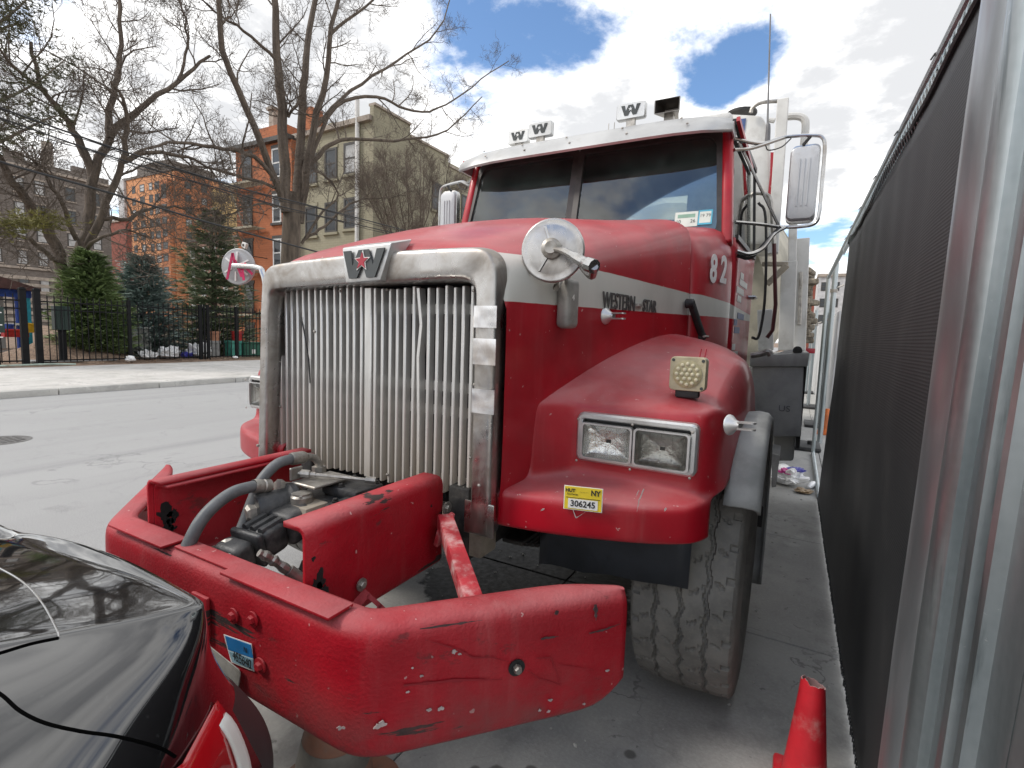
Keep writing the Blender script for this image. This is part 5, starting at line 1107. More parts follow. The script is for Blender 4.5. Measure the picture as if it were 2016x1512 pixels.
# inside of the cab
MB().box((-.95, 2.02, 2.02), (.95, 2.4, 2.12)).build('dashboard', M['black'], TR, bevel=.03)
for x in (-.5, .5): MB().box((x-.24, 2.85, 1.6), (x+.24, 2.98, 2.33)).build('seat_back', pm('grey_seat', (.06, .065, .07), .8) if x < 0 else bpy.data.materials['grey_seat'], TR, bevel=.05, seg=3)
MB().tube(arc((.52, 2.42, 2.2), .23, 0, 360, 28, (1, 0, 0), Vector((0, .55, .83)))[:-1], .016, 8, closed=True).build('steering_wheel', M['black'], TR)
MB().tube([(.52, 2.42, 2.2), (.52, 2.25, 2.05)], .03, 8).build('steering_column', M['black'], TR)
for x0, x1 in ((-.86, -.14), (.06, .84)): MB().box((x0, 2.2, 2.63), (x1, 2.22, 2.83)).build('interior_visor', M['black'], TR, bevel=.01)
MB().tube(bez([(-.86, 2.3, 2.25), (-.83, 2.28, 2.3), (-.83, 2.3, 2.45), (-.86, 2.32, 2.5)], 5), .012, 7).build('inside_handle', M['black'], TR)
MB().box((-.97, 2.1, 1.0), (.97, 3.1, 1.05)).build('cab_floor', M['black'], TR, smooth=0)
# papers on the dash and windscreen stickers
M['paper'] = pm('paper', (.66, .70, .64), .6, 0, .08, 8); M['paperb'] = pm('blue_paper', (.08, .38, .52), .5)
def wpanel(name, px0, py0, px1, py1, mat, d, parent=TR):
    A1 = onplane(px0, py0, ws(0, 0, d), WN); C1 = onplane(px1, py1, ws(0, 0, d), WN); w_ = abs(C1.x-A1.x); c_ = (A1+C1)/2; h_ = abs((C1-A1).dot(WV))
    q = MB().box((-1, -1, -1), (1, 1, 1)); q.v = [c_+Vector((v.x*w_/2, 0, 0))+WV*(v.z*h_/2)-WN*(.0008*v.y) for v in q.v]; return q.build(name, mat, parent, smooth=0), c_, w_, h_
o, c_, w_, h_ = wpanel('inspection_sticker', 1330, 419, 1372, 445, M['paper'], -.003)
MB().text('10', h_*.32, c_-Vector((w_*.33, 0, 0))-WV*h_*.15+WN*.0016, (1, 0, 0), WV, .0006).build('print', M['blackplain'], o, smooth=0); MB().text('26', h_*.32, c_+Vector((w_*.3, 0, 0))-WV*h_*.15+WN*.0016, (1, 0, 0), WV, .0006).build('print', M['blackplain'], o, smooth=0)
q = MB(); q.box((-1, -1, -1), (1, 1, 1)); q.v = [c_+Vector((v.x*w_*.38, 0, 0))+WV*(h_*.22+v.z*h_*.12)+WN*(.0014-.0004*v.y) for v in q.v]; q.build('print', pm('sage_print', (.25, .42, .32), .6), o, smooth=0)
o, c_, w_, h_ = wpanel('registration_sticker', 1376, 414, 1401, 441, M['paperb'], -.003)
q = MB(); q.box((-1, -1, -1), (1, 1, 1)); q.v = [c_+Vector((v.x*w_*.4, 0, 0))+WV*(v.z*h_*.38)+WN*(.0014-.0004*v.y) for v in q.v]; q.build('print', M['paper'], o, smooth=0)
MB().text('19 79', h_*.3, c_+WV*h_*.1+WN*.0022, (1, 0, 0), WV, .0006).build('print', M['ddark'], o, smooth=0)
MB().box((.25, 2.03, 2.122), (.62, 2.25, 2.128), Matrix.Rotation(.2, 3, 'Z')).build('paper_sheet', M['paper'], TR, smooth=0); MB().box((.55, 2.02, 2.13), (.85, 2.2, 2.137), Matrix.Rotation(-.15, 3, 'Z')).build('paper_sheet', M['paper'], TR, smooth=0); MB().box((.80, 2.03, 2.12), (.93, 2.06, 2.26), Matrix.Rotation(.3, 3, 'Y')).build('paper_sheet', M['paper'], TR, smooth=0)
# wipers
for x in (-.45, .5):
    MB().tube([ws(x, -.02, .02), ws(x-.28, .05, .035)], .007, 6).build('wiper_arm', M['black'], TR); MB().bar(ws(x-.42, .035, .022), ws(x-.02, .055, .022), .012, .016, WN).build('wiper_blade', M['black'], TR, smooth=0)
# roof lamps and air horn
for (px0, py0, px1, py1, yy) in ((1001, 256, 1040, 282, 2.30), (1041, 240, 1086, 270, 2.16), (1215, 202, 1270, 234, 2.16)):
    a = at(px0, py0, 'y', yy); c = at(px1, py1, 'y', yy); cc = Vector((((a.x+c.x)/2), yy, (at((px0+px1)/2, (py0+py1)/2, 'y', yy)).z)); w_ = c.x-a.x; h_ = .105
    b = MB(); pl = rrect(w_, h_, .014); rows = [[Vector((cc.x+p_*k, y, cc.z+q_*k)) for p_, q_ in pl] for k, y in ((.02, yy+.05), (.92, yy+.05), (1, yy+.035), (1, yy), (.95, yy-.008), (.02, yy-.008))]
    hb = b.grid(rows, closed=True, flip=True).build('roof_horn_cover', M['alu'], TR, smooth=40)
    wlogo(hb, (cc.x, yy-.008, cc.z+.004), (1, 0, 0), (0, 0, 1), w_*.33/.125, M['ddark'], dep=.004)
    MB().prism(star(.016, .006), (cc.x, yy-.0122, cc.z+.008), (1, 0, 0), (0, 0, 1), .002).build('star', M['alu'], hb, smooth=0)
    MB().box((cc.x-.03, yy, 2.9), (cc.x+.03, yy+.03, cc.z-h_/2+.01)).build('stem', M['steel'], hb, smooth=0)
a = at(1289, 196, 'y', 2.16); c = at(1338, 217, 'y', 2.16); cz = at(1313, 207, 'y', 2.16).z; cx = (a.x+c.x)/2; w_ = c.x-a.x
rows = [[Vector((cx+p_*k, y, cz+q_*k)) for p_, q_ in rrect(w_, .09, .006)] for k, y in ((.3, 2.42), (.55, 2.3), (1.0, 2.165), (1.0, 2.16), (.93, 2.16), (.5, 2.29), (.02, 2.30))]
hn = MB().grid(rows, closed=True, flip=True).build('air_horn', pm('dark_horn_chrome', (.24, .22, .2), .35, .9), TR, smooth=30); MB().box((cx-.03, 2.22, 2.9), (cx+.03, 2.28, cz-.03)).build('stem', M['steel'], hn, smooth=0)
for px in (1199, 1210): q = at(px, 235, 'y', 2.16); MB().tube([(q.x, 2.16, 2.93), (q.x, 2.16, 3.02)], .003, 5).build('stud', M['steel'], TR)
# big side mirrors
def side_mirror(s_):
    m = lambda x, y, z: Vector((x*s_, y, z)); pl = rrect(.158, .455, .035)
    rows = [[m(1.377+a*k, y, 2.522+c*k) for a, c in pl] for k, y in ((.02, 2.315), (.8, 2.318), (.95, 2.325), (1, 2.345), (1, 2.40), (.96, 2.408), (.02, 2.408))]
    mr_ = MB().grid(rows, closed=True, flip=(s_ < 0)).build('side_mirror', M['mirrorback'] if 'mirrorback' in M else M.setdefault('mirrorback', pm('white_mirror_shell', (.50, .51, .52), .4, .2, .08, 3, .04, 20, dirt=(.3, .3, .3), damt=.25, dscale=12)), TR, smooth=40)
    rows = [[m(1.377+a*k, y, 2.522+c*k) for a, c in pl] for k, y in ((1.005, 2.35), (1.05, 2.352), (1.05, 2.40), (1.0, 2.402))]
    MB().grid(rows, closed=True, flip=(s_ > 0)).build('rim', M['chrome2'], mr_, smooth=40)
    for x in (1.35, 1.377, 1.404): MB().box(m(x-.003, 2.311, 2.38), m(x+.003, 2.316, 2.67)).build('ridge', M['mirrorback'], mr_, smooth=0)
    MB().tube(bez([m(.965, 2.14, 2.79), m(1.12, 2.26, 2.775), m(1.25, 2.35, 2.825), m(1.40, 2.35, 2.812), m(1.462, 2.35, 2.79), m(1.480, 2.35, 2.72), m(1.482, 2.35, 2.52), m(1.482, 2.35, 2.34), m(1.465, 2.35, 2.275), m(1.40, 2.35, 2.258), m(1.28, 2.35, 2.262), m(1.15, 2.25, 2.27), m(1.02, 2.14, 2.27)], 6), .0110, 9).build('mirror_frame', M['chrome2'], mr_)
    MB().tube(bez([m(.985, 2.12, 2.71), m(1.08, 2.22, 2.74), m(1.25, 2.35, 2.822)], 6), .011, 8).build('mirror_arm', M['chrome2'], mr_)
    MB().tube(bez([m(1.30, 2.35, 2.262), m(1.24, 2.33, 2.22), m(1.18, 2.28, 2.12), m(1.11, 2.2, 2.075), m(1.04, 2.12, 2.085)], 6), .014, 9).build('mirror_arm', M['chrome2'], mr_)
    MB().tube(bez([m(1.27, 2.34, 2.262), m(1.2, 2.31, 2.17), m(1.12, 2.24, 2.06), m(1.05, 2.15, 2.06)], 6), .012, 8).build('mirror_arm', M['dark'], mr_)
    MB().tube([m(1.0, 2.2, 2.78), m(1.26, 2.35, 2.27)], .009, 7).build('mirror_stay', M['chrome2'], mr_)
    MB().tube([m(1.40, 2.35, 2.81), m(1.36, 2.35, 2.76)], .010, 7).build('mirror_clamp', M['dark'], mr_)
    MB().tube(bez([m(1.29, 2.345, 2.81), m(1.24, 2.33, 2.76), m(1.17, 2.3, 2.74), m(1.15, 2.3, 2.77)], 6), .004, 5).build('aerial_lead', M['black'], mr_)
side_mirror(1); side_mirror(-1)
MB().tube([(1.158, 2.30, 2.775), (1.158, 2.30, 2.80), (1.157, 2.3, 2.87), (1.155, 2.3, 2.90), (1.15, 2.3, 2.91), (1.117, 2.3, 3.57)], [.016, .016, .014, .012, .006, .004], 8).build('antenna', pm('grey_antenna', (.16, .16, .165), .5), TR)
# round mirrors on the bonnet
def disc(P, n_, r_, parent, name, mat):
    return MB().lathe([(0, .016), (.35*r_, .0155), (.75*r_, .012), (.93*r_, .006), (.95*r_, .007), (1.0*r_, .004), (1.015*r_, -.003), (1.0*r_, -.010), (.94*r_, -.010), (0, -.010)], P, n_, 40, caps=False).build(name, mat, parent, smooth=60)
hm = empty('hood_mirror', (.65, .3, 1.6), None, None); hm.parent = TR; hm.location = (.65, .3, 1.6)
mp = onplane(1118, 598, SIDE_P+SIDE_N*.03, SIDE_N)
MP = at(1088, 493, 'y', .16); NN = Vector((.28, -.93, .04)).normalized()
disc(MP, NN, .107, hm, 'disc', M['chrome'])
b = MB(); b.bar(mp-ZV*.09, mp+ZV*.09, .075, .06, SIDE_N); b.build('base_block', pm('grey_cast_base', (.27, .26, .24), .55, .3, .2, 15, .1, 80), hm, bevel=.02, seg=3)
MB().tube([mp+ZV*.08, mp+ZV*.14, MP-ZV*.12+Vector((.0, .04, 0)), MP+Vector((0, .05, -.03))], .013, 8).build('stem', M['steel'], hm)
fr0 = MP+NN*.03; end = at(1170, 525, 'y', .02)
MB().lathe([(.034, -.012), (.034, .008), (.02, .016), (.02, .024), (0, .024)], fr0, NN, 18).build('boss', M['steel'], hm)
MB().tube(bez([fr0+Vector((0, 0, 0)), fr0.lerp(end, .35)+ZV*.008, fr0.lerp(end, .75), end], 5), [.010]*4+[.013]*4+[.017]*4+[.022]*4, 10).build('arm', M['chrome2'], hm)
MB().tube(bez([end, end+Vector((-.03, .06, -.02)), MP+Vector((.08, .05, -.04))], 4), .012, 8).build('arm', M['chrome2'], hm)
X_ = NN.cross(ZV).normalized(); Y_ = X_.cross(NN)
for a in (70, 190, 300): 
    d = X_*math.cos(R(a))+Y_*math.sin(R(a)); MB().bar(MP+d*.03+NN*.018, MP+d*.085+NN*.012, .010, .006, NN).build('rib', M['chrome2'], hm, smooth=0, bevel=.003, seg=1)
MB().text('4', .03, mp+SIDE_N*.032-SIDE_U*.012+ZV*.02, SIDE_U, ZV, .001).build('print', M['whiteplain'], hm, smooth=0)
# left bonnet mirror on its bent tube, with red ribbons
hm = empty('hood_mirror', (-.72, .35, 1.6), None, None); hm.parent = TR; hm.location = (-.72, .35, 1.6)
MP = at(469, 525, 'y', .35); NN = Vector((.35, -.93, .0)).normalized()
disc(MP, NN, .10, hm, 'disc', pm('grey_mirror_shell', (.36, .36, .36), .4, .3, .1, 6, dirt=(.5, .5, .5), damt=.3, dscale=20)); X_ = NN.cross(ZV).normalized(); Y_ = X_.cross(NN)
for a in (35, 95, 155, 215, 275, 335):
    d = X_*math.cos(R(a))+Y_*math.sin(R(a)); MB().bar(MP+d*.03+NN*.018, MP+d*.08+NN*.013, .009, .008, NN).build('rib', M['whiteplain'], hm, smooth=0)
e0 = at(524, 610, 'y', .35); e1 = at(522, 560, 'y', .35); e2 = at(508, 527, 'y', 0.35)
MB().tube(bez([e0-ZV*.12, e0, e1, at(517, 538, 'y', .35), e2, MP+NN*.04], 6), .014, 9).build('stem', M['chrome2'], hm)
b = MB()
for P in ([(458, 498), (447, 550)], [(458, 498), (462, 520), (490, 528)], [(470, 522), (478, 520), (497, 540)], [(476, 523), (480, 552)], [(462, 512), (470, 530), (476, 545)], [(484, 518), (472, 530), (496, 524)]):
    q = [onplane(px, py, MP+NN*.045, NN) for px, py in P]
    for k in range(len(q)-1): b.bar(q[k], q[k+1], .014, .003, NN)
b.build('red_ribbon', pm('crimson_ribbon', (.50, .015, .09), .6), hm, smooth=0)
# ------------------------------------------------------------------ bumper and the pump in front of the radiator
def bump_path(o):
    C = [(-1.085, -.215), (-.51, -.685), (.635, -.685), (1.085, -.185)]; P = []
    for i, c in enumerate(C):
        c = Vector((*c, 0))
        if i in (0, 3): P.append(c); continue
        a = Vector((*C[i-1], 0)); b_ = Vector((*C[i+1], 0)); r_ = .075; A1 = c+(a-c).normalized()*r_; B1 = c+(b_-c).normalized()*r_
        if i == 1: P += [Vector((*C[0], 0)).lerp(A1, t_) for t_ in (.06, .2, .5, .8)]
        if i == 2: P += [P[-1].lerp(A1, t_) for t_ in (.08, .3, .5, .7, .92)]
        P += [A1*(1-t_)**2+c*2*t_*(1-t_)+B1*t_*t_ for t_ in (0, .25, .5, .75, 1)]
        if i == 2: P += [B1.lerp(Vector((*C[3], 0)), t_) for t_ in (.1, .3, .55, .75, .88, .95)]
    return P
PA = bump_path(0); n_ = len(PA); rows = []
tot = [0]
for i in range(1, n_): tot.append(tot[-1]+(PA[i]-PA[i-1]).length)
for i, p in enumerate(PA):
    t_ = (PA[min(i+1, n_-1)]-PA[max(i-1, 0)]).normalized(); inn = Vector((-t_.y, t_.x, 0)); e = min(tot[i], tot[-1]-tot[i])
    zb = .552+.022*noise.noise(Vector((i*.3, 1, 0)))*0; k = max(0, 1-e/.085); zb += .06*k**1.6; ft = .068*min(1, .25+e/.20); dp_ = .0035*noise.noise(Vector((tot[i]*4, 2, 0)))
    row = [p+inn*(ft+.02)+Vector((0, 0, .866)), p+inn*(.045*min(1, .4+e/.2))+Vector((0, 0, .868)), p+inn*.02+Vector((0, 0, .862)), p+inn*.006+Vector((0, 0, .847)), p+Vector((0, 0, .822)), p+inn*dp_+Vector((0, 0, lerp(.822, zb, .25))), p+inn*(dp_*1.5)+Vector((0, 0, lerp(.822, zb, .48))), p+inn*dp_+Vector((0, 0, lerp(.822, zb, .72))), p+Vector((0, 0, lerp(.822, zb, .90))), p+inn*.004+Vector((0, 0, zb+.012)), p+inn*.014+Vector((0, 0, zb))]
    rows.append(row)
bp = MB().grid(rows, flip=False).build('bumper', M['beam'], TR, smooth=180, sub=1); md = bp.modifiers.new('solid', 'SOLIDIFY'); md.thickness = .014; md.offset = -1
for x0, x1 in ((-.44, -.13), (.15, .555)):
    q = MB(); q.box((x0, -.690, .8705), (x1, -.615, .879)); q.build('top_plate', M['beam'], bp, bevel=.003)
MB().box((-.12, -.66, .866), (.44, -.605, .873)).build('step_plate', M['beam'], bp, bevel=.003)
MB().box((-.35, -.60, .56), (.55, -.585, .80)).build('back_plate', M['beige'], bp, smooth=0)
MB().box((.03, -.700, .675), (.105, -.687, .795)).build('tow_plate', M['beam'], bp, bevel=.01)
def hexbolt(P, n_, r_, mat, parent, washer=1.7):
    P = Vector(P); o = MB().lathe([(r_*washer, 0), (r_*washer, .004), (0, .004)], P, n_, 16).build('washer', mat, parent); MB().lathe([(r_, .003), (r_, .010), (r_*.8, .012), (0, .012)], P, n_, 6).build('bolt_head', mat, o, smooth=0); return o
def fr(px, py): return at(px, py, 'y', -.689)
for px, py in ((460, 1212), (498, 1219), (513, 1310)): hexbolt(fr(px, py), (0, -1, 0), .012, M['beam'], bp)
C3 = Vector((1.085, -.185, 0)); C2 = Vector((.635, -.685, 0)); wt = (C3-C2).normalized(); wn = Vector((wt.y, -wt.x, 0)); q = onplane(1017, 1314, C2+wn*.004, wn)
o = MB().lathe([(.021, .0), (.021, .002), (0, .002)], q, wn, 20).build('bolt_hole', M['glassblk'], bp); MB().lathe([(.0105, .0), (.0105, .012), (.008, .016), (0, .016)], q+wn*.001, wn, 6).build('bolt_head', M['steel'], o, smooth=0)
# gouges in the wing paint
M['gouge'] = pm('bare_scraped_steel', (.085, .05, .052), .5, .3, .3, 40)
def gouge(pts, wd, d=.0045):
    ribbon([onplane(px, py, C2+wn*d, wn) for px, py in pts], wd*1.25, wn).build('gouge', M['gouge'], bp, smooth=0)
gouge([(827, 1238), (900, 1228), (950, 1221)], .006); gouge([(1172, 1190), (1174, 1222)], .011); gouge([(1160, 1247), (1190, 1240), (1222, 1228)], .005); gouge([(1095, 1202), (1097, 1212)], .009); gouge([(1065, 1258), (1100, 1253)], .006)
for px, py, r_, sd in ((747, 1427, .010, 1), (672, 1432, .006, 2), (1083, 1378, .0045, 3), (1080, 1400, .003, 4), (1062, 1398, .003, 5), (893, 1283, .005, 6), (905, 1287, .003, 7), (1195, 1320, .004, 8), (803, 1362, .003, 9), (830, 1330, .003, 10), (812, 1315, .002, 11), (1150, 1385, .003, 12), (868, 1395, .006, 13), (845, 1397, .004, 14)):
    k = 22; rad_ = [r_*(1+.9*noise.noise(Vector((math.cos(2*math.pi*i/k)*1.3, math.sin(2*math.pi*i/k)*1.3, sd*3.7)))+.5*noise.noise(Vector((math.cos(2*math.pi*i/k)*3.5, math.sin(2*math.pi*i/k)*3.5, sd*1.7)))) for i in range(k)]
    MB().prism([(rad_[i]*1.2*math.cos(2*math.pi*i/k), rad_[i]*.8*math.sin(2*math.pi*i/k)) for i in range(k)], onplane(px, py, C2+wn*.003, wn), wt, (0, 0, 1), .0022).build('primer_chip', M['scar'], bp, smooth=0)
M['rub'] = pm('dull_red_scuff', (.27, .004, .012), .6)
for P, wd in (([(837, 1260), (905, 1280), (930, 1295), (970, 1295), (1002, 1303)], .004), ([(795, 1350), (900, 1340), (990, 1338)], .009), ([(1055, 1296), (1085, 1295), (1105, 1350), (1060, 1335), (1040, 1320)], .003), ([(1100, 1310), (1170, 1320)], .004)):
    ribbon([onplane(px, py, C2+wn*.0045, wn) for px, py in P], wd, wn).build('scuff', M['rub'], bp, smooth=0)
# blue registration sticker and number plate on the bumper front
def fpanel(name, P4, mat, d, parent):
    V = [at(px, py, 'y', -.690-d) for px, py in P4]; B0 = [v+Vector((0, .0012, 0)) for v in V]; return MB().add(V+B0, [(3, 2, 1, 0), (0, 1, 5, 4), (1, 2, 6, 5), (2, 3, 7, 6), (3, 0, 4, 7)]).build(name, mat, parent, smooth=0), V
o, V = fpanel('registration_decal', ((440, 1249), (495, 1268), (500, 1322), (455, 1304)), M['whiteplain'], .0, bp)
fpanel('field', ((443, 1252), (493, 1270), (498, 1296), (449, 1279)), M['blue'], .0015, o); fpanel('field', ((450, 1282), (497, 1298), (499, 1319), (457, 1303)), pm('pale_blue_sticker', (.26, .42, .50), .5, 0, .15, 30), .0015, o)
u_ = (V[1]-V[0]).normalized(); v_ = Vector((0, 0, 1)); cc = at(476, 1300, 'y', -.6935)
MB().text('455640', .036, cc, (1, 0, 0), v_, .0008, sx=.72).build('print', M['blackplain'], o, smooth=0); MB().text('N', .02, at(483, 1280, 'y', -.6935), (1, 0, 0), v_, .0008).build('print', M['blackplain'], o, smooth=0)
pc_ = at(432, 1345, 'y', -.700); pr_ = Matrix.Rotation(R(9), 3, 'Y') @ Matrix.Rotation(R(-5), 3, 'X'); pu = pr_ @ Vector((1, 0, 0)); pv = pr_ @ Vector((0, 0, 1)); pn = pu.cross(pv)
b = MB(); b.prism(rrect(.30, .15, .012), pc_-pu*.075, pu, pv, .003); np_ = b.build('number_plate', pm('dirty_plate', (.36, .35, .32), .6, 0, .2, 12, dirt=(.12, .10, .08), damt=.5, dscale=10), bp, smooth=0)
MB().text('AF', .095, pc_+pu*.02+pn*.004, pu, pv, .001, sx=.7, bold=.002).build('print', M['ddark'], np_, smooth=0)
# the two channels that carry the bumper
def channel(s_):
    x = .378 if s_ > 0 else -.378; t_ = .012; fl = .085; zt, zb = 1.018, .70; y0, y1 = -.605, -.035; r_ = .03
    prof = [(fl, zt)]+[(r_-r_*math.sin(R(a)), zt-r_+r_*math.cos(R(a))) for a in (0, 30, 60, 90)]+[(0, zb+r_)]+[(r_-r_*math.cos(R(a)), zb+r_-r_*math.sin(R(a))) for a in (30, 60, 90)]+[(fl, zb)]
    rows = [[Vector((x-s_*a, y, z)) for a, z in prof] for y in [y0+(y1-y0)*k/6 for k in range(7)]]
    c = MB().grid(rows, flip=(s_ < 0)).build('bumper_channel', M['beam'], TR, smooth=40); md = c.modifiers.new('solid', 'SOLIDIFY'); md.thickness = t_; md.offset = -1
    rows = [[Vector((x-s_*(a+.016), y, z-.014 if z > .86 else z+.014)) for a, z in prof] for y in (y0+.012, y1)]
    l_ = MB().grid(rows, flip=(s_ < 0)).build('inner_liner', M['beam'], c, smooth=40); md = l_.modifiers.new('solid', 'SOLIDIFY'); md.thickness = .008; md.offset = -1
    MB().box((x-s_*.02, y0+.05, zb+.02), (x-s_*(fl+.03), y1, zb+.03)).build('dirt_shelf', M['beige'], c, smooth=0)
    return c
ch = channel(1); chl = channel(-1)
M['chip'] = pm('black_paint_chip', (.012, .011, .012), .6)
def chips(parent, x, spots, n_):
    for (yy, zz, r_, sd) in spots:
        k = 26; rad_ = [r_*(1+.9*noise.noise(Vector((math.cos(2*math.pi*i/k)*1.2, math.sin(2*math.pi*i/k)*1.2, sd*3.7)))+.5*noise.noise(Vector((math.cos(2*math.pi*i/k)*3.5, math.sin(2*math.pi*i/k)*3.5, sd*1.7)))) for i in range(k)]; pl = [(rad_[i]*.85*math.cos(2*math.pi*i/k), rad_[i]*1.25*math.sin(2*math.pi*i/k)) for i in range(k)]
        MB().prism(pl, (x, yy, zz), (0, n_, 0), (0, 0, 1), .0012).build('paint_chip', M['chip'], parent, smooth=0)
chips(ch, .3785, ((-.57, .86, .024, 1), (-.555, .835, .020, 2), (-.58, .775, .018, 3), (-.585, .745, .016, 4), (-.545, .735, .007, 6), (-.583, .93, .006, 8), (-.1, .93, .004, 7)), 1)
chips(chl, -.3625+.0085, ((-.565, .885, .024, 11), (-.54, .885, .018, 12), (-.55, .86, .010, 14), (-.56, .835, .02, 13), (-.54, .833, .010, 15)), 1)
for yy, zz in ((-.02, .90), (-.02, .84)): hexbolt((.385, yy, zz), (1, 0, 0), .014, M['steel'], ch)
hexbolt((.32, -.6, .735), (0, -1, 0), .010, M['steel'], ch)
# slotted tab
tq = MB(); TP = Vector((.384, -.435, .765)); td = Vector((.75, .25, -.6)).normalized(); NT = Vector((.6, -.6, .5)).normalized()
tq.bar(TP, TP+td*.025, .05, .006, NT); tq.bar(TP+td*.062, TP+td*.085, .05, .006, NT)
side_ = td.cross(NT).normalized()
for k in (-1, 1): tq.bar(TP+td*.02+side_*.0185*k, TP+td*.07+side_*.0185*k, .013, .006, NT)
tb_ = tq.build('slotted_tab', M['beam'], ch, smooth=0); hexbolt(TP+Vector((.002, .01, .03)), (1, 0, 0), .011, M['steel'], ch)
br = MB().bar((.425, -.085, .885), (.79, -.43, .805), .052, .052).build('diagonal_brace', M['brace'] if 'brace' in M else M.setdefault('brace', pm('chalky_red_paint', (.40, .02, .03), .6, 0, .25, 8, .15, 60, dirt=(.62, .52, .49), damt=.55, dscale=14)), TR, bevel=.006)
MB().bar((.40, -.07, .80), (.44, -.09, .90), .07, .02, (1, 0, 0)).build('brace_bracket', M['brace'], br, bevel=.005)
# left brace, the twin
MB().bar((-.425, -.085, .885), (-.80, -.45, .80), .052, .052).build('diagonal_brace', M['brace'], TR, bevel=.006)
# hydraulic pump
pm_ = empty('hydraulic_pump', (0, -.3, .85), None, None); pm_.parent = TR; pm_.location = (0, -.3, .85)
def pb(n_, mt, bld, bev=.008): return bld.build(n_, M[mt], pm_, bevel=bev, smooth=40)
pb('gear_case', 'pump', MB().box((-.13, -.30, .76), (.19, -.03, .93)), .03)
pb('control_block', 'pump', MB().box((-.02, -.22, .93), (.15, -.08, .965)), .012); pb('side_block', 'pump', MB().box((.10, -.30, .87), (.24, -.12, .945)), .012)
pb('motor_end', 'pump', MB().lathe([(.0, 0), (.055, 0), (.062, .012), (.062, .10), (.075, .11), (.075, .13)], (-.10, -.42, .905), (.25, .95, 0), 22), 0)
MB().lathe([(.03, 0), (.03, .02), (.02, .028), (0, .028)], (-.10, -.42, .905), (-.25, -.95, 0), 6).build('plug', M['steel'], pm_, smooth=0)
pb('port_block', 'beige', MB().box((-.045, -.36, .875), (.075, -.265, .932)), .006)
pb('port_flange', 'steel', MB().lathe([(.036, 0), (.036, .018), (.03, .024), (.03, .03)], (.0, -.315, .933), (0, 0, 1), 20), 0)
for a in (45, 135, 225, 315): hexbolt((.027*math.cos(R(a)), -.315+.027*math.sin(R(a)), .95), (0, 0, 1), .007, M['steel'], pm_, 1.2)
for x, y, z in ((.0, -.2, .965), (.06, -.2, .965), (.13, -.1, .965), (.02, -.1, .965), (.12, -.28, .945), (.2, -.28, .945), (.22, -.16, .945), (.16, -.14, .945), (-.1, -.1, .93), (-.08, -.24, .93)): hexbolt((x, y, z), (0, 0, 1), .008, M['dark'], pm_, 1.5)
# gear pump sticking out to the front
ax = Vector((.05, -.96, -.2)).normalized(); sx2 = ax.cross(ZV).normalized(); up2 = sx2.cross(ax)
def ob(P, l_, w_, h_, nm, mt, bev): return MB().bar(P, P+ax*l_, w_, h_, up2).build(nm, M[mt], pm_, bevel=bev, seg=3, smooth=40)
G0 = Vector((-.01, -.31, .885))
ob(G0, .10, .13, .11, 'pump_flange', 'pump', .02); ob(G0+ax*.102, .085, .12, .095, 'pump_body', 'pump', .02); ob(G0+ax*.19, .022, .135, .11, 'pump_plate', 'pump', .012); ob(G0+ax*.214, .07, .11, .09, 'pump_end', 'pump', .022)
for i, (a, c) in enumerate(((-1, -1), (1, -1), (1, 1), (-1, 1))): hexbolt(G0+ax*.284+sx2*a*.036+up2*c*.03, ax, .008, M['steel'], pm_, 1.2)
for k in range(3): MB().tube([G0+ax*.105+up2*.046+sx2*(-.035+.035*k), G0+ax*.18+up2*.046+sx2*(-.035+.035*k)], .012, 8).build('casting_rib', M['pump'], pm_)
MB().lathe([(.04, 0), (.044, .02), (.044, .07), (.03, .075), (.03, .09), (0, .09)], (.19, -.34, .85), (.75, -.62, .05), 16).build('valve_body', M['pump'], pm_); MB().lathe([(.026, .0), (.026, .02), (.016, .022), (.016, .04), (0, .04)], Vector((.19, -.34, .85))+Vector((.75, -.62, .05)).normalized()*.09, (.75, -.62, .05), 6).build('valve_nut', M['steel'], pm_, smooth=0)
MB().lathe([(.06, 0), (.065, .02), (.065, .12), (.05, .13), (0, .13)], (.22, -.32, .76), (.7, -.6, -.1), 18).build('filter', M['black'], pm_)
MB().lathe([(.09, 0), (.09, .3)], (.05, -.3, .66), (0, 1, 0), 18).build('drive_shaft_guard', M['black'], pm_)
# hoses
def hose(P, r_, nm='hose', mt='hose'): return MB().tube(bez(P, 7), r_, 12).build(nm, M[mt], pm_, smooth=60)
A = lambda px, py, x=-.1: at(px, py, 'x', x)
hose([A(352, 1120), A(372, 1070), A(395, 1026), A(425, 993), A(462, 968), A(500, 957)], .019)
h = MB().lathe([(.021, 0), (.023, .005), (.023, .03), (.02, .034), (.023, .038), (.023, .06)], A(498, 957), A(553, 956)-A(498, 957), 14, caps=False).build('ferrule', M['steel'], pm_)
MB().lathe([(.022, 0), (.022, .018)], A(546, 956), A(560, 956)-A(546, 956), 6).build('hose_nut', M['steel'], pm_, smooth=0)
MB().tube(bez([A(556, 957), A(575, 958), A(588, 968), A(592, 985), A(592, 1002)], 6), .0145, 12).build('elbow', M['steel'], pm_, smooth=60)
hose([A(450, 1090, -.12), A(476, 1040, -.12), A(497, 985, -.12), A(515, 945, -.12), A(545, 914, -.12), A(575, 903, -.12)], .018)
MB().lathe([(.02, 0), (.023, .006), (.023, .05), (.02, .06)], A(572, 904, -.12), A(605, 899, -.12)-A(572, 904, -.12), 14, caps=False).build('ferrule', M['steel'], pm_)
MB().tube(bez([A(603, 899, -.12), A(617, 901, -.12), A(626, 910, -.12), A(629, 925, -.12)], 6), .014, 12).build('elbow', M['steel'], pm_, smooth=60); MB().lathe([(.026, 0), (.026, .035)], A(628, 918, -.12), (0, 0, -1), 6).build('hose_nut', M['steel'], pm_, smooth=0)
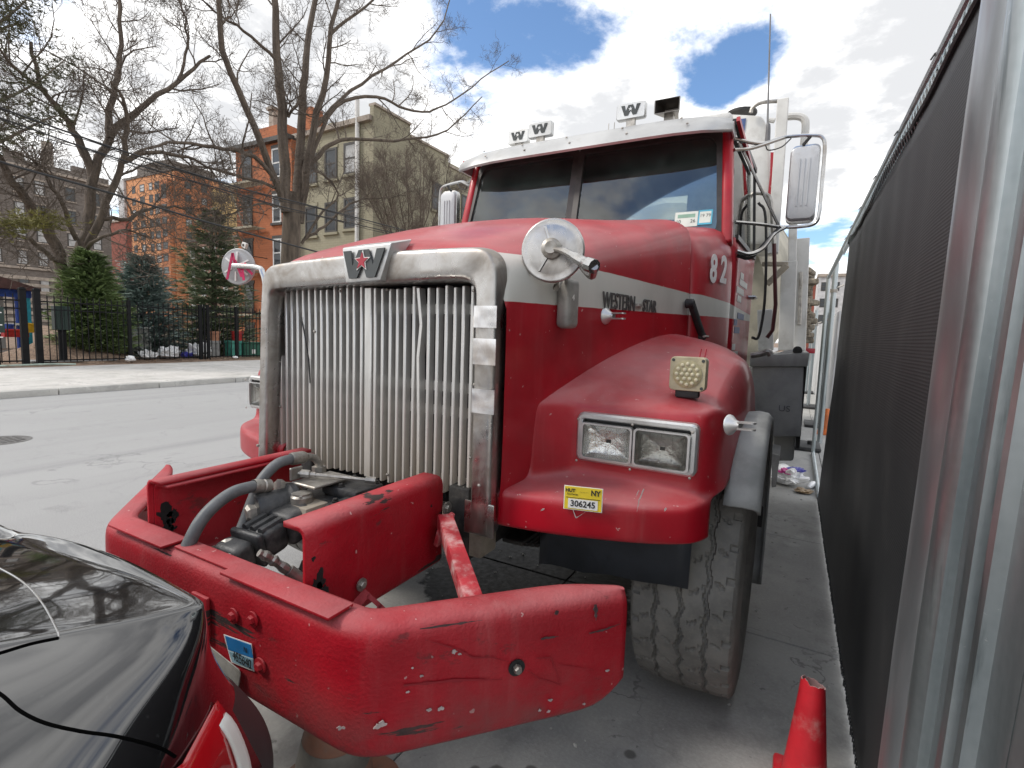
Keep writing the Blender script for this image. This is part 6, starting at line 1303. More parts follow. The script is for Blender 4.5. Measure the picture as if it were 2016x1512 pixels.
P = [at(510, 1088, 'x', .14), at(530, 1098, 'x', .15), at(545, 1108, 'x', .16), at(568, 1124, 'x', .18)]
MB().tube(bez(P, 4), [.011, .011, .015, .015, .012, .012, .016, .016, .012, .012, .015, .015, .013], 8).build('hose_fitting', M['steel'], pm_, smooth=0); MB().lathe([(.019, 0), (.021, .05)], P[3], at(590, 1142, 'x', .2)-P[3], 12).build('ferrule', M['steel'], pm_)
hose([P[3], at(590, 1142, 'x', .2), at(612, 1160, 'x', .22), at(640, 1185, 'x', .24)], .0165)
P = [at(476, 1082, 'x', .0), at(452, 1072, 'x', -.02), at(440, 1080, 'x', -.03), at(428, 1095, 'x', -.04)]
MB().tube(bez(P, 4), .02, 8).build('hose_fitting', M['steel'], pm_, smooth=0)
# throttle bracket with its rod
bk = MB(); q0, q1, q2 = A(572, 940, -.06), A(640, 950, -.06), A(600, 925, -.06); bk.box((-.075, -.30, .975), (.045, -.13, .985)); bk.box((-.085, -.30, .9851), (-.075, -.25, 1.03)); bk.build('throttle_bracket', M['steel'], pm_, bevel=.003, seg=1)
MB().tube([(-.09, -.275, 1.008), (.14, -.13, .985)], .0065, 8).build('control_rod', M['steel'], pm_); MB().lathe([(.014, 0), (.014, .03), (.009, .032), (.009, .05)], (-.07, -.262, 1.006), (.84, .53, -.08), 8).build('rod_end', M['steel'], pm_)
MB().lathe([(.013, 0), (.013, .035)], (.12, -.143, .987), (.84, .53, -.08), 8).build('rod_end', M['steel'], pm_)
MB().tube(bez([(-.2, -.1, .8), (-.25, -.3, .74), (-.1, -.5, .72), (.2, -.45, .7), (.3, -.2, .74)], 6), .017, 8).build('hose', M['black'], pm_)

# ------------------------------------------------------------------ mixer behind the cab
def quadbar(name, p0, p1, w_, d_, mt, parent=TR, up=(0, 1, 0)): return MB().bar(p0, p1, w_, d_, up).build(name, M[mt], parent, bevel=.006, seg=1)
Y4 = 3.9
def a4(px, py, y=Y4): return at(px, py, 'y', y)
dm = MB(); prof = [(.5, 0), (1.0, .02), (1.16, .3), (1.25, 1.0), (1.25, 2.2), (1.05, 3.6), (.62, 5.0)]
dr_ = dm.lathe(prof, (.12, 4.3, 1.95), (0, .985, .17), 40).build('mixer_drum', M['cream'], TR, smooth=50)
for k in (.8, 1.9, 3.0): MB().lathe([(1.235-.04*abs(k-1.9), k-.04), (1.262-.04*abs(k-1.9), k-.03), (1.262-.04*abs(k-1.9), k+.03), (1.235-.04*abs(k-1.9), k+.04)], (.12, 4.3, 1.95), (0, .985, .17), 40, caps=False).build('drum_band', M['cream'], dr_)
# water tank with peeling blue and red paint
tkp = [a4(px, py, 3.5) for px, py in ((1425, 222), (1500, 226), (1512, 250), (1525, 482), (1425, 482))]
tk = MB().prism([(p.x, p.z) for p in tkp], (0, 3.5, 0), (1, 0, 0), (0, 0, 1), -.7).build('water_tank', M['white'], TR, bevel=.03)
bl_ = [a4(px, py, 3.495) for px, py in ((1442, 236), (1469, 233), (1466, 256), (1458, 270), (1450, 262))]; MB().prism([(p.x, p.z) for p in bl_], (0, 3.495, 0), (1, 0, 0), (0, 0, 1), .003).build('blue_mark', M['signblue'], tk, smooth=0)
rd_ = [a4(px, py, 3.495) for px, py in ((1517, 300), (1524, 300), (1526, 340), (1521, 385), (1512, 380), (1516, 345))]; MB().prism([(p.x, p.z) for p in rd_], (0, 3.495, 0), (1, 0, 0), (0, 0, 1), .003).build('red_mark', M['fred'], tk, smooth=0)
MB().lathe([(.13, 0), (.13, .02), (0, .03)], (a4(1460, 226, 3.8).x, 3.8, a4(1460, 226, 3.8).z), (0, 0, 1), 18).build('filler_cap', M['dark'], tk)
# ladder posts and hoops
p0, p1 = a4(1542, 196, 3.45), a4(1521, 500, 3.45); quadbar('ladder_post', p0, p1, .085, .07, 'white')
p0, p1 = a4(1552, 470, 4.1), a4(1549, 690, 4.1)
MB().tube(bez([a4(1478, 222, 3.45), a4(1482, 212, 3.45), a4(1500, 202, 3.45), a4(1533, 199, 3.45)], 5), .016, 8).build('hand_rail', M['steel'], TR)
MB().tube(bez([a4(1546, 230, 3.6), a4(1570, 229, 3.6), a4(1583, 235, 3.6), a4(1586, 250, 3.6), a4(1582, 290, 3.6)], 5), .03, 9).build('hand_rail', M['white'], TR)
MB().tube([a4(1525, 238, 3.45), a4(1512, 236, 3.45)], .02, 8).build('hand_rail', M['white'], TR)
MB().tube(bez([a4(1474, 440, 3.3), a4(1472, 400, 3.3), a4(1482, 382, 3.3), a4(1505, 382, 3.3), a4(1518, 400, 3.3), a4(1524, 480, 3.3)], 6), .018, 8).build('exhaust_guard', M['steel'], TR)
MB().tube([a4(1524, 480, 3.2), a4(1527, 600, 3.2), a4(1521, 650, 3.2), a4(1510, 665, 3.2)], .015, 8).build('exhaust_guard', M['dkred'] if 'dkred' in M else M.setdefault('dkred', pm('dark_oxide_pipe', (.09, .025, .025), .5, .2)), TR)
quadbar('drum_support', a4(1562, 400, 4.0), a4(1560, 515, 4.0), .07, .07, 'white'); quadbar('drum_support', a4(1554, 515, 4.0), a4(1547, 690, 4.0), .13, .10, 'white'); quadbar('drum_support', a4(1580, 470, 4.2), a4(1572, 690, 4.2), .12, .08, 'white'); quadbar('drum_support', a4(1577, 535, 4.15), a4(1574, 640, 4.15), .03, .03, 'steel')
quadbar('drum_brace', a4(1510, 560, 3.8), a4(1550, 522, 3.8), .05, .05, 'beige'); quadbar('drum_brace', a4(1500, 520, 3.8), a4(1552, 520, 3.8), .04, .04, 'beige')
quadbar('drum_brace', a4(1508, 690, 3.6), a4(1506, 610, 3.6), .12, .1, 'white')
pl_ = [a4(px, py, 3.35) for px, py in ((1490, 706), (1572, 708), (1582, 690), (1576, 686), (1545, 690), (1525, 698))]; MB().prism([(p.x, p.z) for p in pl_], (0, 3.35, 0), (1, 0, 0), (0, 0, 1), -.05).build('pivot_plate', M['white'], TR, smooth=0)
q = a4(1570, 690, 3.34); MB().lathe([(.035, 0), (.035, .03), (.02, .03), (.02, .06), (0, .06)], q, (0, -1, 0), 12).build('pivot_pin', M['dark'], TR)
MB().tube(bez([a4(1478, 700, 3.1), a4(1500, 696, 3.1), a4(1512, 692, 3.1), a4(1518, 700, 3.1)], 5), .025, 8).build('air_pipe', M['steel'], TR)
# grey box over the rear step, with flap
a = at(1488, 702, 'y', 3.3); c = at(1588, 888, 'y', 3.3)
bxx = MB(); q4 = [at(px, py, 'y', 3.3) for px, py in ((1480, 712), (1583, 722), (1577, 860), (1480, 860))]; bxx.prism([(p.x, p.z) for p in q4], (0, 3.3, 0), (1, 0, 0), (0, 0, 1), -1.3); gb = bxx.build('tool_box', M['boxgrey'], TR, bevel=.012)
q4 = [at(px, py, 'y', 3.28) for px, py in ((1476, 700), (1594, 694), (1590, 722), (1476, 722))]; MB().prism([(p.x, p.z) for p in q4], (0, 3.28, 0), (1, 0, 0), (0, 0, 1), -1.35).build('lid', M['boxgrey'], gb, bevel=.01)
q = at(1544, 805, 'y', 3.292); MB().text('US', .07, q, (1, 0, 0), ZV, .002, sx=1.1).build('print', pm('faint_stencil', (.15, .15, .16), .8), gb, smooth=0)
q4 = [at(px, py, 'y', 3.5) for px, py in ((1520, 825), (1569, 828), (1562, 908), (1524, 908))]; MB().prism([(p.x, p.z) for p in q4], (0, 3.5, 0), (1, 0, 0), (0, 0, 1), -.35).build('battery_box', M['boxgrey'], TR, bevel=.02)
MB().box((at(1583, 720, 'y', 3.6).x-.01, 3.5, .62), (at(1583, 720, 'y', 3.6).x+.02, 4.6, 1.35)).build('side_flap', M['black'], TR, smooth=0)
q4 = [at(px, py, 'y', 2.6) for px, py in ((1519, 893), (1535, 897), (1528, 958), (1519, 960))]; MB().prism([(p.x, p.z) for p in q4], (0, 2.6, 0), (1, 0, 0), (0, 0, 1), -.4).build('cab_step', M['alu'], TR, smooth=0)
# concrete crusted chute at the rear
ct = MB(); rg = random.Random(5)
P0, P1 = at(1590, 540, 'y', 9.), at(1594, 676, 'y', 9.)
for k in range(26):
    z = lerp(P1.z, P0.z, k/25); ct.box((P0.x-.28+rg.uniform(-.04, .04), 8.8+rg.uniform(-.1, .1), z), (P0.x+.10+rg.uniform(-.05, .05), 9.4, z+.10), Matrix.Rotation(rg.uniform(-.3, .3), 3, 'Z'))
ct.build('crusted_chute', pm('crusted_concrete', (.20, .17, .13), .95, 0, .5, 12, .8, 20), TR, bevel=.02, seg=1)
MB().box((-1.2, 4.6, .62), (1.25, 9.6, .75)).build('rear_deck', M['dark'], TR, smooth=0)
for s_ in (1, -1):
    for yy in (6.6, 7.95):
        wl = empty('rear_wheel', (1.0*s_, yy, .55), None, None); wl.parent = TR; wl.location = (1.0*s_, yy, .55)
        MB().lathe([(.30, -.28), (.5, -.27), (.55, -.22), (.55, .22), (.5, .27), (.30, .28)], (1.0*s_, yy, .55), (1, 0, 0), 36, caps=False).build('tyre', M['tyre'], wl); MB().lathe([(.31, .2), (.2, .1), (.1, .16), (0, .16)], (1.0*s_, yy, .55), (s_, 0, 0), 24, caps=False).build('rim', M['steel'], wl)
rl = at(1592, 690, 'y', 9.); MB().box((rl.x-.1, 9, rl.z-.05), (rl.x+.1, 9.05, rl.z+.04)).build('tail_lamp', M['starred'], TR, bevel=.01)

# ================================================================== BLACK CAR (its tail is parked against the bumper)
def car_paint():
    t = MT('black_car_paint'); n = t.noise(2.5, 6, .6); d = t.step(t.noise(120, 2, .5), .68, .74); c = t.mix(t.math('MULTIPLY', d, .05), (.006, .0062, .007), (.3, .3, .3)); return t.done(c, t.math('ADD', .05, t.math('MULTIPLY', t.step(t.noise(6, 7, .65), .45, .75), .12)), 0, t.bump(t.noise(3, 2, .5), .02, .02), Coat_Weight=1., Coat_Roughness=.02, Specular_IOR_Level=.8)
M['car'] = car_paint(); M['trim'] = pm('grey_black_bumper_plastic', (.03, .03, .031), .58, 0, .2, 6, .05, 200, dirt=(.09, .085, .08), damt=.3, dscale=5); M['tail'] = pm('red_tail_lens', (.42, .004, .008), .1, 0, .1, 8, Coat_Weight=1.); M['tail2'] = pm('deep_red_lens', (.10, .002, .004), .12, 0, .1, 8, Coat_Weight=1.)
CAR = empty('black_car', (-.25, -3.2, 0), 'glossy black car with red tail light, its tail against the truck bumper', 'car')
CX = -.22
# rings around the tail (rear centre -> corner -> flank), from the lip down
def ring(*P): return [Vector(p) for p in P]
lip = ring((CX, -.953, .985), (.04, -.953, 1.03), (.22, -.950, 1.045), (.38, -.955, 1.05), (.52, -.961, 1.05), (.594, -.964, 1.05), (.568, -1.02, 1.05), (.533, -1.09, 1.052), (.476, -1.19, 1.058), (.36, -1.60, 1.13), (.42, -2.4, 1.34), (.44, -3.3, 1.28), (.58, -4.2, .99), (.52, -4.95, .86))
r2 = ring((CX, -.93, .90), (.06, -.92, .91), (.22, -.912, .94), (.38, -.918, .94), (.52, -.94, .95), (.609, -.97, .972), (.685, -1.085, .958), (.70, -1.19, .985), (.715, -1.32, 1.0), (.73, -1.8, 1.02), (.74, -2.6, 1.04), (.74, -3.4, 1.0), (.73, -4.3, .9), (.60, -5.03, .77))
r4 = ring((CX, -.80, .70), (.08, -.80, .70), (.20, -.812, .70), (.35, -.765, .69), (.47, -.79, .695), (.585, -.865, .71), (.70, -1.06, .745), (.79, -1.21, .77), (.82, -1.33, .80), (.84, -1.8, .82), (.845, -2.6, .80), (.845, -3.4, .76), (.80, -4.3, .68), (.65, -5.06, .58))
r3 = [r2[k].lerp(r4[k], .45)+Vector((.035 if k > 5 else 0, -.01 if k < 5 else 0, .035 if k > 6 else 0)) for k in range(14)]
r1 = [lip[k].lerp(r2[k], .5)+(Vector((.006, -.003, .010)) if k > 5 else Vector((0, .004, 0))) for k in range(14)]
r5 = ring((CX, -.728, .60), (.08, -.73, .60), (.18, -.738, .60), (.35, -.725, .60), (.48, -.755, .60), (.59, -.83, .60), (.685, -1.0, .60), (.77, -1.2, .60), (.81, -1.35, .60), (.835, -1.8, .6), (.84, -2.6, .57), (.84, -3.4, .55), (.79, -4.3, .5), (.64, -5.07, .45))
r6 = ring((CX, -.74, .45), (.08, -.742, .45), (.18, -.752, .45), (.36, -.78, .45), (.48, -.83, .45), (.57, -.905, .45), (.66, -1.03, .45), (.75, -1.2, .45), (.785, -1.35, .42), (.81, -1.8, .38), (.82, -2.6, .34), (.82, -3.4, .32), (.76, -4.3, .3), (.62, -5.04, .28))
r7 = ring((CX, -.80, .28), (.08, -.80, .28), (.18, -.81, .28), (.36, -.84, .28), (.47, -.88, .28), (.55, -.95, .28), (.63, -1.05, .26), (.70, -1.2, .25), (.735, -1.33, .24), (.76, -1.8, .2), (.77, -2.6, .19), (.77, -3.4, .19), (.71, -4.3, .2), (.58, -4.95, .2))
def inw(ring_, f, dz): return [Vector((lerp(v.x, CX, f), v.y-(.10*f if k < 6 else 0), v.z+dz*f*(1+.6*min(1, max(0, (-v.y-.9)))))) for k, v in enumerate(ring_)]
lipin = [Vector((v.x-.012*(1 if k > 4 else 0), v.y-.012*(1 if k < 6 else 0), v.z+.004)) for k, v in enumerate(lip)]
YC = [-.985, -.975, -.978, -.99, -1.005, -1.02, -1.06, -1.12, -1.21]
def topp(k, v, f):
    yc = YC[k] if k < 9 else v.y; zc_ = .985+(-yc-.975)*.22 if k < 9 else (1.16, 1.42, 1.36, 1.03, .90)[k-9]
    return Vector((lerp(v.x, CX, f), lerp(v.y, yc, f), lerp(v.z, zc_, f)+.012*math.sin(math.pi*min(1, f))))
tops = [[topp(k, v, f) for k, v in enumerate(lip)] for f in (1.0, .6, .28, .07)]
body_rows = tops+[lipin, lip, r1, r2, r3, r4, r5, r6, r7]
full = [[Vector((2*CX-v.x, v.y, v.z)) for v in r_[:0:-1]]+[Vector(v) for v in r_] for r_ in body_rows]
for r_ in full[:8]:
    for k in range(13): r_[k].z -= .06*min(1, (13-k)/1.0)
mb_ = MB().grid(full, flip=True); o = mb_.build('body', M['car'], CAR, smooth=180, sub=3)
me = o.data; me.materials.append(M['trim'])
for p_ in me.polygons:
    r__, c__ = min(p_.vertices)//len(full[0]), min(v % len(full[0]) for v in p_.vertices)
    if (r__ >= 8 and 13-5 <= c__ <= 13+4) or r__ >= 10: p_.material_index = 1
at_ = me.attributes.new('crease_edge', 'FLOAT', 'EDGE'); ncol = len(full[0])
for e in me.edges:
    a_, b_ = e.vertices; ra, rb, ca, cb_ = a_//ncol, b_//ncol, a_ % ncol, b_ % ncol
    if ra == rb and ra == 5 and min(ca, cb_) >= 13-8 and max(ca, cb_) <= 13+8: at_.data[e.index].value = .7
    if ca == cb_ and ca in (13-5, 13+5) and 5 <= min(ra, rb) and max(ra, rb) <= 7: at_.data[e.index].value = .15
for s_ in (1, -1):
    # tail lamp: outer lens and white reflector strip on the corner
    def cp(row, col):
        i = min(int(row), len(body_rows)-2); j = min(int(col), len(lip)-2); fu, fv = row-i, col-j
        q = lambda a, b_: body_rows[a][b_]
        v = (q(i, j)*(1-fv)+q(i, j+1)*fv)*(1-fu)+(q(i+1, j)*(1-fv)+q(i+1, j+1)*fv)*fu; return Vector((CX+(v.x-CX)*s_, v.y, v.z))
    def patch(name, mt, r0f, r1f, c0, c1, push, n1=10, n2=14, par=CAR):
        rows = []
        for a in range(n1+1):
            row = []
            for b_ in range(n2+1):
                cc = lerp(c0, c1, b_/n2); f0, f1 = r0f(cc), r1f(cc); p = cp(lerp(f0, f1, a/n1), cc); d = Vector(((p.x-CX)*.8*1, p.y+2.0, 0)).normalized(); row.append(p+d*push*(math.sin(math.pi*min(1, max(0, a/n1)))**.4 if 0 < a < n1 else .2))
            rows.append(row)
        return MB().grid(rows, flip=(s_ < 0)).build(name, M[mt], par, smooth=180, solid=.004)
    tl = patch('tail_light', 'tail', lambda c: 7.45+.05*(c-4), lambda c: 9.1-.1*(c-4), 5.3, 6.5, .006)
    patch('side_strip', 'whiteplain', lambda c: 7.7, lambda c: 9.05, 5.3, 5.46, .012, 8, 4, tl)
    patch('lower_lens', 'tail2', lambda c: 8.85, lambda c: 9.25, 5.3, 6.7, .010, 4, 12, tl)
    # panel gap between lid and quarter panel, lid edge, rear glass edge
    bpy.context.view_layer.update(); dg_ = bpy.context.evaluated_depsgraph_get(); ev = o.evaluated_get(dg_); mw = o.matrix_world.copy()
    def drop(pts, off):
        res = []
        for px, py in pts:
            d = ray(px, py).normalized(); ok, loc, nr, ix = ev.ray_cast(mw.inverted() @ CP, d)
            if ok: p = mw @ loc+(nr if nr.dot(d) < 0 else -nr)*off; res.append(p)
        return res
    if s_ > 0:
        GAP = drop([(q_.x, q_.y) for q_ in bez([(-60, 1335, 0), (0, 1366, 0), (40, 1400, 0), (90, 1424, 0), (160, 1440, 0), (230, 1450, 0), (310, 1471, 0), (345, 1490, 0)], 6)], .0005)
        GLS = drop([(q_.x, q_.y) for q_ in bez([(-80, 1085, 0), (0, 1119, 0), (50, 1150, 0), (85, 1190, 0), (112, 1240, 0), (116, 1256, 0)], 6)], .0005)
        SEAM = drop([(q_.x, q_.y) for q_ in bez([(-60, 1302, 0), (0, 1286, 0), (60, 1268, 0), (116, 1256, 0)], 4)], .0005)
    mir = lambda P_: [Vector((CX+(p.x-CX)*s_, p.y, p.z)) for p in P_]
    if s_ > 0 and len(GAP) > 3: MB().tube(mir(GAP), .002, 6).build('panel_gap', M['gapblack'], CAR)
    if s_ > 0 and len(GLS) > 3: MB().tube(mir(GLS), .0013, 6).build('glass_edge', M['chrome2'], CAR)
    if s_ > 0 and len(SEAM) > 3: MB().tube(mir(SEAM), .002, 6).build('lid_seam', M['gapblack'], CAR)
    for yy in (-1.75, -4.35):
        wl = MB().lathe([(.2, -.1), (.31, -.1), (.335, -.07), (.335, .07), (.31, .1), (.2, .1)], (CX+(.82-CX-.12)*s_, yy, .335), (1, 0, 0), 30, caps=False).build('wheel', M['black'], CAR); MB().lathe([(.22, .06), (.2, .09), (.05, .08), (0, .09)], (CX+(.70-CX-.12)*s_, yy, .335), (s_, 0, 0), 20).build('rim', M['alu'], wl)

# ================================================================== RIGHT SIDE: site fence
def galv():
    t = MT('galvanised_steel'); n = t.noise(7, 5, .6, (1, 1, .15)); v = t.node('ShaderNodeTexVoronoi'); v.inputs['Scale'].default_value = 55; t.L.new(t.tc, v.inputs['Vector']); c = t.mix(t.step(n, .3, .7), (.33, .385, .405), (.50, .54, .555)); c = t.mix(.12, c, t.mix(v.outputs['Distance'], (.2, .2, .2), (1, 1, 1)), 'SOFT_LIGHT')
    st = t.step(t.noise(22, 6, .65, (1, 1, .05), (3, 3, 0)), .58, .72); c = t.mix(t.math('MULTIPLY', st, .55), c, (.13, .16, .17)); sp = t.step(t.noise(30, 6, .7), .66, .70); c = t.mix(t.math('MULTIPLY', sp, .6), c, (.75, .76, .75)); pk_ = t.step(t.noise(3, 4, .5, off=(1, 1, 7)), .6, .72)
    return t.done(c, t.math('ADD', .24, t.math('MULTIPLY', n, .22)), .92, t.bump(t.noise(16, 4, .6, (1, 1, .08)), .10, .006))
M['gal'] = galv(); M['galred'] = pm('galvanised_pink_tinged', (.37, .39, .41), .34, .85, .15, 5, .05, 60, dirt=(.34, .25, .27), damt=.15, dscale=3, stretch=(1, 1, .2))  # galred: grey steel with faint pinkish patches
FXR = 1.735
sf = empty('site_fence', (FXR, 3, 0), 'black mesh screened construction fence panel along the right side of the pavement', 'fence')
def mesh_screen():
    t = MT('black_mesh_screen'); x, y, z = t.xyz(); n = t.noise(1.2, 6, .6); w_ = t.math('SINE', t.math('MULTIPLY', z, 620.)); w2 = t.math('SINE', t.math('MULTIPLY', y, 500.)); d = t.noise(4, 8, .65, (1, 1, .5)); f = t.noise(300, 2, .6)
    c = t.mix(t.step(n, .3, .7), (.011, .012, .014), (.019, .02, .022)); c = t.mix(t.math('MULTIPLY', t.step(d, .48, .72), .4), c, (.042, .042, .042)); c = t.mix(t.math('MULTIPLY', t.step(w_, .2, .95), .14), c, (.034, .034, .035))
    return t.done(c, .6, 0, t.bump(t.math('ADD', w_, t.math('MULTIPLY', w2, .25)), .18, .002, t.bump(f, .2, .002)))
M['screen'] = mesh_screen(); rows = []
for i in range(61):
    y = .02+i*.0700; row = []; yt = y if i < 50 else y-.0*(i-50)
    for j in range(31):
        v = j/30; z = .025+v*(2.30-.02*math.sin(y*3)); yy = y-(.75*v*max(0, (i-45)/15) if i > 45 else 0); w_ = (.006+.018*min(1, v*2.5))*noise.noise(Vector((yy*.9, z*.7, 1)))+.006*min(1, v*4)*noise.noise(Vector((yy*4, z*1.5, 4))); row.append(Vector((FXR-.012+w_, yy, z)))
    rows.append(row)
MB().grid(rows, flip=False).build('mesh_screen', M['screen'], sf, smooth=180, solid=.002)
hem = MB(); hem.tube([Vector((r_[-1].x-.004, r_[-1].y, r_[-1].z)) for r_ in rows], .010, 6); hem.build('hem', M['screen'], sf)
fr_ = MB(); rg = random.Random(8)
for r_ in rows: 
    for k in range(3): p = r_[0]; fr_.box((p.x-.002-rg.random()*.005, p.y+k*.022, .003+rg.random()*.012), (p.x, p.y+k*.022+.008, .03))
fo = fr_.build('frayed_hem', M['screen'], sf, smooth=0); fo['kind'] = 'stuff'
MB().tube([(FXR, -.6, 2.402), (FXR, 6.55, 2.395)], .021, 10).build('top_rail', M['gal'], sf)
MB().tube([(FXR, 4.3, .03), (FXR+.01, 6.6, .03)], .021, 10).build('bottom_rail', M['gal'], sf)
MB().tube([(FXR+.01, 6.58, 0), (FXR, 6.55, 2.42)], .024, 10).build('end_post', M['gal'], sf)
MB().tube([(FXR+.03, 2.3, 0), (FXR+.03, 2.3, 2.4)], .02, 10).build('mid_post', M['gal'], sf)
cl = MB(); y = .1
while y < 4.0:
    for k in (-1, 1): cl.tube([(FXR-.006, y, 2.30), (FXR-.008+.012*k, y+.028*k, 2.345), (FXR-.006, y, 2.39)], .0022, 4, caps=False)
    y += .046
o = cl.build('chain_link', M['gal'], sf, smooth=60); o['kind'] = 'stuff'
for yy in (.6, 1.25, 1.9, 2.6, 3.2, 3.7): MB().tube(arc((FXR, yy, 2.385), .03, -120, 170, 8, (1, 0, 0), (0, 0, 1)), .0025, 4).build('tie', M['black'], sf)
# further panels standing beyond
for k, (yy, h_, xx, lab) in enumerate(((7.6, 2.72, 1.86, 'tall galvanised post just beyond the end of the screened fence'), (9.5, 2.3, 1.88, 'second galvanised post beyond the screened fence'), (12.5, 2.3, 1.80, 'third galvanised post beyond the screened fence'), (16.5, 2.3, 1.82, 'farthest galvanised post beyond the screened fence'))):
    g = empty('fence_post', (xx, yy, 0), lab, 'post', 'galvanised posts along the pavement'); MB().tube([(xx, yy, 0), (xx, yy, h_)], .036, 12).build('pipe', M['gal'], g)
    MB().lathe([(.05, 0), (.05, .05)], (xx, yy, h_*.84), (0, 0, 1), 12).build('clamp', M['steel'], g); MB().tube([(xx, yy, h_*.86), (xx+.12, yy, h_*.88)], .012, 6).build('clamp_bolt', M['steel'], g)
    if k: MB().box((xx-.2, yy-.35, .0), (xx+.2, yy+.35, .05)).build('foot', M['black'], g, bevel=.01)
g = empty('rubber_foot', (1.70, 7.0, 0), 'flat black rubber fence foot on the concrete by the end post', 'fence foot'); MB().box((1.42, 6.75, .003), (1.85, 7.35, .06)).build('slab', M['black'], g, bevel=.02); MB().lathe([(.04, 0), (.04, .05)], (1.72, 7.05, .06), (0, 0, 1), 12).build('socket', M['black'], g)
g = empty('fence_sheet', (2.0, 14, 0), 'pale grey sheet fence far down the pavement behind the posts', 'fence'); 
for k in range(9): MB().box((2.05, 9.2+k*1.2, .05), (2.08, 10.38+k*1.2, 2.1)).build('panel', M['paleside'], g, smooth=0)
g = empty('small_cone', (1.98, 8.6, 0), 'small orange cone far behind the fence post', 'traffic cone'); MB().lathe([(.12, 0), (.03, .4), (.02, .4)], (1.98, 8.6, .03), (0, 0, 1), 14).build('cone', M['porange'], g); MB().box((1.83, 8.45, 0), (2.13, 8.75, .03)).build('base', M['porange'], g, smooth=0)
# galvanised sheet posts close to the camera at the right edge
gs = empty('galvanised_post', (1.70, -.2, 0), 'big ribbed galvanised steel gate post close at the right edge of the photo', 'post')
def gy(y, z): return y-.08*z
ZS = (0, .4, .8, 1.2, 1.6, 2.0, 2.4, 2.75)
def strip(name, prof, mt, sm=35):
    rows = [[Vector((x+.0015*math.sin(z*5+y*9), gy(y, z), z)) for y, x in prof] for z in ZS]
    return MB().grid(rows, flip=True).build(name, M[mt], gs, smooth=sm)
strip('round_post', [(.186, 1.735), (.182, 1.715)]+[(.085+.095*math.cos(R(a)), 1.712-.034*math.sin(R(a))) for a in (5, 18, 32, 50, 70, 90, 110, 130, 150, 168)]+[(-.009, 1.712), (-.011, 1.722)], 'galred')
strip('rolled_edge', [(-.012, 1.724), (-.014, 1.700), (-.024, 1.690), (-.05, 1.686), (-.078, 1.692), (-.092, 1.704), (-.096, 1.724)], 'gal')
strip('ribbed_sheet', [(-.097, 1.722), (-.12, 1.716), (-.225, 1.716), (-.237, 1.71), (-.241, 1.694), (-.25, 1.690), (-.274, 1.692), (-.279, 1.72), (-.284, 1.738), (-.304, 1.738), (-.309, 1.70), (-.316, 1.695), (-.332, 1.698), (-.338, 1.716), (-.39, 1.719), (-.438, 1.716), (-.4385, 1.75), (-.4475, 1.75), (-.448, 1.714), (-.56, 1.717), (-.70, 1.713), (-.95, 1.716)], 'gal')
b = MB(); rows = [[Vector((x, gy(y, z), z)) for y, x in ((-.95, 1.724), (-.95, 1.80), (.186, 1.80), (.186, 1.737))] for z in (0, 2.75)]; b.grid(rows, flip=True).build('back_sheet', M['gal'], gs, smooth=0)

# ------------------------------------------------------------------ cones and litter on the pavement
M['cone'] = pm('scuffed_red_cone', (.60, .018, .03), .45, 0, .15, 5, .08, 60, dirt=(.55, .42, .38), damt=.35, dscale=9); M['conein'] = pm('pale_cone_inside', (.48, .30, .29), .7); M['coneold'] = pm('faded_dirty_cone', (.30, .14, .09), .75, 0, .25, 6, .15, 40, dirt=(.22, .18, .15), damt=.7, dscale=8); M['conesleeve'] = pm('dirty_reflective_sleeve', (.17, .16, .14), .6, 0, .3, 10)
CCx, CCy = 1.553, .47
g = empty('traffic_cone', (CCx, CCy, 0), 'red traffic cone with its top torn off, by the fence in the foreground', 'traffic cone')
rows = []; rgc = random.Random(6); N_ = 48; jag = [.012*noise.noise(Vector((math.cos(2*math.pi*k/N_)*2.2, math.sin(2*math.pi*k/N_)*2.2, 5)))+.006*rgc.random()-.012*math.sin(2*math.pi*k/N_+.6) for k in range(N_)]
for h_, r_ in ((.02, .074), (.05, .069), (.12, .061), (.2, .0535), (.28, .046), (.34, .0405), (.385, .0365)):
    rows.append([Vector((CCx+r_*math.cos(2*math.pi*k/N_), CCy+r_*math.sin(2*math.pi*k/N_), h_+(jag[k] if h_ > .38 else 0))) for k in range(N_)])
MB().grid(rows, closed=True).build('shell', M['cone'], g, smooth=60)
MB().grid([[Vector((CCx+(v.x-CCx)*.93, CCy+(v.y-CCy)*.93, v.z)) for v in r_] for r_ in rows[3:]], closed=True, flip=True).build('inside', M['conein'], g, smooth=60)
MB().grid([[v for v in rows[-1]], [Vector((CCx+(v.x-CCx)*.93, CCy+(v.y-CCy)*.93, v.z)) for v in rows[-1]]], closed=True).build('torn_rim', M['conein'], g, smooth=0)
MB().box((CCx-.095, CCy-.095, .003), (CCx+.095, CCy+.095, .028)).build('base', M['cone'], g, bevel=.015)
p = at(655, 1500, 'z', .12); cx0, cy0 = p.x+.0, p.y
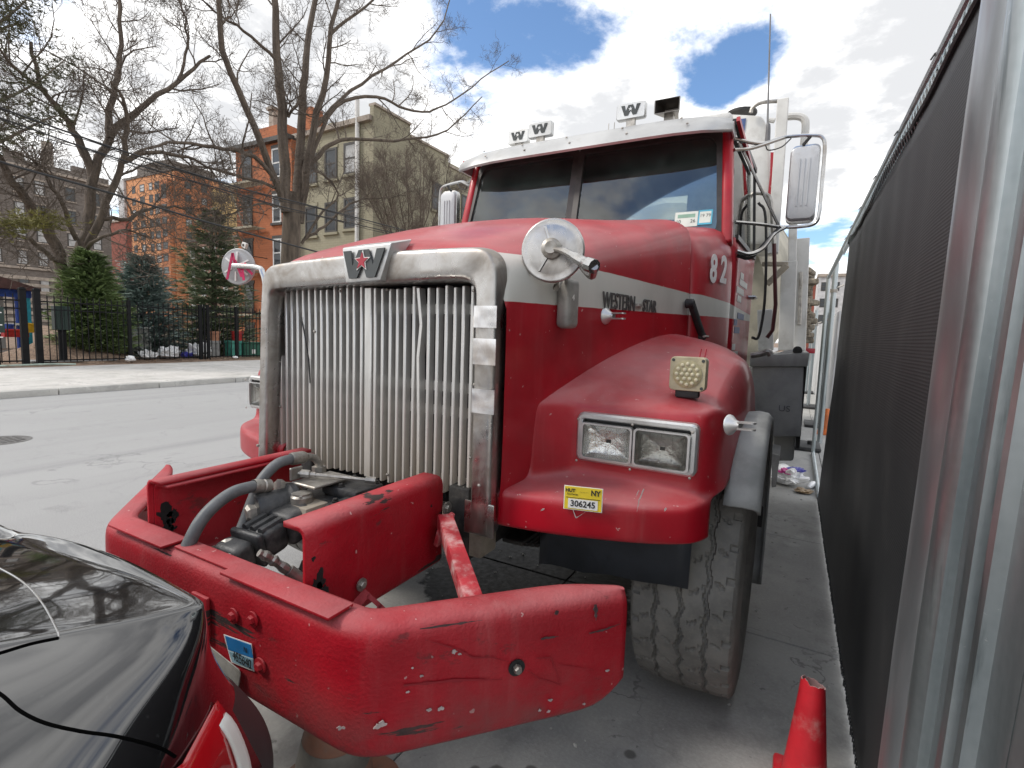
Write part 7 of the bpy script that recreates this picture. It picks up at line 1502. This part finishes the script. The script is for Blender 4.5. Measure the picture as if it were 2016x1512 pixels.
g = empty('traffic_cone', (cx0, cy0, 0), 'old dirty orange cone squashed under the truck bumper', 'traffic cone')
MB().prism(rrect(.36, .36, .09), (cx0, cy0, .004), (1, 0, 0), (0, 1, 0), .035).build('base', M['coneold'], g, bevel=.012)
MB().lathe([(.13, .04), (.122, .10), (.09, .26), (.06, .40), (.045, .46), (.04, .46)], (cx0, cy0, 0), (.04, 0, 1), 30, caps=False).build('shell', M['coneold'], g)
MB().lathe([(.1155, .14), (.0985, .225)], (cx0, cy0, 0), (.04, 0, 1), 30, caps=False).build('sleeve', M['conesleeve'], g)
q = at(1548, 950, 'z', .02); bgx = crumple('plastic_bag', (q.x, q.y, .004), .16, 'bag', 'crumpled white plastic bag with magenta and violet print on the concrete', 'bag', 2.2, .6)
crumple('print_patch', (q.x+.0, q.y-.07, .13), .075, 'bagp', None, None, 5.1, .35, parent=bgx); crumple('print_patch', (q.x+.08, q.y+.02, .15), .07, 'bagb', None, None, 7.7, .3, parent=bgx)
q = at(1582, 968, 'z', .01); crumple('food_wrapper', (q.x, q.y, .004), .075, 'wrap' if 'wrap' in M else (M.setdefault('wrap', pm('brown_wrapper', (.26, .18, .10), .5)) and 'wrap'), 'flattened brown wrapper on the concrete beside the plastic bag', 'litter', 9.1, .25)
q = at(1598, 958, 'z', .01); g = MB().tube(bez([(q.x-.03, q.y-.1, .02), (q.x, q.y, .03), (q.x+.02, q.y+.12, .02)], 5), [.012, .02, .026, .03, .03, .03, .03, .03, .03, .03, .02], 9).build('plastic_bottle', M['bag'], None); tag(g, 'small crushed clear bottle lying against the foot of the fence', 'bottle')
rg = random.Random(31); b = MB()
for k in range(240):
    x, y = rg.uniform(-.6, 1.7), rg.uniform(-.6, 5); s_ = abs(rg.gauss(0, .004))+.0015; b.lathe([(s_*.8, 0), (s_, s_*.3), (s_*.5, s_*.9)], (x, y, 0), (rg.uniform(-.3, .3), rg.uniform(-.3, .3), 1), 5)
tag(b.build('grit', M['kerb'], None, smooth=0), 'fine grit and stone chips on the concrete pavement', 'grit', kind='stuff')
